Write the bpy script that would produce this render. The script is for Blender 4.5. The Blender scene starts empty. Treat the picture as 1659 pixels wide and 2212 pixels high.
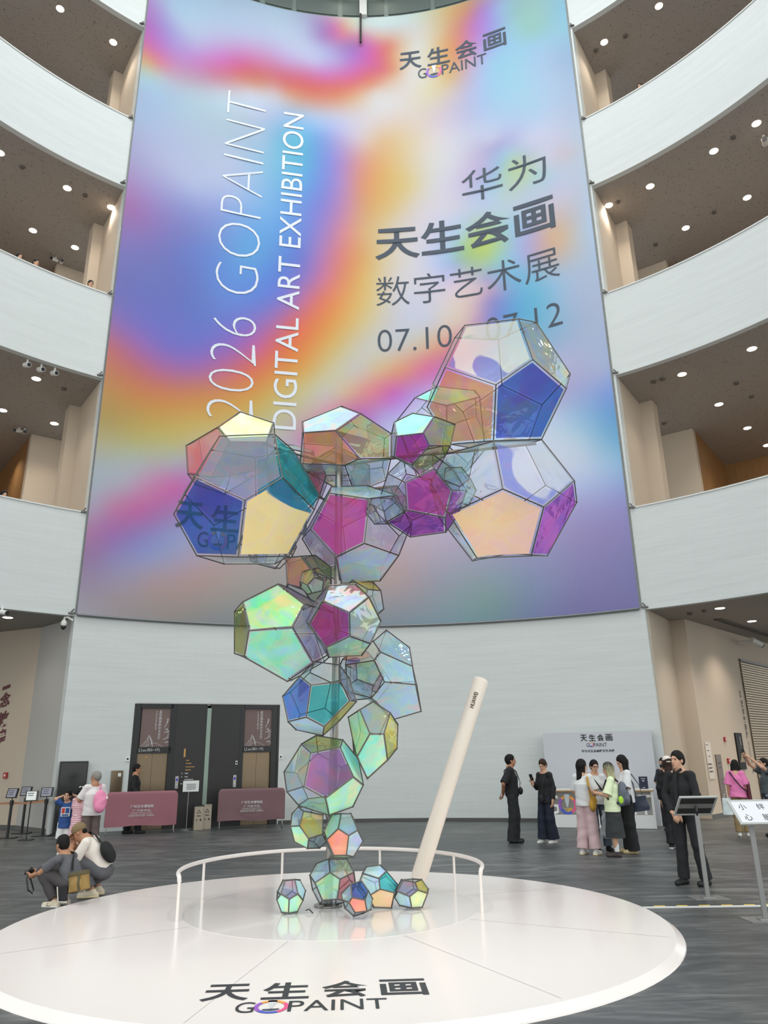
import bpy, bmesh, math, random
import numpy as np
from mathutils import Vector, Matrix

SC = bpy.context.scene
COL = SC.collection
random.seed(7)

# ------------------------------------------------------------------ camera
CAM_H = 1.75
cam_data = bpy.data.cameras.new('camera')
cam_data.sensor_fit = 'VERTICAL'
cam_data.sensor_height = 36.0
cam_data.lens = 1601.65 / 2212.0 * 36.0
cam_data.clip_start = 0.05
cam_data.clip_end = 300
cam = bpy.data.objects.new('camera', cam_data)
COL.objects.link(cam)
cam.matrix_world = Matrix(((0.99989404, 0.01455739, 0.0, 0.0),
                           (0.00456954, -0.31386495, -0.94945664, 0.0),
                           (-0.01382161, 0.94935603, -0.31389821, CAM_H),
                           (0, 0, 0, 1)))
SC.camera = cam

# ------------------------------------------------------------------ colour management, light
SC.view_settings.view_transform = 'Standard'
SC.view_settings.look = 'None'
SC.view_settings.gamma = 1.0
SC.view_settings.use_curve_mapping = False
SC.view_settings.exposure = 0.64
try:
    SC.cycles.max_bounces = 14
    SC.cycles.transparent_max_bounces = 40
    SC.cycles.diffuse_bounces = 5
    SC.cycles.glossy_bounces = 4
    SC.cycles.caustics_reflective = False
    SC.cycles.caustics_refractive = False
    SC.cycles.sample_clamp_indirect = 6.0
except Exception:
    pass

world = bpy.data.worlds.new('daylight')
SC.world = world
world.use_nodes = True
wn = world.node_tree
wn.nodes.clear()
w_out = wn.nodes.new('ShaderNodeOutputWorld')
w_bg = wn.nodes.new('ShaderNodeBackground')
w_tc = wn.nodes.new('ShaderNodeTexCoord')
w_sep = wn.nodes.new('ShaderNodeSeparateXYZ')
w_ramp = wn.nodes.new('ShaderNodeValToRGB')
w_mr = wn.nodes.new('ShaderNodeMapRange')
w_mr.inputs['From Min'].default_value = -1
wn.links.new(w_tc.outputs['Generated'], w_sep.inputs[0])
wn.links.new(w_sep.outputs['Z'], w_mr.inputs['Value'])
wn.links.new(w_mr.outputs[0], w_ramp.inputs['Fac'])
wn.links.new(w_ramp.outputs[0], w_bg.inputs['Color'])
wn.links.new(w_bg.outputs[0], w_out.inputs['Surface'])
cr = w_ramp.color_ramp
cr.elements[0].position = 0.0;  cr.elements[0].color = (0.5, 0.5, 0.5, 1)
cr.elements[1].position = 1.0;  cr.elements[1].color = (1.1, 1.18, 1.18, 1)
e = cr.elements.new(0.49); e.color = (1.0, 1.02, 1.02, 1)
e = cr.elements.new(0.62); e.color = (1.05, 1.10, 1.10, 1)
w_bg.inputs['Strength'].default_value = 1.0

def area_light(name, loc, size, energy, color, direction=(0, 0, -1), spread=180):
    d = bpy.data.lights.new(name, 'AREA')
    d.shape = 'DISK'; d.size = size; d.energy = energy; d.color = color
    d.spread = math.radians(spread)
    o = bpy.data.objects.new(name, d); COL.objects.link(o)
    o.location = loc
    o.rotation_euler = Vector(direction).to_track_quat('-Z', 'Y').to_euler()
    return o

def spot(name, loc, target, energy, color, angle, radius=0.12, blend=0.6):
    d = bpy.data.lights.new(name, 'SPOT')
    d.energy = energy; d.color = color; d.spot_size = math.radians(angle)
    d.spot_blend = blend; d.shadow_soft_size = radius
    o = bpy.data.objects.new(name, d); COL.objects.link(o)
    o.location = loc
    v = Vector(target) - Vector(loc)
    o.rotation_euler = v.to_track_quat('-Z', 'Y').to_euler()
    return o

# daylight falling through the round skylight over the hall
area_light('skylight', (-0.46, 9.2, 34.0), 19.0, 1700, (0.93, 1.0, 1.0))
# warm stage lights under the roof, aimed at the round platform
spot('stage_light', (-5.0, 1.5, 29.0), (-0.6, 9.3, 0.5), 2300, (1.0, 0.9, 0.84), 17, 0.35, 0.7)
spot('stage_light', (4.5, 2.5, 29.0), (-0.6, 9.3, 0.5), 2300, (1.0, 0.9, 0.84), 17, 0.35, 0.7)

# ------------------------------------------------------------------ geometry of the hall
CX, CY, R = -0.464, 9.214, 13.675
AZ_L, AZ_R = -36.25, 34.25          # where the closed wall meets the open galleries

def pol(rho, az, z=0.0):
    a = math.radians(az)
    return Vector((CX + rho * math.sin(a), CY + rho * math.cos(a), z))

def uz(u, z, off=0.0):              # a point on the drum wall: u metres along it, z up, off inward
    return pol(R - off, math.degrees(u / R), z)

# ------------------------------------------------------------------ helpers: objects
WL = {}
def link(name, data, parent=None, origin=None):
    o = bpy.data.objects.new(name, data)
    COL.objects.link(o)
    og = Vector(origin) if origin is not None else Vector((0, 0, 0))
    if parent is not None:
        o.parent = parent
        o.location = og - WL[parent.name]
    else:
        o.location = og
    WL[o.name] = og
    return o

def tag(o, label=None, cat=None, group=None, kind=None):
    if label: o['label'] = label
    if cat: o['category'] = cat
    if group: o['group'] = group
    if kind: o['kind'] = kind
    return o

def empty(name, loc, label=None, cat=None, group=None):
    o = link(name, None, None, loc)
    o.empty_display_size = 0.1
    return tag(o, label, cat, group)

class MB:
    """collects faces, then links them as one mesh object"""
    def __init__(s):
        s.v = []; s.f = []; s.m = []
    def add(s, vs, fs, mi=0):
        b = len(s.v)
        s.v += [Vector(v) for v in vs]
        s.f += [[b + i for i in f] for f in fs]
        s.m += [mi] * len(fs)
        return s
    def box(s, c, size, rot=None, mi=0, bev=0.0):
        hx, hy, hz = size[0] / 2, size[1] / 2, size[2] / 2
        M = rot if rot is not None else Matrix.Identity(3)
        c = Vector(c)
        if bev > 0:
            bm = bmesh.new()
            bmesh.ops.create_cube(bm, size=1.0)
            for v in bm.verts: v.co = Vector((v.co.x * size[0], v.co.y * size[1], v.co.z * size[2]))
            bmesh.ops.bevel(bm, geom=bm.edges[:], offset=bev, segments=2, affect='EDGES', profile=0.5)
            bm.verts.index_update()
            s.add([c + M @ v.co for v in bm.verts], [[v.index for v in f.verts] for f in bm.faces], mi)
            bm.free()
            return s
        vs = [c + M @ Vector((x, y, z)) for x in (-hx, hx) for y in (-hy, hy) for z in (-hz, hz)]
        return s.add(vs, [(0, 1, 3, 2), (4, 6, 7, 5), (0, 4, 5, 1), (2, 3, 7, 6), (0, 2, 6, 4), (1, 5, 7, 3)], mi)
    def tube(s, pts, r, n=10, mi=0, cap=True, closed=False):
        pts = [Vector(p) for p in pts]
        rs = r if isinstance(r, (list, tuple)) else [r] * len(pts)
        N = len(pts); b = len(s.v); prev = None
        for i, p in enumerate(pts):
            if closed: d = pts[(i + 1) % N] - pts[i - 1]
            else: d = pts[min(i + 1, N - 1)] - pts[max(i - 1, 0)]
            d.normalize()
            if prev is None:
                a = Vector((0, 0, 1)) if abs(d.z) < 0.9 else Vector((1, 0, 0))
                x = d.cross(a).normalized()
            else:
                x = (prev - d * prev.dot(d)).normalized()
            prev = x
            y = d.cross(x)
            for k in range(n):
                t = 2 * math.pi * k / n
                s.v.append(p + (x * math.cos(t) + y * math.sin(t)) * rs[i])
        for i in range(N if closed else N - 1):
            j = (i + 1) % N
            for k in range(n):
                k2 = (k + 1) % n
                s.f.append([b + i * n + k, b + i * n + k2, b + j * n + k2, b + j * n + k]); s.m.append(mi)
        if cap and not closed:
            s.f.append([b + k for k in range(n)][::-1]); s.m.append(mi)
            s.f.append([b + (N - 1) * n + k for k in range(n)]); s.m.append(mi)
        return s
    def lathe(s, c, prof, n=32, mi=0, axis=None):
        c = Vector(c)
        M = axis if axis is not None else Matrix.Identity(3)
        b = len(s.v)
        for (r, z) in prof:
            for k in range(n):
                t = 2 * math.pi * k / n
                s.v.append(c + M @ Vector((r * math.cos(t), r * math.sin(t), z)))
        for i in range(len(prof) - 1):
            for k in range(n):
                k2 = (k + 1) % n
                s.f.append([b + i * n + k, b + i * n + k2, b + (i + 1) * n + k2, b + (i + 1) * n + k]); s.m.append(mi)
        s.f.append([b + k for k in range(n)][::-1]); s.m.append(mi)
        s.f.append([b + (len(prof) - 1) * n + k for k in range(n)]); s.m.append(mi)
        return s
    def poly(s, pts, mi=0):
        return s.add(pts, [list(range(len(pts)))], mi)
    def prism(s, pts, d, mi=0):
        """closed outline pts (3D, planar) pushed along vector d"""
        n = len(pts); pts = [Vector(p) for p in pts]; d = Vector(d)
        vs = pts + [p + d for p in pts]
        fs = [list(range(n))[::-1], list(range(n, 2 * n))]
        fs += [[i, (i + 1) % n, n + (i + 1) % n, n + i] for i in range(n)]
        return s.add(vs, fs, mi)
    def sector(s, r0, r1, a0, a1, z0, z1, n=None, mi=0):
        n = n or max(2, int(abs(a1 - a0) / 1.5))
        vs = []
        for i in range(n + 1):
            a = a0 + (a1 - a0) * i / n
            vs += [pol(r0, a, z0), pol(r1, a, z0), pol(r1, a, z1), pol(r0, a, z1)]
        fs = []
        for i in range(n):
            p, q = i * 4, i * 4 + 4
            for k in range(4):
                k2 = (k + 1) % 4
                fs.append([p + k, p + k2, q + k2, q + k])
        fs += [[0, 3, 2, 1], [n * 4 + k for k in range(4)]]
        return s.add(vs, fs, mi)
    def build(s, name, mats, parent=None, smooth=False, origin=None, angle=None):
        me = bpy.data.meshes.new(name)
        lo = Vector([min(v[i] for v in s.v) for i in range(3)]); hi = Vector([max(v[i] for v in s.v) for i in range(3)])
        og = Vector(origin) if origin is not None else Vector(((lo.x + hi.x) / 2, (lo.y + hi.y) / 2, lo.z))
        me.from_pydata([v - og for v in s.v], [], s.f)
        if not isinstance(mats, (list, tuple)): mats = [mats]
        for m in mats: me.materials.append(m)
        me.polygons.foreach_set('material_index', s.m)
        if smooth:
            me.polygons.foreach_set('use_smooth', [True] * len(s.f))
            if angle:
                try: me.set_sharp_from_angle(angle=math.radians(angle))
                except Exception: pass
        me.update()
        return link(name, me, parent, og)

def frame_to(d, up=(0, 0, 1)):
    """3x3 with columns x, y, z: z along d"""
    z = Vector(d).normalized(); u = Vector(up)
    if abs(z.dot(u)) > 0.98: u = Vector((0, 1, 0))
    x = u.cross(z).normalized(); y = z.cross(x)
    return Matrix((x, y, z)).transposed()

def wallframe(P, u):
    """columns: along the wall, out of it (towards the left normal), up"""
    u = Vector((u[0], u[1], 0)).normalized()
    return Matrix((u, Vector((0, 0, 1)).cross(u), Vector((0, 0, 1)))).transposed()

# ------------------------------------------------------------------ helpers: materials
MAT = {}
def lin(c):
    return tuple(((v / 255) / 12.92 if v / 255 <= 0.04045 else ((v / 255 + 0.055) / 1.055) ** 2.4) for v in c) + (1,)

def mat(name, col, rough=0.5, metal=0.0, emit=None, estr=0.0, alpha=1.0, spec=0.5, noise=None, bump=None, coat=0.0, trans=0.0, srgb=True):
    """noise=(scale, amount, stretch xyz) darkens and lightens the colour; bump=(scale, strength, stretch)"""
    if name in MAT: return MAT[name]
    m = bpy.data.materials.new(name); m.use_nodes = True
    nt = m.node_tree; b = nt.nodes['Principled BSDF']
    c = lin(col) if srgb else tuple(col) + (1,)
    b.inputs['Base Color'].default_value = c
    b.inputs['Roughness'].default_value = rough
    b.inputs['Metallic'].default_value = metal
    b.inputs['Specular IOR Level'].default_value = spec
    b.inputs['Coat Weight'].default_value = coat
    b.inputs['Transmission Weight'].default_value = trans
    b.inputs['Alpha'].default_value = alpha
    if emit:
        b.inputs['Emission Color'].default_value = lin(emit); b.inputs['Emission Strength'].default_value = estr
    if noise or bump:
        tc = nt.nodes.new('ShaderNodeTexCoord')
    if noise:
        mp = nt.nodes.new('ShaderNodeMapping'); nz = nt.nodes.new('ShaderNodeTexNoise'); rp = nt.nodes.new('ShaderNodeValToRGB')
        mp.inputs['Scale'].default_value = noise[2] if len(noise) > 2 else (1, 1, 1)
        nz.inputs['Scale'].default_value = noise[0]; nz.inputs['Detail'].default_value = 5
        a = noise[1]
        rp.color_ramp.elements[0].position = 0.3; rp.color_ramp.elements[1].position = 0.7
        rp.color_ramp.elements[0].color = tuple(max(0, v * (1 - a)) for v in c[:3]) + (1,)
        rp.color_ramp.elements[1].color = tuple(min(1, v * (1 + a)) for v in c[:3]) + (1,)
        nt.links.new(tc.outputs['Object'], mp.inputs['Vector']); nt.links.new(mp.outputs[0], nz.inputs['Vector'])
        nt.links.new(nz.outputs['Fac'], rp.inputs['Fac']); nt.links.new(rp.outputs[0], b.inputs['Base Color'])
    if bump:
        mp = nt.nodes.new('ShaderNodeMapping'); nz = nt.nodes.new('ShaderNodeTexNoise'); bp = nt.nodes.new('ShaderNodeBump')
        mp.inputs['Scale'].default_value = bump[2] if len(bump) > 2 else (1, 1, 1)
        nz.inputs['Scale'].default_value = bump[0]; nz.inputs['Detail'].default_value = 4
        bp.inputs['Strength'].default_value = bump[1]; bp.inputs['Distance'].default_value = 0.02
        nt.links.new(tc.outputs['Object'], mp.inputs['Vector']); nt.links.new(mp.outputs[0], nz.inputs['Vector'])
        nt.links.new(nz.outputs['Fac'], bp.inputs['Height']); nt.links.new(bp.outputs[0], b.inputs['Normal'])
    MAT[name] = m
    return m

def emat(name, col, strength):
    if name in MAT: return MAT[name]
    m = bpy.data.materials.new(name); m.use_nodes = True
    nt = m.node_tree; nt.nodes.clear()
    o = nt.nodes.new('ShaderNodeOutputMaterial'); e = nt.nodes.new('ShaderNodeEmission')
    e.inputs['Color'].default_value = lin(col); e.inputs['Strength'].default_value = strength
    nt.links.new(e.outputs[0], o.inputs['Surface'])
    MAT[name] = m
    return m

# ------------------------------------------------------------------ helpers: lettering
def text_mesh(body, bold=0.0, space=1.0):
    """2D outline of the words as (verts, faces), fitted to the unit box"""
    c = bpy.data.curves.new('lettering', 'FONT'); c.body = body; c.offset = bold; c.space_character = space
    c.resolution_u = 4
    o = bpy.data.objects.new('lettering', c); COL.objects.link(o)
    me = bpy.data.meshes.new_from_object(o.evaluated_get(bpy.context.evaluated_depsgraph_get()))
    vs = np.array([v.co[:2] for v in me.vertices]); fs = [list(p.vertices) for p in me.polygons]
    bpy.data.objects.remove(o); bpy.data.curves.remove(c); bpy.data.meshes.remove(me)
    lo, hi = vs.min(0), vs.max(0)
    vs = (vs - lo) / (hi - lo)
    return vs, fs

def text_at(mb, body, f, w, hh, bold=0.0, mi=0, space=1.0):
    """f(x, y) -> point for x in 0..w, y in 0..hh"""
    vs, fs = text_mesh(body, bold, space)
    mb.add([f(v[0] * w, v[1] * hh) for v in vs], fs, mi)
    return mb

def text_words(body, f, w, hh, bold, name, m, parent):
    """a line of words, each word a mesh of its own; same mapping as text_at"""
    vs, fs = text_mesh(body, bold)
    n = len(vs); lab = list(range(n))
    def root(i):
        while lab[i] != i: lab[i] = lab[lab[i]]; i = lab[i]
        return i
    for fc in fs:
        for a in fc[1:]: lab[root(a)] = root(fc[0])
    comp = {}
    for i in range(n): comp.setdefault(root(i), []).append(i)
    iv = sorted((min(vs[i][0] for i in c), max(vs[i][0] for i in c), k) for k, c in comp.items())
    gaps = []; hi = iv[0][1]
    for j in range(1, len(iv)):
        gaps.append((iv[j][0] - hi, j)); hi = max(hi, iv[j][1])
    cuts = sorted(j for g, j in sorted(gaps, reverse=True)[:body.count(' ')]) + [len(iv)]
    st = 0; out = []
    for c in cuts:
        keep = {k for _, _, k in iv[st:c]}; st = c
        ff = [fc for fc in fs if root(fc[0]) in keep]
        used = sorted({i for fc in ff for i in fc}); ix = {v: k for k, v in enumerate(used)}
        mb = MB(); mb.add([f(vs[i][0] * w, vs[i][1] * hh) for i in used], [[ix[i] for i in fc] for fc in ff])
        out.append(mb.build(name, m, parent))
    return out

# ================================================================== THE HALL
def wall_mat():
    m = mat('white_plaster', (206, 210, 208), 0.75, bump=(1.2, 0.25, (0.6, 0.6, 9)), noise=(1.1, 0.035, (0.5, 0.5, 5)))
    return m
M_WALL = wall_mat()
M_BEIGE = mat('beige_paint', (196, 182, 164), 0.8)
M_GREYPAINT = mat('grey_paint', (178, 176, 172), 0.85)
M_DARKBASE = mat('dark_skirting', (78, 78, 74), 0.5)
M_WOOD = mat('honey_wood', (150, 112, 70), 0.45, noise=(2.5, 0.12, (6, 6, 0.6)))
M_TRIM = mat('white_trim', (214, 214, 210), 0.5)

def perforated():
    m = bpy.data.materials.new('perforated_ceiling'); m.use_nodes = True
    nt = m.node_tree; b = nt.nodes['Principled BSDF']; b.inputs['Roughness'].default_value = 0.9
    tc = nt.nodes.new('ShaderNodeTexCoord'); v = nt.nodes.new('ShaderNodeTexVoronoi')
    v.inputs['Scale'].default_value = 13; v.inputs['Randomness'].default_value = 1
    n = nt.nodes.new('ShaderNodeTexNoise'); n.inputs['Scale'].default_value = 5
    ad = nt.nodes.new('ShaderNodeMath'); ad.operation = 'MULTIPLY'
    rp = nt.nodes.new('ShaderNodeValToRGB'); rp.color_ramp.interpolation = 'LINEAR'
    rp.color_ramp.elements[0].position = 0.07; rp.color_ramp.elements[0].color = lin((112, 106, 100))
    rp.color_ramp.elements[1].position = 0.115; rp.color_ramp.elements[1].color = lin((160, 153, 146))
    nt.links.new(tc.outputs['Object'], v.inputs['Vector']); nt.links.new(tc.outputs['Object'], n.inputs['Vector'])
    nt.links.new(v.outputs['Distance'], ad.inputs[0]); nt.links.new(n.outputs['Fac'], ad.inputs[1])
    nt.links.new(ad.outputs[0], rp.inputs['Fac']); nt.links.new(rp.outputs[0], b.inputs['Base Color'])
    return m
M_CEIL = perforated()
M_CEILP = mat('smooth_ceiling', (160, 154, 147), 0.9)

def floor_mat():
    m = bpy.data.materials.new('grey_streaked_boards'); m.use_nodes = True
    nt = m.node_tree; b = nt.nodes['Principled BSDF']
    L = nt.links.new
    tc = nt.nodes.new('ShaderNodeTexCoord')
    def noise(scale, sx, sy, det=5, dist=0.0):
        mp = nt.nodes.new('ShaderNodeMapping'); mp.inputs['Scale'].default_value = (sx, sy, 1)
        mp.inputs['Rotation'].default_value = (0, 0, math.radians(4))
        n = nt.nodes.new('ShaderNodeTexNoise'); n.inputs['Scale'].default_value = scale
        n.inputs['Detail'].default_value = det; n.inputs['Distortion'].default_value = dist
        L(tc.outputs['Object'], mp.inputs['Vector']); L(mp.outputs[0], n.inputs['Vector'])
        return n.outputs['Fac']
    n1 = noise(0.9, 0.7, 2.2, 8, 2.2); n2 = noise(2.4, 0.8, 4.0, 7, 1.4); n3 = noise(0.25, 1, 1, 2)
    br = nt.nodes.new('ShaderNodeTexBrick')
    br.inputs['Scale'].default_value = 1.0; br.inputs['Brick Width'].default_value = 1.6; br.inputs['Row Height'].default_value = 0.3
    br.inputs['Mortar Size'].default_value = 0.004; br.inputs['Color1'].default_value = (0.42, 0.42, 0.42, 1); br.inputs['Color2'].default_value = (0.58, 0.58, 0.58, 1)
    br.inputs['Mortar'].default_value = (0.36, 0.36, 0.36, 1)
    L(tc.outputs['Object'], br.inputs['Vector'])
    def mix(a, bb, f):
        x = nt.nodes.new('ShaderNodeMix'); x.data_type = 'FLOAT'
        x.inputs[0].default_value = f
        L(a, x.inputs[2]); L(bb, x.inputs[3]); return x.outputs[0]
    bw = nt.nodes.new('ShaderNodeRGBToBW'); L(br.outputs['Color'], bw.inputs[0])
    v = mix(mix(n1, n2, 0.4), bw.outputs[0], 0.3)
    v = mix(v, n3, 0.15)
    rp = nt.nodes.new('ShaderNodeValToRGB')
    rp.color_ramp.elements[0].position = 0.36; rp.color_ramp.elements[0].color = lin((50, 53, 53))
    rp.color_ramp.elements[1].position = 0.66; rp.color_ramp.elements[1].color = lin((132, 132, 129))
    e = rp.color_ramp.elements.new(0.5); e.color = lin((78, 81, 81))
    L(v, rp.inputs['Fac']); L(rp.outputs[0], b.inputs['Base Color'])
    b.inputs['Roughness'].default_value = 0.42
    bp = nt.nodes.new('ShaderNodeBump'); bp.inputs['Strength'].default_value = 0.12; bp.inputs['Distance'].default_value = 0.02
    L(v, bp.inputs['Height']); L(bp.outputs[0], b.inputs['Normal'])
    return m

def struct(name, mb, m, label, cat='wall', smooth=False):
    o = mb.build(name, m, smooth=smooth, angle=40 if smooth else None)
    return tag(o, label, cat, kind='structure')

struct('floor', MB().box((0, 16, -0.15), (70, 56, 0.3)), floor_mat(), 'grey streaked wood-look floor of the round atrium', 'floor')
struct('wall_back', MB().sector(R, R + 0.35, AZ_L, AZ_R, 3.27, 31.02, n=60), M_WALL, 'tall curved white plaster wall behind the printed banner')
struct('wall_back', MB().sector(R, R + 0.35, AZ_L, -28.25, 0, 3.27, n=8), M_WALL, 'foot of the curved white wall left of the lifts')
struct('wall_back', MB().sector(R, R + 0.35, -11.4, AZ_R, 0, 3.27, n=36), M_WALL, 'foot of the curved white wall between lifts and counter')
g = MB().sector(R, R + 0.35, -60, 60, 31.02, 33.2, n=60)
M_ROOFG = mat('roof_grey', (118, 130, 126), 0.8)
M_ROOFP = mat('roof_panel_grey', (96, 106, 102), 0.8)
struct('wall_back.001', g, M_ROOFG, 'grey curved wall band above the top edge of the banner')
pan = [(-33, -26.2), (-25.2, -18.4), (-17.4, -12.9), (-12.0, -4.9), (-4.0, -0.9), (0.4, 3.2), (4.0, 11.3), (12.2, 18.2), (19.2, 26.0), (27, 33)]
for i, (a, b) in enumerate(pan):
    o = MB().sector(R - 0.05, R - 0.003, a, b, 31.1, 31.95).build('wall_panel', M_ROOFP)
    tag(o, 'flat grey panel above the banner top, %s of the row counted from the left' % ['1st', '2nd', '3rd', '4th', '5th', '6th', '7th', '8th', '9th', '10th'][i], 'wall panel', 'grey panels above the banner', 'structure')
struct('ceiling', MB().sector(9.9, R + 13, -180, 180, 33.2, 33.6, n=90), M_ROOFG, 'grey roof soffit ring around the round skylight', 'ceiling')
o = MB().box(pol(R - 0.12, -0.42, 31.9), (0.3, 0.2, 1.9), wallframe((0, 0), (1, 0, 0))).build('trim_1', M_TRIM)
tag(o, 'white upright post above the middle of the banner', 'post', kind='structure')
MB_ = MB().tube([pol(R - 0.2, -0.88, 31.0), pol(R - 0.2, -0.9, 29.42)], 0.045, 8)
MB_.tube([pol(R - 0.02, -0.88, 31.02), pol(R - 0.2, -0.88, 31.02)], 0.03, 8)
o = MB_.build('hanging_rod', mat('dark_steel', (70, 70, 74), 0.35, 0.8))
tag(o, 'thin dark rod hanging over the top middle of the banner', 'rod')

# --- open galleries: parapet bands, floor slabs, end walls, columns
LEVELS = [('lowest', 5.57, 8.53), ('middle', 12.90, 15.81), ('upper', 20.13, 22.99), ('topmost', 27.34, 31.0)]
for lv, zb, zt in LEVELS:
    for side, a0, a1 in (('left', -84, AZ_L), ('right', AZ_R, 82)):
        struct('wall_' + side, MB().sector(R, R + 0.2, a0, a1, zb - 0.01, zt), M_WALL,
               'curved white parapet band of the %s gallery on the %s' % (lv, side), 'parapet')
        if lv != 'topmost':
            o = MB().sector(R - 0.03, R + 0.23, a0, a1, zt + 0.001, zt + 0.04).build('trim_2', M_TRIM)
            tag(o, 'thin white coping on the %s gallery parapet, %s side' % (lv, side), 'coping', kind='structure')
        cm = M_CEILP if lv == 'lowest' else M_CEIL
        struct('ceiling', MB().sector(R + 0.01, R + 13, a0, a1, zb - 0.004, zb + 1.8).sector(R + 0.36, R + 13, *((AZ_L - 0.02, -28) if side == 'left' else (26, AZ_R + 0.02)), zb - 0.004, zb + 1.8), cm,
               'grey brown ceiling slab under the %s gallery on the %s' % (lv, side), 'ceiling')

def seg_wall(name, P, Q, z0, z1, th, m, label):
    """upright wall from P to Q (plan), thickness th to the left of the walk"""
    P = Vector((P[0], P[1], 0)); Q = Vector((Q[0], Q[1], 0))
    u = (Q - P).normalized(); n = Vector((-u.y, u.x, 0)) * th
    pts = [P, Q, Q + n, P + n]
    return struct(name, MB().prism([p + Vector((0, 0, z0)) for p in pts], (0, 0, z1 - z0)), m, label)

for i, (lv, zf, zc) in enumerate((('lowest', 7.37, 12.9), ('middle', 14.7, 20.13), ('upper', 21.93, 27.34))):
    zf += 0.02
    # right side
    struct('wall_right', MB().sector(R + 0.35, 16.15, 33.4, AZ_R + 0.05, zf, zc), M_BEIGE, 'beige end wall of the %s gallery beside the banner wall, right side' % lv)
    struct('wall_right', MB().sector(16.1, 16.65, 34.0, 35.8, zf, zc), M_BEIGE, 'square beige column inside the %s gallery on the right' % lv, 'column')
    struct('wall_right', MB().sector(19.3, 19.6, 31.0, 37.2, zf, zc), M_BEIGE, 'pale back wall behind the column of the %s gallery on the right' % lv)
    struct('wall_right', MB().sector(19.62, 23.9, 36.6, 37.2, zf, zc), M_WOOD, 'honey wood wall deep inside the %s gallery on the right' % lv)
    struct('wall_right', MB().sector(23.9, 24.2, 36.6, 75, zf, zc), M_WOOD, 'wood panelled far wall of the %s gallery on the right' % lv)
    # left side
    struct('wall_left', MB().sector(R + 0.35, 16.15, AZ_L - 0.05, -35.2, zf, zc), M_BEIGE, 'beige end wall of the %s gallery beside the banner wall, left side' % lv)
    struct('wall_left', MB().sector(16.1, 16.6, -37.5, -35.6, zf, zc), M_BEIGE, 'square beige column inside the %s gallery on the left' % lv, 'column')
    struct('wall_left', MB().sector(19.3, 19.6, -38.8, -33.0, zf, zc), M_BEIGE, 'pale back wall behind the column of the %s gallery on the left' % lv)
    struct('wall_left', MB().sector(19.62, 23.9, -38.8, -38.2, zf, zc), M_WOOD, 'honey wood wall deep inside the %s gallery on the left' % lv)
    struct('wall_left', MB().sector(23.9, 24.2, -76, -38.2, zf, zc), M_WOOD, 'wood panelled far wall of the %s gallery on the left' % lv)

# ground floor side rooms
RW0, RW1 = Vector((8.98, 22.21, 0)), Vector((16.5, 30.22, 0))
seg_wall('wall_right', (7.35, 20.62), (8.64, 22.5), 0, 5.57, 0.25, M_BEIGE, 'beige end wall at ground level right of the white curved wall')
seg_wall('wall_right', (8.64, 22.5), (8.98, 22.21), 0, 5.57, 0.25, M_BEIGE, 'narrow beige pier before the long signposted wall on the right')
seg_wall('wall_right', RW0, RW1, 0, 5.57, 0.25, M_BEIGE, 'long beige wall with notices and roller shutter at ground level right')
seg_wall('wall_left', (-10.26, 22.04), (-8.80, 20.68), 0, 5.57, 0.25, M_GREYPAINT, 'grey side wall at ground level left of the white curved wall')
seg_wall('wall_left', (-17.5, 25.2), (-10.26, 22.04), 0, 5.57, 0.25, M_BEIGE, 'beige wall with dark red calligraphy at the far left')
# skirting
def skirt(name, P, Q, label):
    P = Vector((P[0], P[1], 0)); Q = Vector((Q[0], Q[1], 0)); u = (Q - P).normalized(); n = Vector((u.y, -u.x, 0)) * 0.012
    o = MB().prism([P, Q, Q + n, P + n], (0, 0, 0.11)).build(name, M_DARKBASE)
    tag(o, label, 'skirting', kind='structure')
skirt('baseboard_right', RW0, RW1, 'dark skirting along the long beige wall on the right')
skirt('baseboard_left', (-10.26, 22.04), (-8.86, 20.74), 'dark skirting under the grey side wall on the left')
skirt('baseboard_left', (-17.5, 25.2), (-10.26, 22.04), 'dark skirting under the calligraphy wall on the left')
o = MB().sector(R - 0.02, R - 0.002, -11.2, AZ_R, 0.0, 0.09, n=40).build('baseboard_back', M_DARKBASE)
tag(o, 'dark skirting along the foot of the curved white wall', 'skirting', kind='structure')

# --- recessed ceiling lights
M_LAMP = emat('lamp_glow', (255, 244, 226), 14)
M_RING = mat('lamp_ring', (225, 220, 210), 0.4)
def downlight(p, zc, label, energy=120):
    t = empty('ceiling_light', (p[0], p[1], zc), label, 'ceiling light', 'round recessed ceiling lights')
    MB().lathe((p[0], p[1], zc - 0.012), [(0.15, 0), (0.15, 0.016)], 20).build('trim_ring', M_RING, t)
    MB().lathe((p[0], p[1], zc - 0.018), [(0.0, 0), (0.125, 0.002), (0.125, 0.012)], 20).build('diffuser', M_LAMP, t)
    spot('downlight', (p[0], p[1], zc - 0.04), (p[0], p[1], 0), energy, (1.0, 0.89, 0.76), 120, 0.12, 0.8)
rows = {14.95: 'front row', 17.9: 'second row', 20.6: 'third row', 22.8: 'fourth row'}
LIGHTS = {
    ('topmost', 'left', 27.34): [(14.95, -46.6), (14.95, -39.1)], ('topmost', 'right', 27.34): [(14.95, 37.3), (14.95, 45.4)],
    ('upper', 'left', 20.13): [(14.95, -50.6), (14.95, -42.3), (17.9, -42.8), (14.95, -36.6), (17.9, -38.0)],
    ('upper', 'right', 20.13): [(14.95, 54.1), (14.95, 48.8), (14.95, 40.5), (14.95, 34.9), (17.9, 41.0), (17.9, 48.0)],
    ('middle', 'left', 12.9): [(14.95, -42.6), (17.9, -42.9), (17.9, -37.6)],
    ('middle', 'right', 12.9): [(14.95, 40.8), (14.95, 48.8), (17.9, 41.3), (20.6, 41.6), (22.8, 41.7)],
    ('lowest', 'left', 5.57): [(14.95, -41.9)], ('lowest', 'right', 5.57): [(14.95, 40.9), (17.9, 40.9)]}
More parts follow.
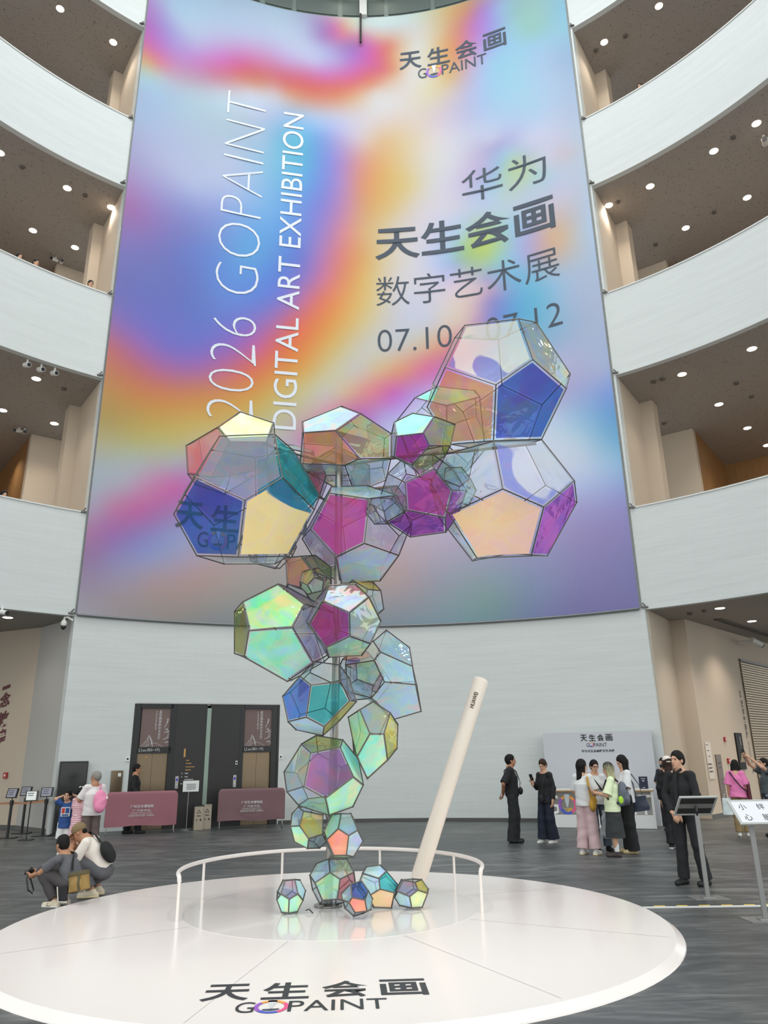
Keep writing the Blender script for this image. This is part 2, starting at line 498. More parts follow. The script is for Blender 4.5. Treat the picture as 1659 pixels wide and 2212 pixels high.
NTH = ['nearest to the banner', '2nd from the banner', '3rd from the banner', '4th from the banner']
for (lv, side, zc), ls in LIGHTS.items():
    for rho in rows:
        sel = sorted([l for l in ls if abs(l[0] - rho) < 0.2], key=lambda l: abs(l[1]))
        for k, l in enumerate(sel):
            downlight(pol(*l), zc, energy=(200 if side == 'right' else 40) if zc < 6 else 120, label='round ceiling light under the %s gallery %s, %s, %s' % (lv, side, rows[rho], NTH[k]))
# extra spots without fittings, added to brighten the gallery and ground floor rooms
for zc in (5.57, 12.9, 20.13, 27.34):
    for rho, az in ((17.9, -48), (14.95, -52), (17.9, 48), (20.8, -41), (20.6, 49), (14.95, 56)):
        p = pol(rho, az)
        spot('downlight', (p[0], p[1], zc - 0.04), (p[0], p[1], 0), (330 if az > 0 else 45) if zc < 6 else 120, (1.0, 0.89, 0.76), 120, 0.12, 0.8)
for k, az in enumerate((-4.46, 3.29)):
    p = pol(R - 0.6, az)
    t = empty('roof_lamp', (p.x, p.y, 32.2), '%s white cylinder lamp under the grey roof above the banner' % ('left' if k == 0 else 'right'), 'lamp', 'lamps under the roof')
    MB().lathe((p.x, p.y, 31.9), [(0.16, 0), (0.17, 0.05), (0.17, 1.1), (0.05, 1.3)], 16).build('housing', M_TRIM, t, smooth=True, angle=40)
    MB().lathe((p.x, p.y, 31.885), [(0.0, 0.0), (0.15, 0.004), (0.15, 0.014)], 16).build('diffuser', M_LAMP, t)

# --- small fittings on the ceilings
M_DET = mat('detector_grey', (96, 90, 84), 0.6)
M_BLK = mat('black_plastic', (22, 22, 24), 0.4)
M_WHT = mat('white_plastic', (226, 226, 222), 0.4)
for p, lab in [((-11.586, 19.290, 20.120), 'upper gallery left, beside the far front light'), ((-10.046, 20.595, 20.120), 'upper gallery left, between the front lights'),
               ((11.159, 18.495, 20.120), 'upper gallery right, between the two far front lights'), ((8.346, 21.305, 20.120), 'upper gallery right, next to the banner corner'),
               ((11.967, 21.892, 20.120), 'upper gallery right, amid the second row of lights'), ((10.473, 23.627, 20.120), 'upper gallery right, beside the beige column'),
               ((8.379, 21.429, 27.330), 'topmost gallery right, near the banner corner'), ((9.319, 20.849, 27.330), 'topmost gallery right, between its two lights'),
               ((8.565, 20.950, 12.890), 'middle gallery right, nearest the banner corner'), ((8.786, 20.791, 12.890), 'middle gallery right, left of the first front light'),
               ((11.248, 21.138, 12.890), 'middle gallery right, below the far front light'), ((12.178, 22.091, 12.890), 'middle gallery right, right of the second row light'),
               ((9.997, 24.088, 12.890), 'middle gallery right, beside the beige column'), ((-10.002, 20.857, 12.890), 'middle gallery left, near the banner corner'),
               ((8.735, 21.161, 5.560), 'ground floor right, nearest the white wall'), ((8.997, 20.757, 5.560), 'ground floor right, left of the front light')]:
    o = MB().lathe((p[0], p[1], p[2] - 0.07), [(0.03, 0), (0.075, 0.02), (0.085, 0.075)], 14).build('smoke_detector', M_DET, smooth=True, angle=40)
    tag(o, 'small dark smoke detector on the ceiling, ' + lab, 'smoke detector', 'smoke detectors')
for k, p in enumerate([(-10.316, 19.075, 12.890), (-10.033, 19.352, 12.890), (-9.734, 19.580, 12.890)]):
    t = empty('spotlight', p, 'white adjustable spotlight at the ceiling edge of the left gallery, %s of three' % ['leftmost', 'middle', 'rightmost'][k], 'spotlight', 'spotlights at the ceiling edge')
    d = Vector((0.75, -0.5, -0.25)).normalized()
    MB().tube([p, (p[0], p[1], p[2] - 0.14)], 0.03, 8).build('stem', M_WHT, t)
    c = Vector((p[0], p[1], p[2] - 0.17))
    MB().tube([c - d * 0.12, c + d * 0.12], 0.075, 12).build('housing', M_WHT, t)
    MB().tube([c + d * 0.121, c + d * 0.126], 0.06, 12).build('lens', M_BLK, t)
def bullet_cam(p, d, label, s=1.0, stem=(0, 0, 1)):
    d = Vector(d).normalized(); c = Vector(p)
    t = empty('security_camera', c, label, 'security camera', 'security cameras')
    MB().tube([c - d * 0.12 * s, c + d * 0.10 * s], 0.05 * s, 12).build('body', M_WHT, t)
    MB().tube([c + d * 0.101 * s, c + d * 0.12 * s], 0.046 * s, 12).build('lens', M_BLK, t)
    st = Vector(stem)
    MB().tube([c - d * 0.06 * s, c - d * 0.06 * s + st * 0.15 * s], 0.022 * s, 8).build('bracket', M_WHT, t)
bullet_cam((-12.746, 23.620, 12.750), (-0.2, -0.9, -0.3), 'white bullet camera under the middle gallery ceiling left, left of the pair', 1.3)
bullet_cam((-12.561, 23.743, 12.750), (0.5, -0.8, -0.3), 'white bullet camera under the middle gallery ceiling left, right of the pair', 1.3)
bullet_cam((-12.457, 23.802, 19.980), (-0.3, -0.9, -0.3), 'white bullet camera under the upper gallery ceiling left, left of the pair', 1.3)
bullet_cam((-12.234, 23.947, 19.980), (0.5, -0.8, -0.3), 'white bullet camera under the upper gallery ceiling left, right of the pair', 1.3)
bullet_cam((11.993, 18.305, 19.750), (-0.5, -0.8, -0.3), 'white bullet camera under the upper gallery ceiling at the right picture edge', 1.8)
bullet_cam((-9.769, 18.778, 5.400), (0.9, -0.4, -0.2), 'small white camera beside the ceiling light at the far left', 1.2)
cw = RW0 + (RW1 - RW0).normalized() * 4.37
nrw = Vector(((RW1 - RW0).normalized().y, -(RW1 - RW0).normalized().x, 0))
bullet_cam(cw + nrw * 0.6 + Vector((0, 0, 5.22)), (0.6, 0.25, -0.25), 'white bullet camera on an arm above the roller shutter wall', 2.0, -nrw * 1.6)
# dome camera on the corner of the white wall
p = Vector((-8.814, 20.200, 5.370))
t = empty('security_camera', p, 'white dome camera with black globe on an arm at the left wall corner', 'security camera', 'security cameras')
MB().lathe((p.x, p.y, p.z - 0.09), [(0.06, 0), (0.08, 0.05), (0.08, 0.1), (0.04, 0.17)], 14).build('body', M_WHT, t, smooth=True, angle=50)
MB().lathe((p.x, p.y, p.z - 0.19), [(0.02, 0), (0.06, 0.03), (0.078, 0.1)], 14).build('globe', M_BLK, t, smooth=True)
q = pol(R + 0.02, AZ_L - 0.1, p.z + 0.06)
MB().tube([(p.x, p.y, p.z + 0.07), (p.x, p.y, p.z + 0.14), p.lerp(q, 0.35) + Vector((0, 0, 0.13)), q], 0.03, 8).build('arm', M_WHT, t)
BANNER_PTS = """-828,2845,175,150,210;-777,2880,175,195,228;-674,2946,180,205,232;-549,3014,185,205,232;-439,3062,190,210,235;424,3052,222,160,130;480,3027,190,140,215;554,2991,165,195,232;626,2950,160,200,200;698,2906,165,205,205;784,2846,150,200,225;-828,2751,178,120,200;-787,2779,168,150,215;-720,2822,185,195,228;-616,2882,190,200,230;-508,2933,192,205,235;-361,2988,195,212,238;-249,3017,190,195,228;-173,3030,175,140,200;-125,3036,220,120,190;-87,3039,225,170,140;-39,3040,225,222,220;77,3036,215,220,230;211,3016,225,222,220;325,2986,225,190,150;381,2967,222,150,130;437,2945,205,130,200;511,2913,170,160,230;584,2876,160,205,225;673,2825,160,205,195;785,2752,155,205,225;-837,2654,205,110,175;-805,2676,195,120,195;-747,2712,180,150,215;-662,2761,190,175,220;-557,2814,200,165,215;-468,2852,205,170,215;-358,2889,200,190,228;-247,2916,200,205,235;-153,2931,185,170,220;-58,2938,165,125,195;18,2938,215,110,190;94,2933,228,130,120;142,2927,228,190,160;208,2915,228,225,222;302,2893,228,190,140;368,2872,228,150,110;414,2856,215,140,185;487,2826,175,170,230;577,2783,160,205,240;683,2725,165,205,235;785,2660,160,195,225;-839,2575,215,170,120;-799,2601,220,130,150;-741,2636,200,140,195;-657,2683,205,130,200;-571,2725,215,115,190;-500,2755,215,105,165;-428,2781,215,125,170;-319,2814,205,160,210;-208,2837,200,190,228;-114,2848,190,160,215;-20,2851,205,110,190;55,2849,220,110,150;112,2844,228,160,120;187,2833,228,220,215;281,2812,228,200,160;345,2794,225,165,110;410,2772,210,170,190;500,2736,165,205,242;607,2685,165,210,242;711,2627,175,200,232;786,2580,165,190,222;-842,2508,175,205,215;-785,2543,190,190,205;-703,2590,195,160,185;-653,2616,195,150,180;-584,2649,205,130,150;-497,2685,215,125,115;-426,2711,212,120,110;-335,2737,215,110,130;-244,2757,215,110,150;-170,2769,215,115,185;-58,2777,222,105,165;17,2777,225,120,120;92,2772,228,170,140;167,2763,228,215,210;278,2740,228,210,180;342,2723,222,185,130;397,2705,205,180,200;496,2667,165,205,242;619,2610,168,212,242;739,2543,178,200,230;-843,2431,170,190,222;-763,2479,175,195,220;-665,2531,185,200,218;-563,2578,200,205,222;-458,2618,212,208,225;-369,2645,212,195,205;-297,2663,220,150,120;-205,2680,222,120,100;-113,2690,225,130,100;-39,2693,228,165,130;35,2692,225,210,210;146,2682,228,215,210;257,2662,228,215,180;330,2643,218,200,190;402,2621,195,190,222;491,2588,168,205,242;614,2533,172,212,242;765,2450,180,200,228;-842,2327,170,190,222;-723,2392,178,198,222;-607,2447,182,202,220;-488,2494,188,202,220;-383,2526,185,195,225;-294,2547,160,190,230;-204,2563,185,200,230;-113,2572,205,200,222;-21,2575,220,208,215;89,2570,228,212,208;198,2556,228,210,200;307,2533,215,200,215;414,2502,190,195,228;520,2463,180,205,240;640,2410,182,208,238;772,2339,188,200,225;-849,2220,175,178,215;-747,2274,182,190,225;-617,2334,182,198,222;-483,2384,175,198,222;-396,2410,165,195,225;-326,2427,115,185,222;-255,2441,105,190,222;-184,2451,125,165,228;-112,2457,180,170,222;-22,2460,220,200,205;69,2457,228,190,150;159,2447,228,205,170;267,2429,228,215,215;373,2402,212,210,228;478,2369,205,208,232;615,2313,205,210,232;779,2231,195,205,225;-848,2121,172,165,208;-755,2168,182,185,222;-627,2224,185,195,225;-495,2272,185,198,228;-409,2297,155,195,228;-323,2317,120,190,225;-253,2330,100,185,222;-182,2339,115,155,225;-111,2345,165,140,215;-40,2347,215,150,160;31,2346,228,170,120;121,2340,228,195,140;210,2328,225,212,195;333,2303,218,215,225;455,2268,190,185,220;506,2251,160,195,225;557,2232,190,205,165;607,2211,190,205,190;673,2182,205,205,225;785,2126,195,205,222;-847,2023,172,140,195;-763,2064,168,160,210;-637,2117,182,190,228;-506,2163,180,195,232;-405,2191,150,190,232;-320,2210,115,180,228;-233,2224,105,165,228;-163,2232,130,140,220;-93,2236,185,140,200;-23,2238,225,150,120;66,2235,226,180,110;154,2227,226,200,140;259,2211,220,215,220;397,2179,195,190,222;466,2159,165,200,228;533,2136,190,205,195;616,2104,185,205,215;697,2069,195,200,225;791,2024,192,202,222;-843,1930,165,115,175;-771,1963,155,130,195;-662,2008,145,150,210;-550,2047,150,165,222;-435,2080,140,180,232;-334,2102,115,175,232;-248,2116,115,150,225;-162,2125,145,130,212;-75,2130,205,140,170;-6,2131,222,165,115;82,2127,225,190,130;186,2116,222,210,205;324,2092,215,210,222;459,2057,190,205,228;559,2025,195,205,220;656,1988,205,195,205;782,1932,190,200,220;-844,1836,145,120,185;-763,1871,140,120,188;-655,1913,125,130,198;-545,1949,125,150,215;-447,1975,110,165,228;-347,1996,105,165,228;-246,2012,112,140,220;-161,2021,165,130,200;-84,2025,222,140,150;-6,2026,222,180,125;97,2021,220,205,190;217,2008,216,210,222;353,1983,175,205,220;420,1967,185,205,140;503,1943,160,205,215;600,1911,185,175,210;664,1887,215,180,150;773,1842,188,200,218;-846,1744,125,120,188;-755,1781,120,118,188;-649,1819,108,125,200;-539,1853,105,140,215;-443,1877,100,165,222;-344,1897,100,150,220;-244,1911,110,125,210;-177,1918,175,125,190;-100,1923,222,130,130;-24,1924,224,165,105;61,1922,222,200,160;180,1912,218,212,220;298,1894,165,200,225;348,1884,160,195,150;431,1865,185,205,130;497,1847,155,200,210;577,1823,180,170,215;656,1795,205,175,165;779,1746,180,195,215;-847,1655,115,115,185;-748,1693,112,118,190;-627,1733,105,120,195;-502,1767,100,145,220;-406,1788,100,145,220;-308,1804,100,125,212;-225,1815,150,120,195;-159,1820,210,120,155;-92,1823,226,140,105;-8,1824,225,185,110;77,1821,220,205,190;211,1809,215,210,222;344,1787,215,195,210;426,1770,165,165,210;507,1749,120,180,215;586,1725,125,185,215;664,1700,160,190,220;778,1657,175,190,215;-848,1568,120,115,185;-741,1606,110,115,190;-621,1643,102,118,195;-497,1674,105,135,212;-386,1696,105,128,210;-289,1711,140,118,200;-223,1718,205,115,150;-158,1723,228,125,95;-75,1726,228,165,95;9,1726,222,195,135;92,1723,212,205,205;224,1710,210,205,218;356,1690,218,195,190;436,1673,150,140,200;516,1653,110,165,215;595,1631,110,180,212;687,1601,160,185,215;784,1566,175,185,212;-850,1482,148,112,175;-777,1507,125,112,190;-660,1543,110,115,195;-539,1573,108,120,200;-430,1596,130,115,200;-335,1611,175,110,170;-270,1619,220,105,110;-189,1626,226,130,80;-107,1630,224,165,90;-9,1631,215,195,150;90,1628,205,200,205;221,1616,205,200,212;335,1600,215,190,180;399,1588,175,140,190;494,1567,105,160,210;588,1543,115,180,210;679,1516,150,180,210;789,1478,170,182,210;-853,1398,190,110,120;-769,1425,160,105,170;-683,1450,125,110,190;-579,1476,120,112,195;-472,1498,150,105,185;-379,1513,200,100,150;-300,1524,222,110,80;-204,1532,222,145,80;-123,1537,215,180,110;-26,1538,205,195,180;88,1535,200,195,200;186,1528,210,185,160;250,1520,220,155,130;331,1509,205,120,170;457,1486,140,150,205;611,1449,150,175,210;788,1395,165,180,210;-852,1318,190,125,95;-776,1340,190,110,110;-691,1363,175,105,150;-589,1387,165,105,165;-499,1405,190,105,140;-407,1420,215,110,90;-313,1432,215,140,75;-218,1441,215,165,90;-138,1445,205,190,150;-42,1447,200,190,190;38,1446,215,180,140;119,1442,222,150,120;199,1436,215,110,160;279,1427,190,120,195;405,1408,190,190,220;604,1365,190,185,215;786,1313,165,175,210;-849,1239,185,140,85;-769,1261,195,130,80;-670,1285,200,125,85;-568,1307,200,130,85;-464,1325,205,140,80;-357,1340,205,160,85;-248,1350,200,185,130;-153,1356,195,188,185;-74,1358,212,175,145;6,1358,220,130,140;85,1355,200,100,185;165,1350,180,150,215;275,1339,205,200,228;477,1308,200,190,215;627,1275,175,165,205;785,1233,130,155,215;-846,1162,170,145,90;-748,1187,185,150,85;-636,1211,195,155,85;-519,1232,200,160,90;-399,1249,198,170,100;-292,1260,190,180,150;-199,1267,195,165,165;-121,1270,212,130,160;-42,1271,180,100,180;52,1269,175,160,215;194,1261,205,205,230;395,1237,195,195,225;590,1202,190,200,225;692,1178,150,185,215;784,1155,110,160,205;-847,1086,175,165,125;-742,1110,180,168,110;-630,1132,190,172,110;-514,1151,190,178,140;-396,1167,180,178,172;-274,1178,180,170,175;-213,1181,195,130,170;-120,1185,190,110,180;51,1184,195,190,220;314,1165,200,205,225;584,1122,200,208,225;684,1101,180,200,220;789,1076,120,170,205;-848,1011,165,168,172;-735,1035,168,172,175;-624,1055,165,168,178;-524,1070,180,140,175;-422,1082,190,110,165;-302,1093,175,150,195;-150,1101,180,170,200;158,1096,195,195,220;606,1039,200,205,222;691,1022,190,200,222;788,1001,150,185,215;-850,938,162,168,180;-769,954,170,160,178;-701,966,190,130,165;-619,979,195,100,160;-534,990,170,110,175;-418,1003,160,140,190;-149,1019,175,170,200;231,1009,190,185,215;670,951,175,185,220;786,928,150,165,210;-849,867,165,150,175;-788,878,185,115,155;-722,888,185,100,155;-641,900,165,110,165;-543,913,150,140,185;-415,925,165,160,185;-148,940,180,170,190;228,930,185,180,205;663,878,160,155,200;792,854,145,140,190;-848,797,165,115,155;-794,806,155,105,165;-716,817,140,120,175;-621,829,140,145,190;-510,841,160,160,190;-353,853,170,160,175;-148,861,175,165,175;151,857,185,170,185;299,847,180,165,190;656,806,150,140,185;790,784,140,132,180;-848,729,145,115,155;-775,739,138,130,175;-683,750,138,145,190;-575,761,160,150,178;-464,771,172,150,155;-293,781,165,155,155;-73,785,172,160,165;75,783,180,160,165;222,777,170,160,178;440,760,150,150,180;649,735,140,132,178;789,715,130,125,172;-850,662,145,130,155;-768,671,150,140,165;-664,682,165,142,150;-543,692,168,142,140;-404,701,160,150,145;-218,708,158,152,152;-29,710,165,155,155;74,708,172,150,150;219,702,150,150,165;406,689,135,150,165;574,673,132,135,172;709,657,128,122,168;790,647,122,118,165;-851,596,150,142,155;-762,605,150,138,142;-645,615,152,138,135;-498,625,148,140,138;-288,634,140,140,142;-73,636,150,145,148;72,634,148,142,150;217,629,135,145,155;374,620,120,145,145;500,610,118,130,160;636,597,120,115,160;793,580,118,112,158;-853,544,155,150,160;-693,557,140,135,138;-494,569,130,130,132;-216,578,125,128,135;71,576,125,135,145;286,568,115,140,150;495,555,112,120,155;761,531,112,108,155;442,2355,195,190,222;502,2334,178,172,215;562,2310,185,185,222;630,2281,205,205,228;474,2305,178,175,215;526,2286,165,200,228;560,2273,180,210,210;597,2257,180,195,220;676,2222,205,208,226;741,2190,210,195,205;443,2218,185,178,218;486,2205,160,190,225;520,2193,180,210,190;586,2167,190,210,170;652,2140,175,210,215;717,2110,195,205,225;471,2105,185,205,225;513,2092,185,208,210;595,2062,190,205,222;692,2022,205,200,220;572,1970,170,195,225;652,1940,205,190,195;715,1914,205,185,180;284,1947,195,200,225;326,1939,165,205,215;368,1930,180,205,140;434,1914,195,210,120;483,1900,175,205,160;532,1885,165,190,220;597,1864,185,170,205;676,1835,215,180,150;321,1840,165,180,220;379,1829,170,195,170;445,1813,160,195,190;510,1796,145,195,220;391,1730,215,195,200;439,1719,200,165,190;487,1707,150,165,210;551,1690,115,180,215;386,1637,205,170,190;434,1627,140,140,205;-96,2987,222,130,170;-20,2989,222,140,175;57,2987,226,190,170;-172,2979,180,135,200;18,2893,220,105,175;84,2889,225,130,115;122,2885,228,180,145;74,2810,222,115,130;111,2807,226,150,110;149,2802,228,200,180;-424,2671,214,150,130;-316,2702,216,115,110;-169,2728,220,110,125;-58,2736,224,115,120;17,2736,226,145,110"""
CELLS = {
'A': "1515,8846,6436 872,9061,6831 1179,9111,7520 1109,9834,7762 2013,8761,6760 1904,8924,7493 2290,9533,7821 1814,10095,7875 2562,9268,6585 2775,9745,7071 2481,10439,6923 1922,10654,7382 2251,9666,5998 2189,10389,6221 1449,10576,6247 1284,10739,6964 1524,9405,5871 989,9967,6071 650,9755,6571 781,10232,7199",
'B': "1500,8776,4934 1449,8948,5666 2142,9202,5789 2062,9889,6012 2028,8924,4735 2522,9187,5184 2713,9866,5113 2396,10299,5535 1925,9440,4234 2267,10022,4381 1850,10552,4569 1893,10724,5250 1233,9611,4262 1254,10298,4399 806,10313,5057 1248,10576,5552 845,9201,4753 646,9634,5352 872,9478,5712 1352,10060,6023",
'C': "-1716,8651,4794 -2380,8750,5152 -2159,8987,5814 -2432,9644,5901 -1285,8827,5151 -1444,9034,5852 -1277,9722,5909 -1883,10098,5962 -929,9386,4900 -904,9939,5296 -1342,10450,5020 -1924,10549,5413 -1274,9556,4310 -1555,10213,4377 -2269,10166,4372 -2497,10373,5012 -1858,9102,4185 -2485,9478,4314 -2767,9261,4825 -2811,9814,5314",
'D': "-2447,10030,6428 -2185,10309,6815 -1672,10378,6650 -1725,10852,6623 -2237,9927,6143 -1725,10141,6221 -1768,10470,5941 -1742,10910,6178 -2510,10123,5674 -2314,10459,5824 -2483,10891,5684 -2184,11170,6019 -2932,10348,5819 -2925,10822,5823 -2898,11059,6244 -2440,11273,6365 -2972,10290,6250 -2897,10730,6542 -2439,10741,6848 -2156,11077,6739",
'E': "-656,9422,6070 -1138,9615,6128 -1192,9992,6475 -1202,10411,6311 -321,9679,6452 -614,10030,6745 -446,10475,6638 -775,10710,6398 122,9905,6226 27,10397,6373 -11,10585,5971 -506,10778,5986 108,9789,5789 35,10208,5620 -432,10170,5418 -766,10521,5644 -323,9490,5667 -544,9725,5671 -1180,9803,5738 -1196,10295,5845",
'F': "183,9094,5823 159,9258,6105 414,9230,6224 598,9514,6299 533,8964,5802 692,9048,6080 988,9219,6039 880,9507,6153 615,9083,5669 911,9240,5732 861,9542,5716 834,9706,5928 381,9286,5480 504,9570,5446 350,9752,5674 525,9836,5935 150,9293,5612 123,9581,5738 124,9560,6073 379,9717,6164",
'G': "492,10056,6879 212,10344,6634 263,10889,6725 455,11165,6273 857,10423,7257 640,10938,7148 1064,11244,6956 950,11384,6416 1448,10410,7169 1517,10917,6969 1683,10856,6436 1333,11144,6095 1463,10035,6865 1530,10311,6247 1264,10262,5883 1074,10777,5753 939,9816,6621 932,9956,6054 386,10283,6061 531,10790,5863",
'H': "-736,9430,5154 -742,9882,5405 -234,10029,5471 -129,10515,5247 -190,9297,5015 179,9667,5188 375,9930,4836 216,10454,4830 -262,9331,4407 192,9722,4341 -69,10118,4084 -59,10570,4377 -643,9485,4267 -607,9971,4023 -910,10333,4297 -574,10703,4515 -993,9546,4679 -1162,10070,4699 -981,10278,5167 -617,10669,5053",
'I': "302,9188,4807 35,9549,4765 -53,9654,5148 110,10013,5257 282,9069,5151 60,9357,5387 281,9534,5685 327,9939,5604 663,9069,5340 673,9355,5662 961,9651,5566 747,10012,5530 899,9187,5074 1134,9546,5197 1028,9843,4932 789,10131,5138 801,9261,4724 838,9666,4644 361,9845,4635 395,10131,4969",
'J': "873,9698,5595 761,9906,5604 653,9940,5395 749,10131,5293 835,9603,5382 699,9752,5258 824,9827,5071 855,10061,5093 1044,9585,5271 1037,9724,5080 1199,9894,5106 1087,10102,5114 1211,9669,5417 1307,9860,5314 1261,10048,5451 1125,10197,5328 1105,9739,5617 1136,9973,5638 923,10076,5630 916,10215,5438",
'K': "-1677,9080,3245 -1817,9302,3648 -1382,9383,3894 -1336,9878,3965 -1135,9024,3271 -1008,9211,3592 -669,9600,3542 -888,10012,3740 -903,9297,2871 -635,9653,3073 -834,10098,2981 -991,10320,3393 -1250,9522,2672 -1249,10017,2737 -1661,10189,2999 -1502,10376,3404 -1776,9388,2963 -1988,9800,3070 -2005,9747,3612 -1715,10103,3757",
'L': "-936,9049,3310 -1010,9374,3400 -871,9431,3710 -628,9677,3677 -761,8905,3565 -713,9141,3809 -372,9208,3838 -319,9540,3756 -433,8827,3403 -200,9014,3629 -57,9226,3365 -117,9551,3475 -431,8923,3135 -190,9169,3077 -305,9459,2976 -301,9695,3223 -731,9060,3021 -718,9392,2948 -853,9586,3176 -616,9773,3347",
'M': "-725,10225,3902 -690,10328,3664 -590,10142,3510 -351,10218,3435 -648,9976,3894 -564,9924,3652 -310,9866,3665 -178,10047,3531 -445,9949,4057 -236,9881,3916 -59,10072,3936 -23,10175,3698 -397,10182,4165 -159,10258,4090 -184,10476,3947 -101,10424,3705 -570,10353,4069 -439,10534,3935 -512,10519,3684 -303,10451,3542",
'N': "-1351,9794,4350 -1354,10067,4336 -1127,10154,4433 -995,10342,4238 -1136,9712,4347 -961,9934,4417 -746,9987,4258 -759,10239,4129 -968,9627,4114 -737,9797,4052 -745,9933,3796 -759,10206,3844 -1087,9658,3891 -971,9846,3698 -1125,10066,3685 -994,10288,3775 -1316,9761,3979 -1353,10013,3873 -1362,10203,4079 -1140,10373,4019",
'O': "-1075,9515,3956 -965,9583,3927 -920,9540,3809 -800,9485,3827 -1099,9430,3857 -1003,9445,3766 -935,9332,3758 -809,9356,3796 -1089,9306,3905 -988,9245,3844 -896,9217,3936 -785,9285,3906 -1060,9315,4035 -940,9260,4054 -857,9355,4097 -761,9370,4005 -1051,9444,4067 -926,9468,4105 -872,9555,4018 -771,9494,3957",
'P': "-1815,10958,5228 -1989,11108,5063 -2124,10928,4892 -2050,10988,4626 -1843,10685,5159 -2034,10667,4951 -1904,10566,4722 -1913,10764,4521 -1595,10596,5058 -1632,10521,4788 -1475,10692,4628 -1648,10842,4463 -1414,10812,5065 -1340,10872,4799 -1430,11133,4739 -1621,11115,4532 -1550,11036,5170 -1560,11234,4969 -1831,11279,4903 -1869,11204,4633",
'Q': "-26,9835,2677 -158,9782,2948 -74,9903,3072 -172,10200,3259 397,9989,2651 351,10031,2894 328,10407,3195 8,10511,3460 461,10338,2329 397,10596,2749 70,10818,2760 -151,10765,3098 68,10400,2227 -144,10697,2490 -497,10569,2662 -501,10611,3038 -201,10089,2495 -520,10193,2591 -539,10004,2922 -527,10262,3198",
'R': "-903,9039,2578 -1054,9220,2703 -901,9439,2904 -989,9750,2802 -553,9146,2625 -584,9393,2851 -477,9676,2716 -727,9897,2686 -451,9276,2407 -383,9603,2418 -604,9780,2199 -806,9961,2367 -755,9250,2108 -796,9561,2014 -1134,9607,2089 -1116,9854,2285 -956,9103,2212 -1200,9324,2174 -1284,9397,2481 -1229,9724,2554",
'S': "-157,10603,3008 -338,10735,2902 -554,10642,2978 -672,10553,2781 -262,10430,3148 -506,10454,3130 -596,10248,3027 -698,10310,2811 -200,10209,3056 -406,10097,2981 -391,10065,2737 -572,10197,2632 -57,10247,2859 -175,10158,2661 -222,10346,2509 -467,10370,2491 -31,10490,2828 -133,10552,2612 -323,10703,2658 -529,10591,2583",
'T': "-207,9224,2016 -329,9343,2304 -166,9435,2403 -158,9715,2437 -39,9243,2014 40,9374,2264 134,9616,2136 16,9827,2264 0,9404,1715 118,9634,1850 -30,9857,1763 -96,9976,2031 -247,9485,1505 -232,9765,1625 -424,9826,1809 -340,9957,2059 -368,9373,1757 -426,9584,1962 -482,9566,2227 -378,9796,2310",
'U': "-907,9207,1809 -1050,9488,1916 -895,9726,2020 -891,10001,1803 -562,9272,1869 -552,9592,1959 -366,9785,1731 -588,10038,1632 -403,9267,1535 -299,9584,1434 -432,9712,1181 -658,9993,1302 -728,9199,1307 -705,9474,1105 -1082,9608,1210 -1004,9928,1269 -976,9162,1440 -1204,9415,1375 -1270,9616,1595 -1149,9933,1579",
'V': "-1023,9615,1145 -1106,9776,1182 -936,9904,1182 -978,10035,1062 -791,9642,1099 -780,9821,1109 -726,9901,944 -848,10033,915 -791,9612,886 -754,9772,785 -840,9824,714 -928,9985,767 -949,9565,844 -975,9696,725 -1142,9779,794 -1107,9958,823 -1063,9567,987 -1185,9699,971 -1185,9828,1106 -1138,9988,1005",
'W': "-588,9375,966 -563,9504,1119 -450,9562,1114 -434,9742,1058 -464,9353,892 -364,9469,937 -307,9592,811 -367,9761,881 -494,9404,676 -421,9552,641 -514,9696,619 -491,9825,761 -643,9458,668 -671,9638,633 -746,9731,784 -634,9847,863 -724,9439,844 -771,9608,908 -679,9648,1102 -599,9796,1046",
'Y': "-1807,11018,6139 -1737,11083,5819 -1723,10792,5655 -1412,10752,5541 -1838,10687,6173 -1786,10548,5874 -1513,10356,5895 -1282,10483,5690 -1597,10582,6379 -1396,10378,6208 -1093,10517,6195 -1022,10582,5875 -1418,10848,6473 -1107,10808,6359 -1044,11052,6140 -992,10913,5841 -1548,11117,6324 -1317,11244,6119 -1433,11222,5807 -1232,11018,5635",
'Z': "-1132,10333,5895 -1128,10430,5556 -938,10193,5377 -656,10358,5243 -944,10036,5925 -825,9950,5605 -472,9964,5613 -368,10216,5389 -666,10104,6131 -375,10059,5938 -210,10370,5915 -206,10467,5576 -682,10442,6227 -400,10607,6094 -513,10850,5866 -394,10764,5546 -969,10584,6081 -866,10836,5858 -963,10741,5533 -672,10696,5340",
'Z2': "-268,10406,5349 -277,10278,5156 -191,10068,5205 0,10036,5078 -177,10276,5517 -129,10067,5429 100,10035,5439 180,10016,5222 24,10374,5582 195,10224,5534 333,10322,5376 324,10194,5183 56,10564,5454 247,10532,5326 185,10533,5102 232,10324,5014 -124,10584,5309 -45,10565,5092 -139,10376,4997 32,10226,4949",
'X1': "-1140,9360,248 -1240,9401,296 -1210,9471,422 -1247,9599,409 -1047,9403,294 -1094,9472,434 -1049,9601,408 -1148,9680,402 -997,9491,214 -983,9613,293 -1049,9699,203 -1148,9740,275 -1060,9501,97 -1086,9629,88 -1209,9628,89 -1247,9697,204 -1151,9420,96 -1240,9499,93 -1296,9487,225 -1309,9609,287",
'X2': "-698,9613,482 -726,9771,606 -511,9861,592 -569,10045,518 -579,9605,408 -423,9758,460 -407,9879,296 -490,10056,337 -609,9631,193 -508,9801,141 -652,9929,85 -641,10087,206 -786,9655,178 -831,9839,111 -930,9942,248 -813,10095,307 -876,9644,367 -954,9821,424 -880,9899,544 -768,10069,499",
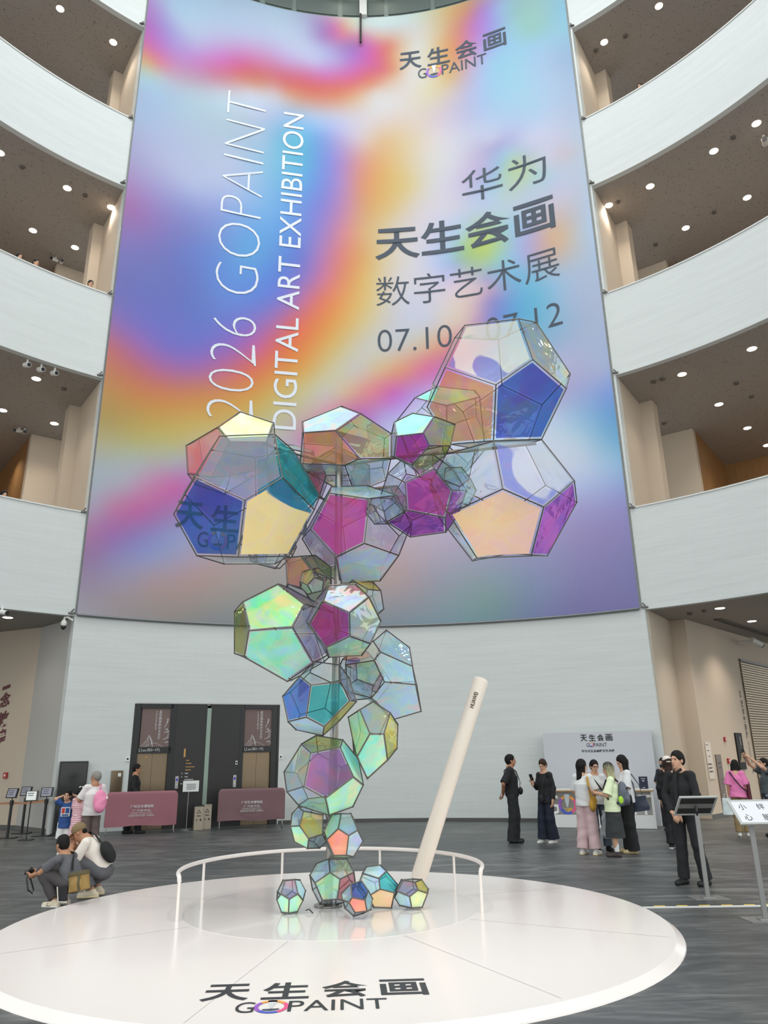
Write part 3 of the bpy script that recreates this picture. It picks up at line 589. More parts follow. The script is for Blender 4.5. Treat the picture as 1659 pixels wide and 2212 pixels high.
'X3': "-415,9091,266 -434,9182,383 -316,9250,404 -353,9367,340 -271,9104,237 -238,9202,314 -194,9289,218 -269,9390,245 -251,9130,121 -212,9244,117 -299,9318,68 -334,9409,147 -383,9133,107 -403,9250,54 -501,9298,124 -459,9396,182 -451,9110,213 -526,9211,222 -543,9256,278 -471,9370,301",
'X4': "-108,9503,298 -122,9558,402 -33,9676,461 -108,9833,507 59,9586,244 105,9694,306 84,9861,267 -38,9947,373 20,9688,70 21,9858,121 -141,9942,138 -177,9997,294 -185,9667,83 -265,9824,115 -379,9806,257 -325,9914,367 -255,9553,214 -359,9639,347 -315,9642,447 -276,9812,492",
'X5': "231,9514,207 95,9578,254 165,9635,361 144,9770,346 328,9532,271 303,9606,343 382,9724,352 276,9825,345 443,9603,223 458,9722,251 403,9822,175 293,9886,231 377,9630,75 351,9765,71 207,9794,63 172,9868,162 252,9575,80 116,9676,90 58,9678,176 80,9797,233",
}

# ================================================================== THE BANNER
def tps(pts, vals, q, s):
    """smooth interpolation of the printed colours between sample points"""
    P = np.array(pts, float) / s; Q = np.array(q, float) / s
    def U(a, b):
        d2 = ((a[:, None, :] - b[None, :, :]) ** 2).sum(-1)
        return 0.5 * d2 * np.log(d2 + 1e-9)
    n = len(P)
    A = np.zeros((n + 3, n + 3)); A[:n, :n] = U(P, P) + np.eye(n) * 0.01
    A[:n, n:] = np.c_[np.ones(n), P]; A[n:, :n] = A[:n, n:].T
    w = np.linalg.solve(A, np.r_[np.array(vals, float), np.zeros((3, 3))])
    return U(Q, P) @ w[:n] + np.c_[np.ones(len(Q)), Q] @ w[n:]

def srgb2lin(a):
    a = np.clip(a / 255.0, 0, 1)
    return np.where(a <= 0.04045, a / 12.92, ((a + 0.055) / 1.055) ** 2.4)

BU0, BU1, BZ0, BZ1 = -8.62, 8.05, 5.60, 30.97
def make_banner():
    nu, nz = 130, 200
    us = np.linspace(BU0, BU1, nu + 1); zs = np.linspace(BZ0, BZ1, nz + 1)
    grid = np.array([(u, z) for z in zs for u in us])
    raw = [list(map(float, r.split(','))) for r in BANNER_PTS.split(';')]
    sp = np.array([(r[0] / 100, r[1] / 100) for r in raw]); sv = np.array([r[2:] for r in raw])
    col = tps(sp, sv, grid, 4.0)
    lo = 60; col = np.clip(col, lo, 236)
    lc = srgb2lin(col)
    # ink with the hall light's rise by height divided out of its colour
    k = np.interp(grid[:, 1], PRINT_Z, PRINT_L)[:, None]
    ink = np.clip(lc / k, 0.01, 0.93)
    rng = random.Random(3)
    vs = []
    ph = [rng.uniform(0, 6.28) for _ in range(8)]
    for (u, z) in grid:
        # the cloth hangs in faint slanting pulls
        w = 0.004 * math.sin(u * 9 + z * 1.3 + ph[0]) * max(0, 1 - abs(u - (2.0 - (z - 20) * 0.12)) / 1.6) if z > 14 else 0
        w += 0.003 * math.sin(u * 13 + ph[1]) * max(0, 1 - abs(z - 13) / 4.5)
        w += 0.0025 * math.sin(u * 17 + z * 2 + ph[2]) * max(0, 1 - abs(z - 6.5) / 1.6)
        vs.append(uz(u, z, 0.06 + w))
    fs = []
    for j in range(nz):
        for i in range(nu):
            a = j * (nu + 1) + i
            fs.append((a + 1, a, a + nu + 1, a + nu + 2))
    og = uz(0, BZ0, 0.06)
    me = bpy.data.meshes.new('exhibition_banner')
    me.from_pydata([v - og for v in vs], [], fs)
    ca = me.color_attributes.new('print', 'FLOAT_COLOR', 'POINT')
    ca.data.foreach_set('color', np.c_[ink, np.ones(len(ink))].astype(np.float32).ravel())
    me.polygons.foreach_set('use_smooth', [True] * len(fs))
    m = bpy.data.materials.new('printed_cloth'); m.use_nodes = True
    nt = m.node_tree; b = nt.nodes['Principled BSDF']
    at = nt.nodes.new('ShaderNodeAttribute'); at.attribute_name = 'print'
    nt.links.new(at.outputs['Color'], b.inputs['Base Color'])
    b.inputs['Roughness'].default_value = 0.62
    b.inputs['Specular IOR Level'].default_value = 0.25
    tc = nt.nodes.new('ShaderNodeTexCoord'); mp = nt.nodes.new('ShaderNodeMapping'); nz_ = nt.nodes.new('ShaderNodeTexNoise'); bp = nt.nodes.new('ShaderNodeBump')
    mp.inputs['Scale'].default_value = (2.2, 2.2, 0.12); nz_.inputs['Scale'].default_value = 1.6; nz_.inputs['Detail'].default_value = 3
    bp.inputs['Strength'].default_value = 0.10; bp.inputs['Distance'].default_value = 0.1
    nt.links.new(tc.outputs['Object'], mp.inputs['Vector']); nt.links.new(mp.outputs[0], nz_.inputs['Vector'])
    nt.links.new(nz_.outputs['Fac'], bp.inputs['Height']); nt.links.new(bp.outputs[0], b.inputs['Normal'])
    me.materials.append(m)
    o = link('exhibition_banner', me, None, og)
    return tag(o, 'giant iridescent printed exhibition banner hanging on the curved white wall', 'banner')
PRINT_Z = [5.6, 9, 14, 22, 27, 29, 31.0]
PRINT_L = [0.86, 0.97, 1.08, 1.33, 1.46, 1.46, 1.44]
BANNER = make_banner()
M_INK = mat('slate_ink', (62, 72, 86), 0.65)
M_INKW = mat('white_ink', (216, 220, 228), 0.65)
M_ORANGE = mat('emblem_orange', (238, 160, 70), 0.5); M_PINK = mat('emblem_pink', (226, 90, 140), 0.5)
M_PURP = mat('emblem_purple', (150, 90, 190), 0.5); M_BLUE = mat('emblem_blue', (70, 90, 190), 0.5)
EMB = [M_ORANGE, M_PINK, M_PURP, M_BLUE, mat('emblem_nib', (206, 206, 210), 0.5), M_INK]

def emblem(mb, f, cx, cy, r, light=False):
    """round emblem: a colour ring with a pen nib drawn in it; f maps flat points"""
    n = 40
    def ringcol(t):                       # t from top, clockwise
        t = t % 1
        return 0 if t < 0.14 or t > 0.86 else 1 if t < 0.42 else 3 if t < 0.62 else 2
    for i in range(n):
        a, b = 2 * math.pi * i / n, 2 * math.pi * (i + 1) / n
        p = [(cx + rr * math.sin(q), cy + rr * math.cos(q)) for rr, q in ((r, a), (r, b), (r * 0.74, b), (r * 0.74, a))]
        mb.add([f(*q) for q in p], [(0, 1, 2, 3)], ringcol(i / n))
    mb.add([f(cx + x * r, cy + y * r) for x, y in ((-0.3, 1.0), (0.3, 1.0), (0.05, -0.25), (-0.05, -0.25))], [(0, 3, 2, 1)], 4)
    mb.add([f(cx + x * r, cy + y * r) for x, y in ((-0.5, -0.35), (0.45, -0.3), (0.5, -0.45), (0.0, -0.62), (-0.45, -0.52))], [(0, 4, 3, 2, 1)], 5)
    return mb

def lockup(parent, f, W, mats_text, name='logo_lettering', bold=0.016, gap=1.12):
    """the four characters over the word with the emblem for its O; W = full width, f(x, y) maps flat points"""
    ch = W * 0.21; pitch = (W - ch) / 3
    mb = MB()
    for i, c in enumerate('天生会画'):
        text_at(mb, c, lambda x, y, i=i: f(i * pitch + x, W * 0.0 + y), ch, ch * 1.0, bold)
    gx0, gw, gh = W * 0.173, W * 0.637, W * 0.118; gy = -gh * gap
    text_at(mb, 'G', lambda x, y: f(gx0 + x, gy + y), gw * 0.125, gh, 0.0)
    text_at(mb, 'PAINT', lambda x, y: f(gx0 + gw * 0.345 + x, gy + y), gw * 0.655, gh, 0.0)
    mb.build(name, mats_text, parent)
    e = MB(); emblem(e, lambda x, y: f(x, y), gx0 + gw * 0.235, gy + gh * 0.5, gh * 0.62)
    e.build('ring_emblem', EMB, parent)

def bw(u0, z0, off=0.075):
    return lambda x, y: uz(u0 + x, z0 + y, off)
lockup(BANNER, bw(1.35, 27.98), 4.33, M_INK)
lockup(BANNER, bw(-6.13, 8.47), 4.1, M_INK)
for body, u0, u1, z0, z1, bold, m in (('华为', 3.58, 6.72, 21.05, 22.45, -0.006, M_INK), ('天生会画', 0.28, 6.83, 18.98, 20.46, 0.018, M_INK),
                                      ('数字艺术展', 0.30, 6.81, 17.03, 18.26, -0.008, M_INK), ('07.10 - 07.12', 0.33, 6.73, 15.18, 16.06, -0.012, M_INK)):
    text_words(body, bw(u0, z0), u1 - u0, z1 - z0, bold, 'title_lettering', m, BANNER)
def vert(u_base, z0, off=0.075):
    return lambda x, y: uz(u_base - y, z0 + x, off)
text_words('2026 GOPAINT', vert(-3.87, 12.29), 13.69, 1.55, -0.028, 'side_lettering', M_INKW, BANNER)
text_words('DIGITAL ART EXHIBITION', vert(-2.45, 12.14), 13.45, 0.80, 0.0, 'side_lettering', M_INKW, BANNER)
# hem rail and tie cables of the banner
M_CABLE = mat('grey_cable', (120, 122, 124), 0.4, 0.5)
MB().tube([uz(BU0 + (BU1 - BU0) * i / 40, BZ0 - 0.01, 0.075) for i in range(41)], 0.035, 8).build('hem_rail', M_CABLE, BANNER)
for s, lab in ((-1, 'left'), (1, 'right')):
    u = BU0 - 0.03 if s < 0 else BU1 + 0.04
    c = MB().tube([uz(u, 5.62 + 25.3 * i / 12, 0.03) for i in range(13)], 0.016, 6)
    tag(c.build('tie_cable', M_CABLE), 'thin steel cable along the %s edge of the giant banner' % lab, 'cable', 'banner edge cables')
    for k, z in enumerate((5.62, 8.55, 12.95, 15.85, 20.2, 23.0, 27.4)):
        b = MB().box(uz(u + s * 0.11, z, 0.04), (0.16, 0.07, 0.05), wallframe((0, 0), (1, 0)), bev=0.01)
        b.tube([uz(u + s * 0.14, z, 0.05), uz(u + s * 0.06, z + 0.12, 0.07)], 0.018, 6)
        tag(b.build('cable_clamp', mat('clamp_steel', (110, 108, 106), 0.35, 0.8)),
            'small steel clamp on the banner cable, %s edge, %s from the bottom' % (lab, ['1st', '2nd', '3rd', '4th', '5th', '6th', '7th'][k]), 'clamp', 'banner cable clamps')

# ================================================================== LIFTS AND THINGS ALONG THE CURVED WALL
M_BLACKP = mat('black_panel', (34, 33, 31), 0.4)
M_BLACKF = mat('black_frame', (24, 24, 24), 0.35)
M_BRONZE = mat('bronze_steel', (128, 112, 92), 0.3, 0.85, bump=(1.5, 0.15, (1, 1, 2)))
M_STEEL = mat('brushed_steel', (170, 168, 164), 0.35, 0.8)
M_GLASSG = mat('green_glass_strip', (140, 158, 146), 0.25)
M_GOLD = mat('gold_lettering', (196, 150, 84), 0.4, 0.3)
M_POSTER = mat('mauve_brown_poster', (112, 92, 88), 0.6)
M_PALE = mat('pale_print', (205, 205, 205), 0.6)
M_PALE2 = mat('pale_print_thin', (160, 150, 148), 0.6)

LP = Vector((-6.93, 21.26, 0)); LQ = Vector((-3.19, 22.62, 0))
LUv = (LQ - LP).normalized(); LN = Vector((LUv.y, -LUv.x, 0))      # LN points into the hall
LF = Matrix((LUv, -LN, Vector((0, 0, 1)))).transposed()
def lw(s, z, d=0.0): return LP + LUv * s + LN * d + Vector((0, 0, z))
LWID = (LQ - LP).length
pan = empty('lift_panelling', lw(LWID / 2, 0), 'black panelled wall around the two lifts with gold floor directory', 'wall panelling')
MB().box(lw(1.487, 1.63, -0.1), (0.84, 0.24, 3.26), LF).build('panel', M_BLACKP, pan)
MB().box(lw(LWID / 2, 1.63, -0.45), (LWID + 0.5, 0.06, 3.26), LF).build('back_panel', M_BLACKP, pan)
for s_ in (-0.03, LWID + 0.02): MB().box(lw(s_, 1.63, -0.12), (0.1, 0.26, 3.26), LF).build('edge_panel', M_BLACKP, pan)
MB().box(lw(2.45, 1.63, -0.1), (0.88, 0.24, 3.26), LF).build('panel', M_BLACKP, pan)
MB().box(lw(LWID / 2, 3.275, -0.09), (LWID + 0.04, 0.26, 0.03), LF).build('top_trim', M_STEEL, pan)
MB().box(lw(1.965, 1.8, -0.01), (0.115, 0.1, 2.7), LF).build('glass_strip', M_GLASSG, pan)
mb = MB(); text_at(mb, '1', lambda x, y: lw(1.33 + x, 1.83 + y, 0.025), 0.045, 0.22, 0.03); mb.build('directory_number', M_GOLD, pan)
g1, g2 = MB(), MB()
rng = random.Random(4)
for k, (s, z, w, gold) in enumerate([(1.40, 1.74, .10, 1), (1.40, 1.66, .16, 1), (1.40, 1.57, .24, 1), (1.40, 1.49, .15, 1), (1.39, 1.40, .10, 0), (1.30, 1.40, .05, 0), (1.39, 1.31, .09, 0), (1.30, 1.31, .04, 0), (1.39, 1.24, .25, 0), (1.38, 1.13, .13, 0), (1.29, 1.13, .06, 0)]):
    for j in range(int(w / 0.03)):
        (g1 if gold else g2).box(lw(s + 0.015 + j * 0.03, z, 0.022), (0.022, 0.003, rng.uniform(0.02, 0.028)), LF)
g1.build('directory_lines', M_GOLD, pan); g2.build('directory_lines', M_PALE, pan)

def lift(s0, s1, name, p0, p1, where):
    t = empty('lift', lw((s0 + s1) / 2, 0), 'lift with bronze steel doors in a black frame marked %s, %s' % (name, where), 'lift', 'lifts')
    w = s1 - s0; m = (s0 + s1) / 2
    fr = MB()
    fr.box(lw(s0 - 0.06, 1.63, -0.1), (0.12, 0.26, 3.26), LF).box(lw(s1 + 0.085, 1.63, -0.1), (0.16, 0.26, 3.26), LF)
    fr.box(lw(m + 0.02, 2.02, -0.1), (w + 0.1, 0.26, 0.17), LF).box(lw(m + 0.02, 3.2, -0.1), (w + 0.1, 0.26, 0.12), LF)
    fr.box(lw(m + 0.02, 1.6, -0.2), (w + 0.1, 0.05, 3.1), LF)
    fr.build('frame', M_BLACKF, t)
    for k in (0, 1):
        MB().box(lw(s0 + w * (0.25 + 0.5 * k), 0.97, -0.1), (w / 2 - 0.006, 0.06, 1.93), LF).build('door_leaf', M_BRONZE, t)
    MB().lathe(lw(s0 + w * 0.3, 1.84, -0.06), [(0.03, 0), (0.02, 0.004)], 14, axis=frame_to(LN)).build('round_badge', M_GOLD, t)
    mb = MB(); text_at(mb, name, lambda x, y: lw(s0 + 0.03 + x, 1.985 + y, 0.034), 0.07, 0.075, 0.0)
    text_at(mb, '(B2~1F)', lambda x, y: lw(s0 + 0.24 + x, 1.975 + y, 0.034), 0.33, 0.09, 0.0)
    text_at(mb, '客梯', lambda x, y: lw(s0 + 0.125 + x, 1.985 + y, 0.034), 0.09, 0.05, 0.0)
    mb.build('floor_lettering', M_PALE, t)
    # the poster over the doors
    o = empty('poster', lw((p0 + p1) / 2, 2.09), 'mauve brown art hall poster with white vertical writing over the %s lift' % name, 'poster', 'posters over the lifts')
    MB().box(lw((p0 + p1) / 2, 2.62, -0.02), (p1 - p0, 0.02, 1.05), LF).build('sheet', M_POSTER, o)
    pw = p1 - p0
    def P(x, y, d=0.002): return lw(p0 + pw * x, 2.095 + 1.05 * y, -0.01 + d)
    tx = MB()
    for k, c in enumerate('星空画意数字艺术厅'):
        text_at(tx, c, lambda x, y, k=k: P(0.53, 0.865 - 0.083 * k) + LUv * x + Vector((0, 0, y)), 0.075, 0.075)
    for k, c in enumerate('中庭乘电梯至B2层'):
        text_at(tx, c, lambda x, y, k=k: P(0.43, 0.885 - 0.055 * k) + LUv * x + Vector((0, 0, y)), 0.04, 0.042)
    tx.build('lettering', M_PALE, o)
    dr = MB()
    def line(pts, w=0.006):
        for a, b in zip(pts, pts[1:]):
            a3, b3 = P(*a), P(*b); d = (b3 - a3).normalized(); q = d.cross(LN) * w
            dr.add([a3 - q, b3 - q, b3 + q, a3 + q], [(0, 1, 2, 3)])
    for k in range(6):
        line([(0.02 + 0.05 * k, 0.01), (0.2 + 0.012 * k, 0.18 + 0.02 * (k % 3)), (0.27, 0.32), (0.33 + 0.01 * k, 0.16), (0.4, 0.01)], 0.002)
    line([(0.15 + 0.55 * i / 12, 0.01 + 0.10 * math.sin(math.pi * i / 12)) for i in range(13)], 0.003)
    r2 = random.Random(11)
    def twig(x, y, a, l, n):
        if n == 0 or l < 0.015: return
        x2, y2 = x + l * math.cos(a), y + l * math.sin(a) * 0.8
        line([(x, y), (x2, y2)], 0.0016 * n)
        for _ in range(2): twig(x2, y2, a + r2.uniform(-0.8, 0.8), l * r2.uniform(0.5, 0.8), n - 1)
    for x, y, a, l in ((0.72, 0.5, 1.1, 0.12), (0.98, 0.38, 2.9, 0.12), (0.72, 0.38, 0.1, 0.09), (0.7, 0.2, 0.3, 0.1), (0.98, 0.12, 2.9, 0.1), (0.98, 0.03, 2.4, 0.06), (0.78, 0.62, 1.2, 0.08)):
        twig(x, y, a, l, 4)
    dr.build('ink_drawing', M_PALE, o)
lift(0.10, 0.90, 'L1', 0.13, 1.0, 'left of the two')
lift(2.98, 3.77, 'L2', 2.99, 3.84, 'right of the two')
for s, z, lab in ((1.19, 1.17, 'beside the L1 doors'), (2.77, 1.17, 'left of the L2 doors')):
    t = empty('call_panel', lw(s, z - 0.15), 'slim steel lift call panel with blue display %s' % lab, 'call panel', 'lift call panels')
    MB().box(lw(s, z, 0.027), (0.085, 0.012, 0.32), LF).build('plate', M_STEEL, t)
    MB().box(lw(s, z + 0.07, 0.034), (0.05, 0.004, 0.06), LF).build('display', emat('blue_display', (60, 60, 170), 0.6), t)
    MB().lathe(lw(s, z - 0.06, 0.034), [(0.014, 0), (0.012, 0.005)], 12, axis=frame_to(LN)).build('button', M_WHT, t)
def plate(name, p, size, rot, label, cat, dot=True):
    t = empty(name, p, label, cat)
    MB().box(p, size, rot).build('plate', M_WHT, t)
    n = rot @ Vector((0, -1, 0))
    if dot: MB().lathe(Vector(p) + n * (size[1] / 2 + 0.001), [(0.028, 0), (0.02, 0.006)], 14, axis=frame_to(n)).build('button', M_BLK, t)
plate('switch_plate', lw(2.80, 1.66, 0.026), (0.06, 0.012, 0.1), LF, 'small white square switch on the black lift panelling', 'switch', True)
for az, lab in ((-28.85, 'left'), (-11.1, 'right')):
    u = Vector((math.cos(math.radians(az)), -math.sin(math.radians(az)), 0))
    plate('wall_button', pol(R - 0.012, az, 1.8), (0.11, 0.02, 0.13), wallframe((0, 0), u), 'small white wall button with black centre %s of the lifts' % lab, 'button')
u = Vector((math.cos(math.radians(-29.86)), -math.sin(math.radians(-29.86)), 0)); F_ = wallframe((0, 0), u)
t = empty('fire_cabinet', pol(R - 0.02, -29.86, 0.55), 'bronze metal panel on the white wall left of the lifts with a small note', 'panel')
MB().box(pol(R - 0.03, -29.86, 1.03), (0.30, 0.03, 0.95), F_).build('door', M_BRONZE, t)
MB().box(pol(R - 0.048, -29.6, 1.4), (0.08, 0.003, 0.09), F_).build('note', M_WHT, t)
# black display totem by the wall corner
az = -34.65; u = Vector((math.cos(math.radians(az)), -math.sin(math.radians(az)), 0)); F_ = wallframe((0, 0), u)
t = empty('display_totem', pol(R - 0.16, az, 0), 'tall black switched-off display totem against the white wall on the left', 'display')
MB().box(pol(R - 0.14, az, 0.9), (0.70, 0.09, 1.72), F_, bev=0.01).build('housing', M_BLACKF, t)
MB().box(pol(R - 0.187, az, 0.93), (0.64, 0.004, 1.58), F_).build('screen', mat('dark_screen', (12, 12, 14), 0.08), t)
MB().box(pol(R - 0.2, az, 0.02), (0.74, 0.34, 0.04), F_, bev=0.01).build('foot', M_BLACKF, t)

# --- covered crowd barriers
def barrier(A, B, ztop, zbot, label, col):
    A, B = Vector(A), Vector(B); A.z = B.z = 0
    u = (B - A).normalized(); n = Vector((u.y, -u.x, 0)); W = (B - A).length
    t = empty('crowd_barrier', (A + B) / 2, label, 'barrier', 'covered crowd barriers')
    nx, nz = 60, 18; vs = []; rr = 0.10
    rng = random.Random(int(W * 1000))
    k = [rng.uniform(0, 6) for _ in range(6)]
    m = mat('barrier_cloth_' + str(col[1]), col, 0.8)
    mb = MB()
    def edge(x):                       # rounded upper corners
        d = min(x, W - x)
        return ztop - (rr - math.sqrt(max(0, rr * rr - (rr - d) ** 2)) if d < rr else 0)
    for side in (1, -1):
        b = len(mb.v)
        for j in range(nz + 1):
            for i in range(nx + 1):
                x = W * i / nx; f = j / nz
                zb = zbot - 0.012 * math.sin(x * 5 + k[0])
                z = zb + (edge(x) - zb) * f
                lo = (1 - f) ** 1.5
                off = 0.035 + 0.012 * lo * math.sin(x * 9 + k[1] + 2 * f) + 0.008 * math.sin(x * 3 + f * 7 + k[2]) * lo
                dx = abs(x - W * 0.5)
                off += 0.008 * math.exp(-((math.hypot(dx, (f - 0.45) * 1.0) - 0.34) / 0.04) ** 2) * (f < 0.45)
                if f > 0.97: off *= 0.5
                mb.v.append(A + u * x + n * off * side + Vector((0, 0, z)))
        for j in range(nz):
            for i in range(nx):
                a = b + j * (nx + 1) + i
                q = [a, a + 1, a + nx + 2, a + nx + 1]
                mb.f.append(q if side > 0 else q[::-1]); mb.m.append(0)
    N1 = (nx + 1) * (nz + 1)
    def bridge(ids):
        for a, b2 in zip(ids, ids[1:]): mb.f.append([a, b2, b2 + N1, a + N1]); mb.m.append(0)
    bridge([nz * (nx + 1) + i for i in range(nx + 1)])
    bridge([j * (nx + 1) for j in range(nz + 1)][::-1]); bridge([j * (nx + 1) + nx for j in range(nz + 1)])
    mb.build('cloth_cover', m, t, smooth=True)
    for x in (0.06, W - 0.06):
        q = A + u * x
        MB().tube([q + Vector((0, 0, ztop - 0.15)), q + Vector((0, 0, 0.1)), q + n * 0.16 + Vector((0, 0, 0.016))], 0.016, 8).tube([q + Vector((0, 0, 0.1)), q - n * 0.16 + Vector((0, 0, 0.016))], 0.016, 8).build('foot', M_STEEL, t)
    tx = MB(); c = W * 0.5
    def T(x0, z0): return lambda x, y: A + u * (x0 + x) + n * 0.060 + Vector((0, 0, z0 + y))
    h = ztop - zbot; z1 = zbot + h * 0.52
    text_at(tx, '广州艺术博物院', T(c - 0.28, z1), 0.56, 0.075, 0.01)
    text_at(tx, '（广州美术馆）', T(c - 0.22, z1 - 0.085), 0.44, 0.055)
    text_at(tx, 'Guangzhou Museum of Art', T(c - 0.25, z1 - 0.13), 0.5, 0.035)
    tx.box(A + u * c + n * 0.060 + Vector((0, 0, z1 - 0.145)), (0.52, 0.002, 0.005), Matrix((u, -n, Vector((0, 0, 1)))).transposed())
    text_at(tx, '国家重点美术馆·国家一级博物馆', T(c - 0.30, z1 - 0.20), 0.6, 0.04)
    tx.build('lettering', M_PALE, t)
barrier((-7.046, 19.823, 0.000), (-5.412, 20.401, 0.000), 1.01, 0.20, 'dusty rose covered barrier in front of the L1 lift', (150, 98, 106))
barrier((-4.530, 21.149, 0.000), (-2.802, 21.548, 0.000), 1.00, 0.20, 'brownish mauve covered barrier in front of the L2 lift', (120, 90, 94))

# --- notice on a stand and two bins between the barriers
p = Vector((-5.368, 21.281, 0.000))
t = empty('notice_stand', p, 'slim steel stand with a white notice between the barriers', 'sign')
MB().lathe(p, [(0.17, 0), (0.17, 0.012), (0.03, 0.022)], 24).build('base', M_STEEL, t)
MB().tube([p + Vector((0, 0, 0.02)), p + Vector((0, 0, 0.96))], 0.013, 10).build('pole', M_STEEL, t)
MB().box(p + Vector((0.06, -0.02, 1.08)), (0.42, 0.02, 0.28), LF, bev=0.004).build('board', M_WHT, t)
b = MB()
for k in range(4): b.box(p + Vector((0.06, 0, 1.13 - 0.04 * k)) + LN * 0.036, (0.26 - 0.03 * (k % 2), 0.002, 0.012), LF)
b.build('lettering', M_INK, t)
for k, (q, lab) in enumerate((((-5.042, 21.099, 0.000), 'left'), ((-4.878, 21.337, 0.000), 'right'))):
    q = Vector(q)
    t = empty('recycling_bin', q, 'bronze steel recycling bin with triangle mark, %s of the pair' % lab, 'bin', 'recycling bins')
    MB().box(q + Vector((0, 0.06, 0.29)), (0.235, 0.30, 0.58), LF, bev=0.006).build('body', mat('bin_steel', (166, 154, 138), 0.35, 0.6), t)
    MB().box(q + Vector((0, 0.06, 0.595)), (0.25, 0.31, 0.03), LF, bev=0.004).build('lid', M_BLACKF if k == 0 else mat('bin_steel', (166, 154, 138), 0.35, 0.6), t)
    w = MB(); c = q + Vector((0, 0.06, 0.45)) + LN * 0.153
    tri = [c + LUv * (0.055 * math.sin(a)) + Vector((0, 0, 0.055 * math.cos(a))) for a in (0, 2.094, 4.189)]
    for a, b2 in zip(tri, tri[1:] + tri[:1]): w.tube([a, b2], 0.006, 6)
    w.build('triangle_mark', M_BLK, t)
    w = MB(); w.box(c + Vector((0, 0, -0.1)), (0.1, 0.002, 0.02), LF); w.box(c + LUv * 0.05 + Vector((0, 0, -0.2)), (0.04, 0.002, 0.05), LF); w.box(c - LUv * 0.05 + Vector((0, 0, -0.2)), (0.03, 0.002, 0.03), LF)
    w.build('label_print', M_BLK, t)

# --- queue posts at the left
M_TAN = mat('tan_belt', (170, 122, 92), 0.7)
M_MAUVES = mat('grey_mauve_notice', (150, 148, 160), 0.5)
def sign_frame(t, c, w, hh, yaw, tilt, face=M_MAUVES, inkrows=3, band=True):
    Rm = Matrix.Rotation(math.radians(yaw), 3, 'Z') @ Matrix.Rotation(math.radians(-tilt), 3, 'X')
    MB().box(c, (w, 0.018, hh), Rm, bev=0.004).build('frame', M_BLACKF, t)
    MB().box(Vector(c) + Rm @ Vector((-0.012, -0.0095, 0)), (w - 0.075, 0.003, hh - 0.04), Rm).build('notice', face, t)
    m = MB()
    for k in range(inkrows): m.box(Vector(c) + Rm @ Vector((-0.03, -0.012, hh * (0.24 - 0.2 * k))), (w * (0.5 - 0.08 * (k % 2)), 0.002, hh * 0.07), Rm)
    m.build('lettering', M_INK, t)
def queue_post(p, label, h=0.86, yaw=10):
    p = Vector(p)
    t = empty('queue_post', p, label, 'queue post', 'black queue posts')
    MB().box(p + Vector((0, 0, 0.012)), (0.42, 0.3, 0.024), bev=0.006).build('base', M_BLACKF, t)
    MB().tube([p + Vector((0, 0, 0.02)), p + Vector((0, 0, h))], 0.035, 14).build('pole', M_BLACKF, t)
    MB().tube([p + Vector((0, 0, h - 0.11)), p + Vector((0, 0, h + 0.005))], 0.048, 14).build('belt_head', M_BLACKF, t)
    MB().tube([p + Vector((0, 0, h)), p + Vector((0, 0.0, h + 0.06))], 0.012, 8).build('stem', M_BLACKF, t)
    sign_frame(t, p + Vector((0, -0.02, h + 0.17)), 0.30, 0.235, yaw, 18)
    return t
Q1, Q2, Q3 = Vector((-9.294, 19.589, 0.000)), Vector((-9.497, 20.768, 0.000)), Vector((-8.615, 19.992, 0.000))
q1 = queue_post(Q1, 'black queue post with framed notice, leftmost of the three', yaw=-8)
q2 = queue_post(Q2, 'black queue post with framed notice, middle of the three and furthest back', yaw=-4)
q3 = queue_post(Q3, 'black queue post with framed notice, rightmost, beside the black totem')
def belt(t, a, b, z0, z1):
    a, b = Vector(a), Vector(b); d = (b - a).normalized(); a = a + d * 0.05; b = b - d * 0.05
    pts = [a.lerp(b, i / 8) + Vector((0, 0, z0 + (z1 - z0) * i / 8 - 0.02 * math.sin(math.pi * i / 8))) for i in range(9)]
    mb = MB()
    mb.add([p + Vector((0, 0, s)) for p in pts for s in (-0.025, 0.025)], [(2 * i, 2 * i + 2, 2 * i + 3, 2 * i + 1) for i in range(8)])
    mb.build('belt', M_TAN, t)
belt(q1, Q1, Q3, 0.80, 0.82); belt(q1, Q1, Q1 + Vector((-1.6, 0.1, 0)), 0.80, 0.80); belt(q2, Q2, Q3, 0.82, 0.82)
p = Vector((-8.591, 19.070, 0.000))
t = empty('notice_stand', p, 'thin black stand with a tilted notice among the queue posts', 'sign')
MB().box(p + Vector((0, 0, 0.01)), (0.3, 0.22, 0.02), bev=0.005).build('base', M_BLACKF, t)
MB().tube([p + Vector((0, 0, 0.02)), p + Vector((0, 0, 0.90))], 0.014, 10).build('pole', M_BLACKF, t)
sign_frame(t, p + Vector((0.02, -0.02, 0.98)), 0.29, 0.26, 22, 30, M_WHT, 2)

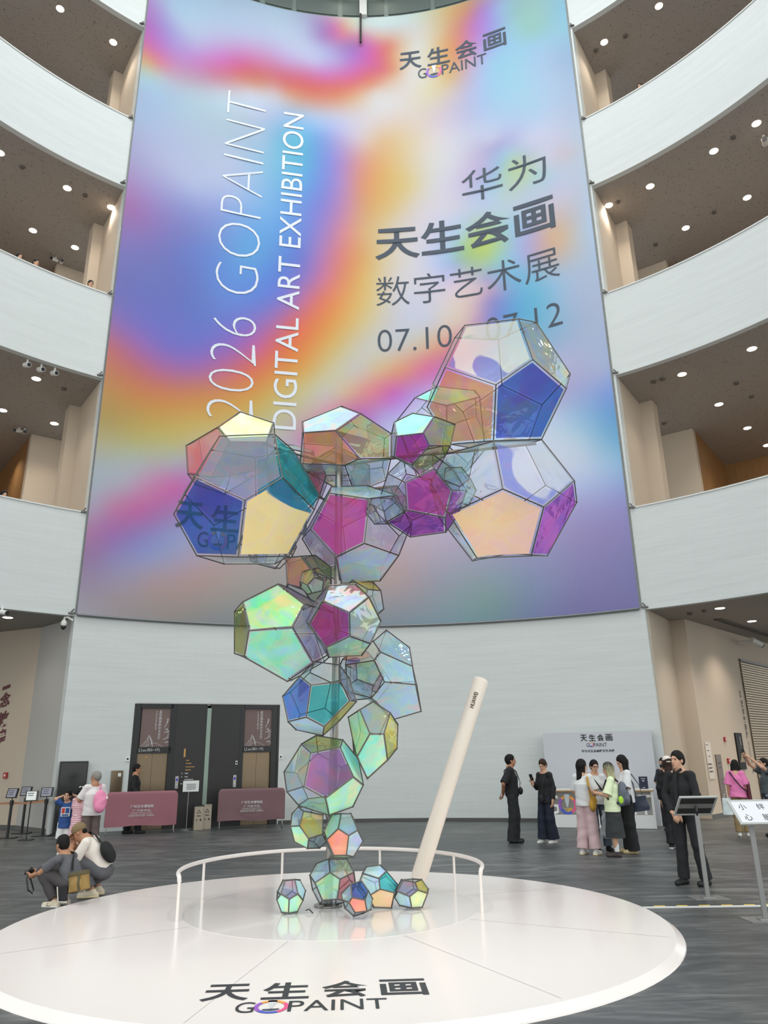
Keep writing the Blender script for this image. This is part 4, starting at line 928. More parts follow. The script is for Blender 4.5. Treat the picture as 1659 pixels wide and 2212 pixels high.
# --- calligraphy on the far left wall
mb = MB()
CW0, CW1 = Vector((-10.26, 22.04, 0)), Vector((-17.5, 25.2, 0)); cu = (CW1 - CW0).normalized(); cn = Vector((-cu.y, cu.x, 0))
for c, (s, z), k in (('一', (1.112, 3.937), 0.3), ('念', (1.093, 3.468), 0.42), ('敦', (1.072, 2.902), 0.46), ('煌', (1.078, 2.384), 0.46)):
    text_at(mb, c, lambda x, y, s=s, z=z, k=k: CW0 + cu * (s + k * 0.5 - x) + cn * 0.012 + Vector((0, 0, z - k * 0.5 + y + 0.25 * x)), k, k if c != '一' else 0.1, 0.03)
tag(mb.build('wall_calligraphy', mat('dark_red_ink', (92, 34, 34), 0.6)), 'dark red brush calligraphy running down the beige wall at far left', 'lettering')
M_RED = mat('alarm_red', (170, 36, 36), 0.4)
def alarm(p, F, label, s=1.0):
    t = empty('fire_alarm', p, label, 'fire alarm', 'red fire alarms')
    n = F @ Vector((0, -1, 0))
    MB().box(p, (0.13 * s, 0.05, 0.15 * s), F, bev=0.008).build('housing', M_RED, t)
    MB().lathe(Vector(p) + n * 0.026, [(0.03 * s, 0), (0.024 * s, 0.008)], 12, axis=frame_to(n)).build('button', M_WHT, t)
s, z = (0.628, 1.406)
FC = Matrix((-cu, -cn, Vector((0, 0, 1)))).transposed()
alarm(CW0 + cu * s + cn * 0.03 + Vector((0, 0, z)), FC, 'small red fire alarm on the beige calligraphy wall at far left', 1.1)

# ================================================================== RIGHT WALL
RU = (RW1 - RW0).normalized(); RN = Vector((RU.y, -RU.x, 0)); FR = Matrix((RU, -RN, Vector((0, 0, 1)))).transposed()
def rw(s, z, d=0.0): return RW0 + RU * s + RN * d + Vector((0, 0, z))
M_ACRYL = mat('pale_directory', (196, 182, 164), 0.3)
M_BRBOARD = mat('brown_board', (104, 90, 80), 0.5)
M_TXT = mat('dark_print', (52, 44, 40), 0.6)
t = empty('wall_directory', rw(0.36, 1.03), 'tall pale directory plate with small dark lines on the right wall', 'sign')
MB().box(rw(0.36, 1.53, 0.012), (0.40, 0.012, 1.0), FR).build('plate', M_ACRYL, t)
m = MB()
for k, z in enumerate((1.96, 1.80, 1.64, 1.44, 1.42, 1.34, 1.32, 1.24, 1.22)): m.box(rw(0.30 + 0.03 * (k % 3), z, 0.02), (0.16 + 0.1 * (z < 1.5), 0.002, 0.018), FR)
m.build('lettering', M_TXT, t)
t = empty('information_board', rw(1.02, 0.18), 'tall brown information board beside the pale directory on the right wall', 'sign')
MB().box(rw(1.02, 1.18, 0.015), (0.40, 0.03, 1.02), FR, bev=0.004).build('upper_panel', M_BRBOARD, t)
MB().box(rw(1.02, 0.42, 0.015), (0.40, 0.03, 0.46), FR, bev=0.004).build('lower_panel', M_BRBOARD, t)
m = MB()
for x, z in ((-0.08, 1.45), (0, 1.45), (0.08, 1.45), (-0.04, 1.33), (0.05, 1.33), (0, 1.0), (0, 0.9), (-0.04, 0.45), (0.05, 0.45)): m.box(rw(1.02 + x, z, 0.032), (0.03, 0.002, 0.06), FR)
m.build('lettering', M_TXT, t)
alarm(rw(1.76, 2.12, 0.03), FR, 'red fire alarm high on the right wall beside the black poster', 0.9)
alarm(rw(1.79, 1.5, 0.03), FR, 'red fire alarm lower on the right wall above the sign board')
t = empty('poster', rw(2.93, 1.24), 'narrow black poster with a golden ridge shape on the right wall', 'poster')
MB().box(rw(2.93, 1.78, 0.02), (0.56, 0.04, 1.08), FR).build('board', mat('black_gloss', (20, 17, 15), 0.6, spec=0.2), t)
m = MB(); m.poly([rw(2.72, 1.45, 0.042), rw(3.16, 1.45, 0.042), rw(3.12, 1.52, 0.042), rw(3.0, 1.60, 0.042), rw(2.96, 1.72, 0.042), rw(2.93, 1.98, 0.042), rw(2.91, 1.74, 0.042), rw(2.84, 1.56, 0.042)])
m.build('golden_print', mat('dull_gold_print', (132, 112, 74), 0.5), t)
m = MB(); m.poly([rw(2.97, 2.2, 0.042), rw(3.0, 2.2, 0.042), rw(3.03, 1.95, 0.042), rw(3.0, 1.95, 0.042)]); m.build('lettering', M_PALE, t)
mb = MB()
zz = 3.66
for c, k in (('2', 0.17), ('艺', 0.18), ('术', 0.18), ('交', 0.18), ('流', 0.18), ('厅', 0.18)):
    text_at(mb, c, lambda x, y, k=k, zz=zz: rw(3.70 + x, zz - k * 1.2 + y, 0.012), k * (0.7 if c == '2' else 1), k * 1.2, 0.025); zz -= k * 1.2 + (0.10 if c == '2' else 0.03)
tag(mb.build('wall_lettering', M_TXT), 'black vertical characters beside the roller shutter on the right wall', 'lettering')
mb = MB(); text_at(mb, 'Art Communication Hall', lambda x, y: rw(3.86 - y, zz - 0.06 - x, 0.012), 0.95, 0.10, 0.0)
tag(mb.build('wall_lettering', M_TXT), 'small dark sideways words below the vertical characters on the right wall', 'lettering')
t = empty('roller_shutter', rw(5.9, 0), 'ribbed metal roller shutter in the right wall', 'shutter')
m = MB(); NS = 58; s0, s1 = 4.16, 8.2
for k in range(NS):
    z0, z1 = 4.62 * k / NS, 4.62 * (k + 1) / NS
    prof = [(0.02, z0), (0.05, z0 + (z1 - z0) * 0.3), (0.05, z0 + (z1 - z0) * 0.7), (0.02, z1)]
    for (d0, a), (d1, b) in zip(prof, prof[1:]): m.add([rw(s0, a, d0), rw(s1, a, d0), rw(s1, b, d1), rw(s0, b, d1)], [(0, 1, 2, 3)])
m.build('curtain', mat('shutter_metal', (158, 142, 118), 0.4, 0.5), t)
MB().box(rw((s0 + s1) / 2, 4.68, 0.03), (s1 - s0, 0.06, 0.08), FR).build('head_box', M_DARKBASE, t)
t = empty('handrail', (8.45, 21.95, 0.9), 'short bronze handrail end on the beige pier behind the guard', 'handrail')
MB().tube([(7.9, 21.2, 0.97), (8.45, 22.0, 0.97)], 0.03, 10).build('rail', M_BRONZE, t)
MB().tube([(8.35, 21.85, 0.96), (8.35, 21.85, 0.88), (8.5, 22.0, 0.88)], 0.014, 8).build('bracket', M_BRONZE, t)
t = empty('ceiling_grille', rw(3.0, 5.5), 'long recessed slot grille in the ground floor ceiling on the right', 'grille')
m = MB()
for k in range(3): m.box(rw(3.2, 5.548, 0.62 + 0.09 * k), (5.0, 0.06, 0.02), FR)
m.build('slat', M_DET, t)

# ================================================================== BOOTH
BA, BB = Vector((4.303, 21.450, 0.921)), Vector((6.907, 20.300, 0.927)); BA.z = BB.z = 0
bu = (BB - BA).normalized(); bn = Vector((bu.y, -bu.x, 0)); FB = Matrix((bu, -bn, Vector((0, 0, 1)))).transposed(); BWID = (BB - BA).length
def bp_(s, z, d=0.0): return BA + bu * s + bn * d + Vector((0, 0, z))
t = empty('backdrop_wall', bp_(BWID / 2, 0), 'free-standing pale grey backdrop wall with black title behind the counter', 'backdrop')
MB().box(bp_(BWID / 2, 1.16, -0.12), (BWID, 0.24, 2.32), FB).build('panel', mat('pale_lilac_board', (196, 197, 202), 0.7), t)
M_BLKINK = mat('black_ink', (26, 26, 28), 0.6)
lockup(t, lambda x, y: bp_(1.02 + x, 2.08 + y, 0.006), 0.84, M_BLKINK, 'title_lettering', 0.02, 1.45)
mb = MB(); text_at(mb, '华为天生会画数字艺术展', lambda x, y: bp_(1.02 + x, 1.79 + y, 0.006), 0.86, 0.075, 0.02); mb.build('subtitle_lettering', M_BLKINK, t)
# counter
KA, KB = Vector((3.962, 20.322, 0.000)), Vector((6.504, 19.479, 0.000))
ku = (KB - KA).normalized(); kn = Vector((ku.y, -ku.x, 0)); FK = Matrix((ku, -kn, Vector((0, 0, 1)))).transposed(); KW = (KB - KA).length
def kp(s, z, d=0.0): return KA + ku * s + kn * d + Vector((0, 0, z))
M_CTR = mat('white_counter', (222, 222, 220), 0.5)
KH = 0.90; KD = 0.55
t = empty('reception_counter', kp(KW / 2, 0, -KD / 2), 'white reception counter with wood top and letters in a niche', 'counter')
MB().box(kp(KW / 2, 0.16, -KD / 2), (KW, KD, 0.30), FK).build('plinth', M_CTR, t)
MB().box(kp(KW / 2, 0.01, -KD / 2), (KW - 0.04, KD - 0.04, 0.02), FK).build('kick_board', M_DARKBASE, t)
MB().box(kp(KW / 2, 0.585, -KD + 0.03), (KW, 0.06, 0.55), FK).build('back_panel', M_CTR, t)
for s in (0.03, KW - 0.03): MB().box(kp(s, 0.585, -KD / 2 + 0.03), (0.06, KD - 0.06, 0.55), FK).build('side_panel', M_CTR, t)
MB().box(kp(KW / 2, KH - 0.02, -KD / 2), (KW + 0.05, KD + 0.04, 0.035), FK, bev=0.005).build('top', mat('light_oak', (206, 172, 132), 0.5, noise=(3, 0.06, (1, 8, 1))), t)
MB().box(kp(KW / 2, KH + 0.003, -KD / 2), (KW + 0.03, KD + 0.02, 0.012), FK).build('top_sheet', M_CTR, t)
pitch = KW / 7.15; lh = 0.46
for i, c in enumerate('GOPAINT'):
    cx_ = pitch * (i + 0.58)
    if c == 'O':
        e = MB(); r = 0.225
        nseg = 48
        for k in range(nseg):
            a, b = 2 * math.pi * k / nseg, 2 * math.pi * (k + 1) / nseg
            def q(rr, an, d): return kp(cx_ + rr * math.sin(an), 0.54 + rr * math.cos(an), d)
            tt = k / nseg; ci = 0 if tt < 0.14 or tt > 0.86 else 1 if tt < 0.40 else 2 if tt > 0.66 else 3
            for A4 in ([q(r, a, -0.05), q(r, b, -0.05), q(r * .74, b, -0.05), q(r * .74, a, -0.05)], [q(r, a, -0.13), q(r, b, -0.13), q(r, b, -0.05), q(r, a, -0.05)], [q(r * .74, a, -0.05), q(r * .74, b, -0.05), q(r * .74, b, -0.13), q(r * .74, a, -0.13)]):
                e.add(A4, [(0, 1, 2, 3)], ci)
        e.build('ring_letter', EMB, t)
        MB().prism([kp(cx_ - 0.065, 0.79, -0.02), kp(cx_ + 0.065, 0.79, -0.02), kp(cx_ + 0.05, 0.62, -0.02), kp(cx_ + 0.012, 0.49, -0.02), kp(cx_ - 0.012, 0.49, -0.02), kp(cx_ - 0.05, 0.62, -0.02)], -kn * 0.04).build('pen_nib', mat('nib_grey', (190, 196, 198), 0.4), t)
        MB().prism([kp(cx_ - 0.1, 0.455, -0.06), kp(cx_ + 0.09, 0.47, -0.06), kp(cx_ + 0.12, 0.43, -0.06), kp(cx_ + 0.03, 0.37, -0.06), kp(cx_ - 0.09, 0.385, -0.06), kp(cx_ + 0.02, 0.42, -0.06)], -kn * 0.03).build('paint_swirl', mat('swirl_yellow', (206, 170, 80), 0.4), t)
    else:
        vs, fs = text_mesh(c, 0.0)
        wd = {'I': 0.06, 'T': 0.3, 'G': 0.3, 'A': 0.32, 'N': 0.3, 'P': 0.25}[c]
        m = MB(); n = len(vs)
        front = [kp(cx_ - wd / 2 + v[0] * wd, 0.32 + v[1] * lh, -0.05) for v in vs]
        m.add(front + [p - kn * 0.08 for p in front], fs + [[i_ + n for i_ in f][::-1] for f in fs])
        cnt = {}
        for f in fs:
            for a, b in zip(f, f[1:] + f[:1]): cnt[(a, b)] = 1
        m.f += [[a, b, b + n, a + n][::-1] for (a, b) in cnt if (b, a) not in cnt]; m.m += [0] * (len(m.f) - len(m.m))
        m.build('letter', M_WHT, t)
s_ = Vector((6.418, 19.850, 0.950)); ss = (s_ - KA).dot(ku)
t = empty('counter_sign', kp(ss, KH + 0.01, -0.22), 'dark navy upright sign on the counter top', 'sign')
MB().box(kp(ss, KH + 0.155, -0.22), (0.21, 0.02, 0.29), FK, bev=0.003).build('board', mat('navy_board', (34, 38, 60), 0.4), t)
m = MB()
for k, (w, z) in enumerate(((0.10, 0.25), (0.07, 0.21), (0.05, 0.19), (0.06, 0.04))): m.box(kp(ss, KH + z, -0.208), (w, 0.002, 0.012), FK)
m.build('lettering', M_PALE, t)

# ================================================================== PLATFORM, RAIL, PEN, SIGNS
DC = Vector((-0.605, 9.23, 0)); SC_C = Vector((-0.69, 9.9, 0))
M_STAGE = mat('white_gloss_stage', (240, 231, 226), 0.22, coat=0.15)
M_STAGE2 = mat('white_gloss_centre', (234, 227, 223), 0.14, coat=0.2)
t = empty('round_platform', DC, 'large round glossy white platform under the sculpture', 'platform')
MB().lathe(DC, [(3.635, 0.0), (3.63, 0.012), (3.555, 0.06), (0.0, 0.06)], 128).build('deck', M_STAGE, t, smooth=True, angle=30)
MB().lathe(SC_C + Vector((0, 0, 0.06)), [(1.74, 0.0), (1.74, 0.0015), (0.0, 0.0015)], 96).build('centre_disc', M_STAGE2, t, smooth=True, angle=30)
for a in (-62, -100, -28, 20, 60, 110, 160, 215):
    d = Vector((math.cos(math.radians(a)), math.sin(math.radians(a)), 0)); n_ = Vector((-d.y, d.x, 0)) * 0.003
    A, B = SC_C + d * 1.76, SC_C + d * 4.6
    # stop at the platform's rim
    k = 1.0
    while (SC_C + d * (1.76 + 2.84 * k) - DC).length > 3.5: k -= 0.01
    B = SC_C + d * (1.76 + 2.84 * k)
    sm = MB(); sm.add([p + Vector((0, 0, 0.0615)) for p in (A - n_, B - n_, B + n_, A + n_)], [(0, 1, 2, 3)])
    sm.build('seam', mat('seam_grey', (196, 192, 188), 0.5), t)
ca, sa = math.cos(math.radians(3.2)), math.sin(math.radians(3.2))
lockup(t, lambda x, y: Vector((-1.42 + x * ca - y * 1.18 * sa, 6.30 + x * sa + y * 1.18 * ca, 0.063)), 1.71, mat('stage_ink', (44, 46, 50), 0.4), 'floor_lettering', 0.02, 1.22)

# curved guard rail
M_RAIL = mat('white_rail', (232, 224, 218), 0.35)
t = empty('guard_rail', SC_C + Vector((0, 0, 0.061)), 'low curved white guard rail around the back of the sculpture', 'rail')
A0, A1 = 203.0, -16.5
RR = 1.81
def rp(a, z): return SC_C + Vector((RR * math.cos(math.radians(a)), RR * math.sin(math.radians(a)), z))
pts = [rp(A0, 0.45)] + [rp(A0 - 1, 0.49)] + [rp(A0 - 2 + (A1 + 4 - A0) * i / 60, 0.505) for i in range(61)] + [rp(A1 + 1, 0.49), rp(A1, 0.45)]
MB().tube(pts, 0.024, 10).build('top_rail', M_RAIL, t, smooth=True)
for a in (A0, 160, 117, 72, 31, A1):
    MB().tube([rp(a, 0.061), rp(a, 0.49)], 0.017, 10).build('post', M_RAIL, t, smooth=True, angle=40)

# giant pen
P0, P1 = Vector((0.33, 10.85, 0.07)), Vector((1.332, 10.550, 2.789))
d = (P1 - P0).normalized(); L = (P1 - P0).length; F_ = frame_to(d, (0, -1, 0.0))
t = empty('giant_pen', P0, 'giant cream white drawing pen leaning upright on the platform', 'sculpture')
M_PEN = mat('pen_cream', (238, 226, 212), 0.3)
rpen = 0.107
prof = [(0.03, 0.05), (0.07, 0.10), (rpen, 0.19), (rpen, L - 0.05)] + [(rpen * math.cos(q), L - 0.05 + 0.05 * math.sin(q)) for q in (0.3, 0.6, 0.9, 1.2, 1.5)]
MB().lathe(P0, prof, 40, axis=F_).build('barrel', M_PEN, t, smooth=True, angle=35)
MB().lathe(P0, [(0.006, 0.0), (0.03, 0.05)], 20, axis=F_).build('tip', M_WHT, t, smooth=True, angle=35)
view = (Vector((0, 0, CAM_H)) - P1); side = d.cross(view).normalized(); out = side.cross(d).normalized()
mb = MB()
def pf(x, y):                                   # wrapped round the barrel
    an = (y - 0.028) / rpen + 0.1
    return P0 + d * (L - 0.44 + x) + out * (rpen + 0.003) - side * (y - 0.018)
vs, fs = text_mesh('HUAWEI', 0.03)
mb.add([pf(v[0] * 0.22, 0.055 - v[1] * 0.055) if False else pf(v[0] * 0.22, v[1] * 0.055) for v in vs], fs)
mb.build('lettering', mat('brown_print', (86, 62, 40), 0.5), t)

# tilted signs on posts at the right
M_ALU = mat('grey_aluminium', (150, 150, 148), 0.4, 0.5)
M_SIGNF = mat('silver_frame', (196, 196, 194), 0.35, 0.4)
def tilted_sign(p, zc, back, label, shift=0.0):
    """back=True: the reader stands beyond it, so the hall camera meets its rear"""
    p = Vector(p); s = -1 if back else 1
    t = empty('notice_stand', p, label, 'sign')
    bs = MB(); w, l = 0.20, 0.22
    bs.prism([p + Vector((-w, -l * 0.5, 0.0)), p + Vector((w * 1.15, -l * 0.5, 0)), p + Vector((w, l * 0.9, 0)), p + Vector((-w * 1.1, l * 0.9, 0))], (0, 0, 0.008))
    bs.box(p + Vector((0, 0.02, 0.012)), (0.16, 0.12, 0.02), bev=0.006)
    bs.build('base', M_ALU, t)
    MB().box(p + Vector((0, 0.02, zc * 0.5 - 0.03)), (0.056, 0.03, zc - 0.08), bev=0.006).build('post', M_ALU, t)
    tilt = math.radians(50)
    Rm = Matrix.Rotation(-tilt * s, 3, 'X')
    c = p + Vector((shift, -0.02 * s, zc + 0.03))
    W, Hh = 0.50, 0.37
    f = MB(); b = 0.026
    for x, z, sx, sz in ((0, Hh / 2 - b / 2, W, b), (0, -Hh / 2 + b / 2, W, b), (-W / 2 + b / 2, 0, b, Hh - 2 * b), (W / 2 - b / 2, 0, b, Hh - 2 * b)):
        f.box(c + Rm @ Vector((x, 0, z)), (sx, 0.024, sz), Rm, bev=0.004)
    f.build('frame', M_SIGNF, t)
    MB().box(c + Rm @ Vector((0, -0.004 * s, 0)), (W - 2 * b, 0.006, Hh - 2 * b), Rm).build('sheet', mat('sign_white', (226, 226, 230), 0.15), t)
    nb = Rm @ Vector((0, 1 if not back else -1, 0))
    bk = MB()
    for z in (0.1, -0.1): bk.box(c + Rm @ Vector((0, 0.004 * s, z)), (W - 2 * b, 0.004, 0.115), Rm)
    bk.build('back_panel', mat('black_backing', (38, 38, 38), 0.5), t)
    MB().box(c + Rm @ Vector((0, 0.005 * s, 0)), (W - 2 * b, 0.006, 0.085), Rm).build('cross_bar', M_ALU, t)
    MB().tube([c + Rm @ Vector((0, 0.01 * s, 0)), c + Rm @ Vector((0, 0.06 * s, -0.03)), p + Vector((0, 0.02, zc - 0.09))], 0.018, 8).build('bracket', M_BLK, t)
    if not back:
        tx = MB()
        for ch, x, z in (('小', -0.165, 0.03), ('绊', 0.045, 0.03), ('心', -0.165, -0.13), ('脚', 0.045, -0.13)):
            text_at(tx, ch, lambda a, bb, x=x, z=z: c + Rm @ Vector((x + a, -0.0085, z + bb)), 0.085, 0.095, 0.0)
        tx.build('lettering', M_BLKINK, t)
tilted_sign((4.025, 10.430, 0.000), 1.06, True, 'tilted framed sign seen from behind, on a grey post before the man in black')
tilted_sign((4.104, 9.087, 0.000), 1.07, False, 'white tilted caution sign with four black characters at the right edge', 0.06)

# hazard strip on the floor
t = empty('floor_strip', (4.5, 9.93, 0), 'yellow and black striped cable cover strip on the floor at right', 'floor strip')
y0 = 9.93
MB().box((4.62, y0 - 0.045, 0.006), (3.2, 0.05, 0.012)).build('white_edge', M_WHT, t)
ye, bk = MB(), MB()
M_YEL = mat('hazard_yellow', (226, 190, 40), 0.5)
x = 3.02; k = 0
while x < 6.2:
    q = [(x, y0 - 0.02), (x + 0.135, y0 - 0.02), (x + 0.155, y0 + 0.035), (x + 0.02, y0 + 0.035)]
    (ye if k % 2 else bk).prism([Vector((a, b, 0.0)) for a, b in q], (0, 0, 0.011)); x += 0.135; k += 1
ye.build('yellow_stripe', M_YEL, t); bk.build('black_stripe', M_BLK, t)

# ================================================================== THE SCULPTURE
def soft(c, g=0.72): return tuple(v ** g for v in lin(c)[:3]) + (1,)
def film(name, T1, T2, B1, B2, body, gloss, scale=1.6, sharp=0.04, seed=0.0, bsharp=0.14, thr=0.5, grad=(0, 0, 0), body2=None, irid=0.35):
    """dichroic film on a clear sheet: tinted see-through, tinted mirror, a matte body whose colour stands in for bright reflections; two hues bordered like reflection edges"""
    if name in MAT: return MAT[name]
    m = bpy.data.materials.new(name); m.use_nodes = True
    nt = m.node_tree; nt.nodes.clear(); N = nt.nodes.new; L = nt.links.new
    out = N('ShaderNodeOutputMaterial')
    tc = N('ShaderNodeTexCoord'); nz = N('ShaderNodeTexNoise')
    nz.noise_dimensions = '4D'; nz.inputs['W'].default_value = seed
    nz.inputs['Scale'].default_value = scale; nz.inputs['Detail'].default_value = 1.2; nz.inputs['Distortion'].default_value = 1.3
    L(tc.outputs['Object'], nz.inputs['Vector'])
    dot = N('ShaderNodeVectorMath'); dot.operation = 'DOT_PRODUCT'; dot.inputs[1].default_value = grad
    L(tc.outputs['Object'], dot.inputs[0])
    sm_ = N('ShaderNodeMath'); sm_.operation = 'ADD'; L(nz.outputs['Fac'], sm_.inputs[0]); L(dot.outputs['Value'], sm_.inputs[1])
    fac = sm_.outputs[0]
    def ramp(stops, src):
        r = N('ShaderNodeValToRGB'); e = r.color_ramp.elements
        e[0].position, e[0].color = stops[0]; e[1].position, e[1].color = stops[-1]
        for p, c in stops[1:-1]: q = e.new(p); q.color = c
        L(src, r.inputs['Fac']); return r.outputs[0]
    tint = ramp([(thr - sharp, soft(T1)), (thr + sharp, soft(T2))], fac)
    bs_ = max(sharp, bsharp)
    hue = ramp([(thr - bs_, soft(B1, .85)), (thr + bs_, soft(B2, .85))], fac)
    # the pale rainbow that plays over every sheet
    n2 = N('ShaderNodeTexNoise'); n2.noise_dimensions = '4D'; n2.inputs['W'].default_value = seed + 5; n2.inputs['Scale'].default_value = 2.1
    n2.inputs['Detail'].default_value = 2.5; n2.inputs['Distortion'].default_value = 2.2
    L(tc.outputs['Object'], n2.inputs['Vector'])
    rb = ramp([(0.28, lin((255, 176, 196))), (0.40, lin((255, 226, 150))), (0.50, lin((170, 250, 190))), (0.60, lin((160, 220, 255))), (0.72, lin((214, 180, 255)))], n2.outputs['Fac'])
    mx = N('ShaderNodeMix'); mx.data_type = 'RGBA'; mx.inputs[0].default_value = irid
    L(hue, mx.inputs[6]); L(rb, mx.inputs[7]); col = mx.outputs[2]
    tr = N('ShaderNodeBsdfTransparent'); L(tint, tr.inputs['Color'])
    gl = N('ShaderNodeBsdfGlossy'); gl.inputs['Roughness'].default_value = 0.04; L(col, gl.inputs['Color'])
    # the sheet is slightly buckled
    nb = N('ShaderNodeTexNoise'); nb.inputs['Scale'].default_value = 3.2; nb.inputs['Detail'].default_value = 2; nb.inputs['Distortion'].default_value = 0.8
    bp = N('ShaderNodeBump'); bp.inputs['Strength'].default_value = 0.25; bp.inputs['Distance'].default_value = 0.05
    L(tc.outputs['Object'], nb.inputs['Vector']); L(nb.outputs['Fac'], bp.inputs['Height']); L(bp.outputs[0], gl.inputs['Normal'])
    lw_ = N('ShaderNodeLayerWeight'); lw_.inputs['Blend'].default_value = 0.35
    mr = N('ShaderNodeMapRange'); mr.inputs['To Min'].default_value = gloss * 0.6; mr.inputs['To Max'].default_value = min(0.9, gloss * 2.4)
    L(lw_.outputs['Facing'], mr.inputs['Value'])
    m1 = N('ShaderNodeMixShader'); L(mr.outputs[0], m1.inputs[0]); L(tr.outputs[0], m1.inputs[1]); L(gl.outputs[0], m1.inputs[2])
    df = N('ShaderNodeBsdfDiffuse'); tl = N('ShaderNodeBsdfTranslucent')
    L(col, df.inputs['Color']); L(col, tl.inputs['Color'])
    ad = N('ShaderNodeAddShader'); t2 = N('ShaderNodeMixShader'); t2.inputs[0].default_value = 0.45  # body weights sum past full reflectance, to brighten the panels
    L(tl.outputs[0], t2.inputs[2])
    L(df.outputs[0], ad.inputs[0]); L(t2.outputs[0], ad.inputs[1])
    bm_ = N('ShaderNodeMapRange'); bm_.inputs['From Min'].default_value = thr - sharp; bm_.inputs['From Max'].default_value = thr + sharp
    bm_.inputs['To Min'].default_value = body; bm_.inputs['To Max'].default_value = body if body2 is None else body2
    L(fac, bm_.inputs['Value'])
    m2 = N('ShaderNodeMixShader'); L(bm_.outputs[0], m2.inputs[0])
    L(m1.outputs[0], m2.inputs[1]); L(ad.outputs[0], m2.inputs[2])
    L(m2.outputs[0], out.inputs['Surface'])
    MAT[name] = m
    return m

FILMS = {
 'clear': ((240, 242, 246), (230, 236, 242), (235, 238, 245), (215, 230, 245), 0.03, 0.12),
 'blue': ((88, 92, 200), (84, 108, 214), (70, 90, 200), (60, 130, 210), 0.14, 0.14),
 'teal': ((44, 158, 172), (80, 200, 200), (40, 150, 165), (60, 190, 200), 0.16, 0.16),
 'magenta': ((212, 60, 170), (176, 70, 184), (210, 60, 160), (230, 80, 150), 0.18, 0.18),
 'purple': ((150, 72, 190), (190, 80, 196), (140, 60, 180), (190, 80, 180), 0.16, 0.18),
 'plum': ((134, 88, 152), (176, 96, 170), (150, 100, 160), (200, 110, 180), 0.16, 0.22),
 'salmon': ((248, 150, 130), (248, 176, 110), (242, 140, 125), (244, 176, 100), 0.28, 0.14),
 'grey': ((176, 178, 196), (156, 156, 178), (138, 140, 160), (150, 150, 180), 0.34, 0.14),
 'peach': ((255, 224, 160), (255, 196, 176), (255, 218, 150), (255, 190, 166), 0.88, 0.08),
 'lime': ((232, 250, 140), (246, 246, 214), (230, 248, 110), (244, 246, 190), 0.72, 0.20),
 'lav': ((214, 210, 245), (200, 224, 252), (212, 206, 246), (196, 220, 252), 0.66, 0.14),
 'mint': ((140, 240, 200), (180, 240, 230), (120, 240, 180), (160, 236, 232), 0.80, 0.12),
 'cyan': ((130, 225, 225), (200, 240, 225), (104, 226, 226), (200, 242, 210), 0.78, 0.14),
 'sky': ((200, 222, 242), (186, 216, 236), (188, 216, 238), (206, 222, 246), 0.32, 0.18),
 'rose': ((230, 110, 128), (220, 146, 160), (228, 100, 120), (226, 150, 160), 0.22, 0.18),
 'olive': ((196, 188, 126), (176, 196, 136), (160, 150, 70), (130, 170, 90), 0.10, 0.26),
 'gold': ((238, 190, 80), (218, 202, 112), (226, 170, 40), (216, 196, 80), 0.26, 0.20),
 'brown': ((182, 146, 116), (166, 166, 122), (150, 112, 80), (120, 140, 70), 0.16, 0.24),
 'mauve': ((190, 148, 190), (180, 160, 208), (176, 136, 180), (186, 176, 222), 0.16, 0.22),
 'iris': ((238, 228, 200), (210, 220, 244), (244, 230, 180), (206, 220, 248), 0.20, 0.40),
 'coral': ((255, 140, 110), (255, 170, 140), (255, 122, 96), (255, 168, 134), 0.80, 0.12),
 'green': ((176, 230, 176), (196, 238, 196), (160, 232, 166), (190, 240, 210), 0.46, 0.20),
 'acid': ((130, 240, 150), (250, 225, 140), (92, 242, 130), (254, 216, 150), 0.70, 0.22),
 'palegreen': ((190, 240, 190), (200, 244, 214), (178, 242, 184), (196, 242, 216), 0.84, 0.10)}
FILMX = {
 'cream': dict(T1=(176, 180, 226), T2=(250, 246, 222), B1=(140, 144, 210), B2=(230, 224, 210), body=0.28, body2=0.44, gloss=0.08, scale=1.2, sharp=0.012, seed=3.0, bsharp=0.012, thr=0.46, grad=(0.22, 0, 0.20), irid=0.08),
 'patch': dict(T1=(150, 152, 222), T2=(242, 242, 246), B1=(134, 136, 212), B2=(236, 238, 246), body=0.30, body2=0.05, gloss=0.14, scale=1.0, sharp=0.015, seed=8.3, bsharp=0.015, thr=0.54, grad=(0.35, 0, 0.10), irid=0.12),
 'peachteal': dict(T1=(255, 224, 160), T2=(60, 150, 190), B1=(255, 214, 140), B2=(50, 120, 160), body=0.88, body2=0.42, gloss=0.10, scale=0.9, sharp=0.012, seed=2.0, bsharp=0.012, thr=0.63, grad=(0.06, 0, 0.72), irid=0.12),
 'peachpink': dict(T1=(255, 224, 160), T2=(255, 190, 196), B1=(255, 220, 140), B2=(255, 184, 184), body=0.88, gloss=0.08, scale=0.8, sharp=0.2, seed=4.0, bsharp=0.35, thr=0.5, grad=(0.35, 0, 0.2), irid=0.10)}
SAT = {'peach': .15, 'coral': .12, 'mint': .25, 'magenta': .1, 'purple': .12, 'rose': .15, 'plum': .15, 'salmon': .18, 'blue': .15, 'teal': .15, 'grey': .15, 'lime': .2}
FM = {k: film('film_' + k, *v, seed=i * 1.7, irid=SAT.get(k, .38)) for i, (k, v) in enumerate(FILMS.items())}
for k, v in FILMX.items(): FM[k] = film('film_' + k, **v)

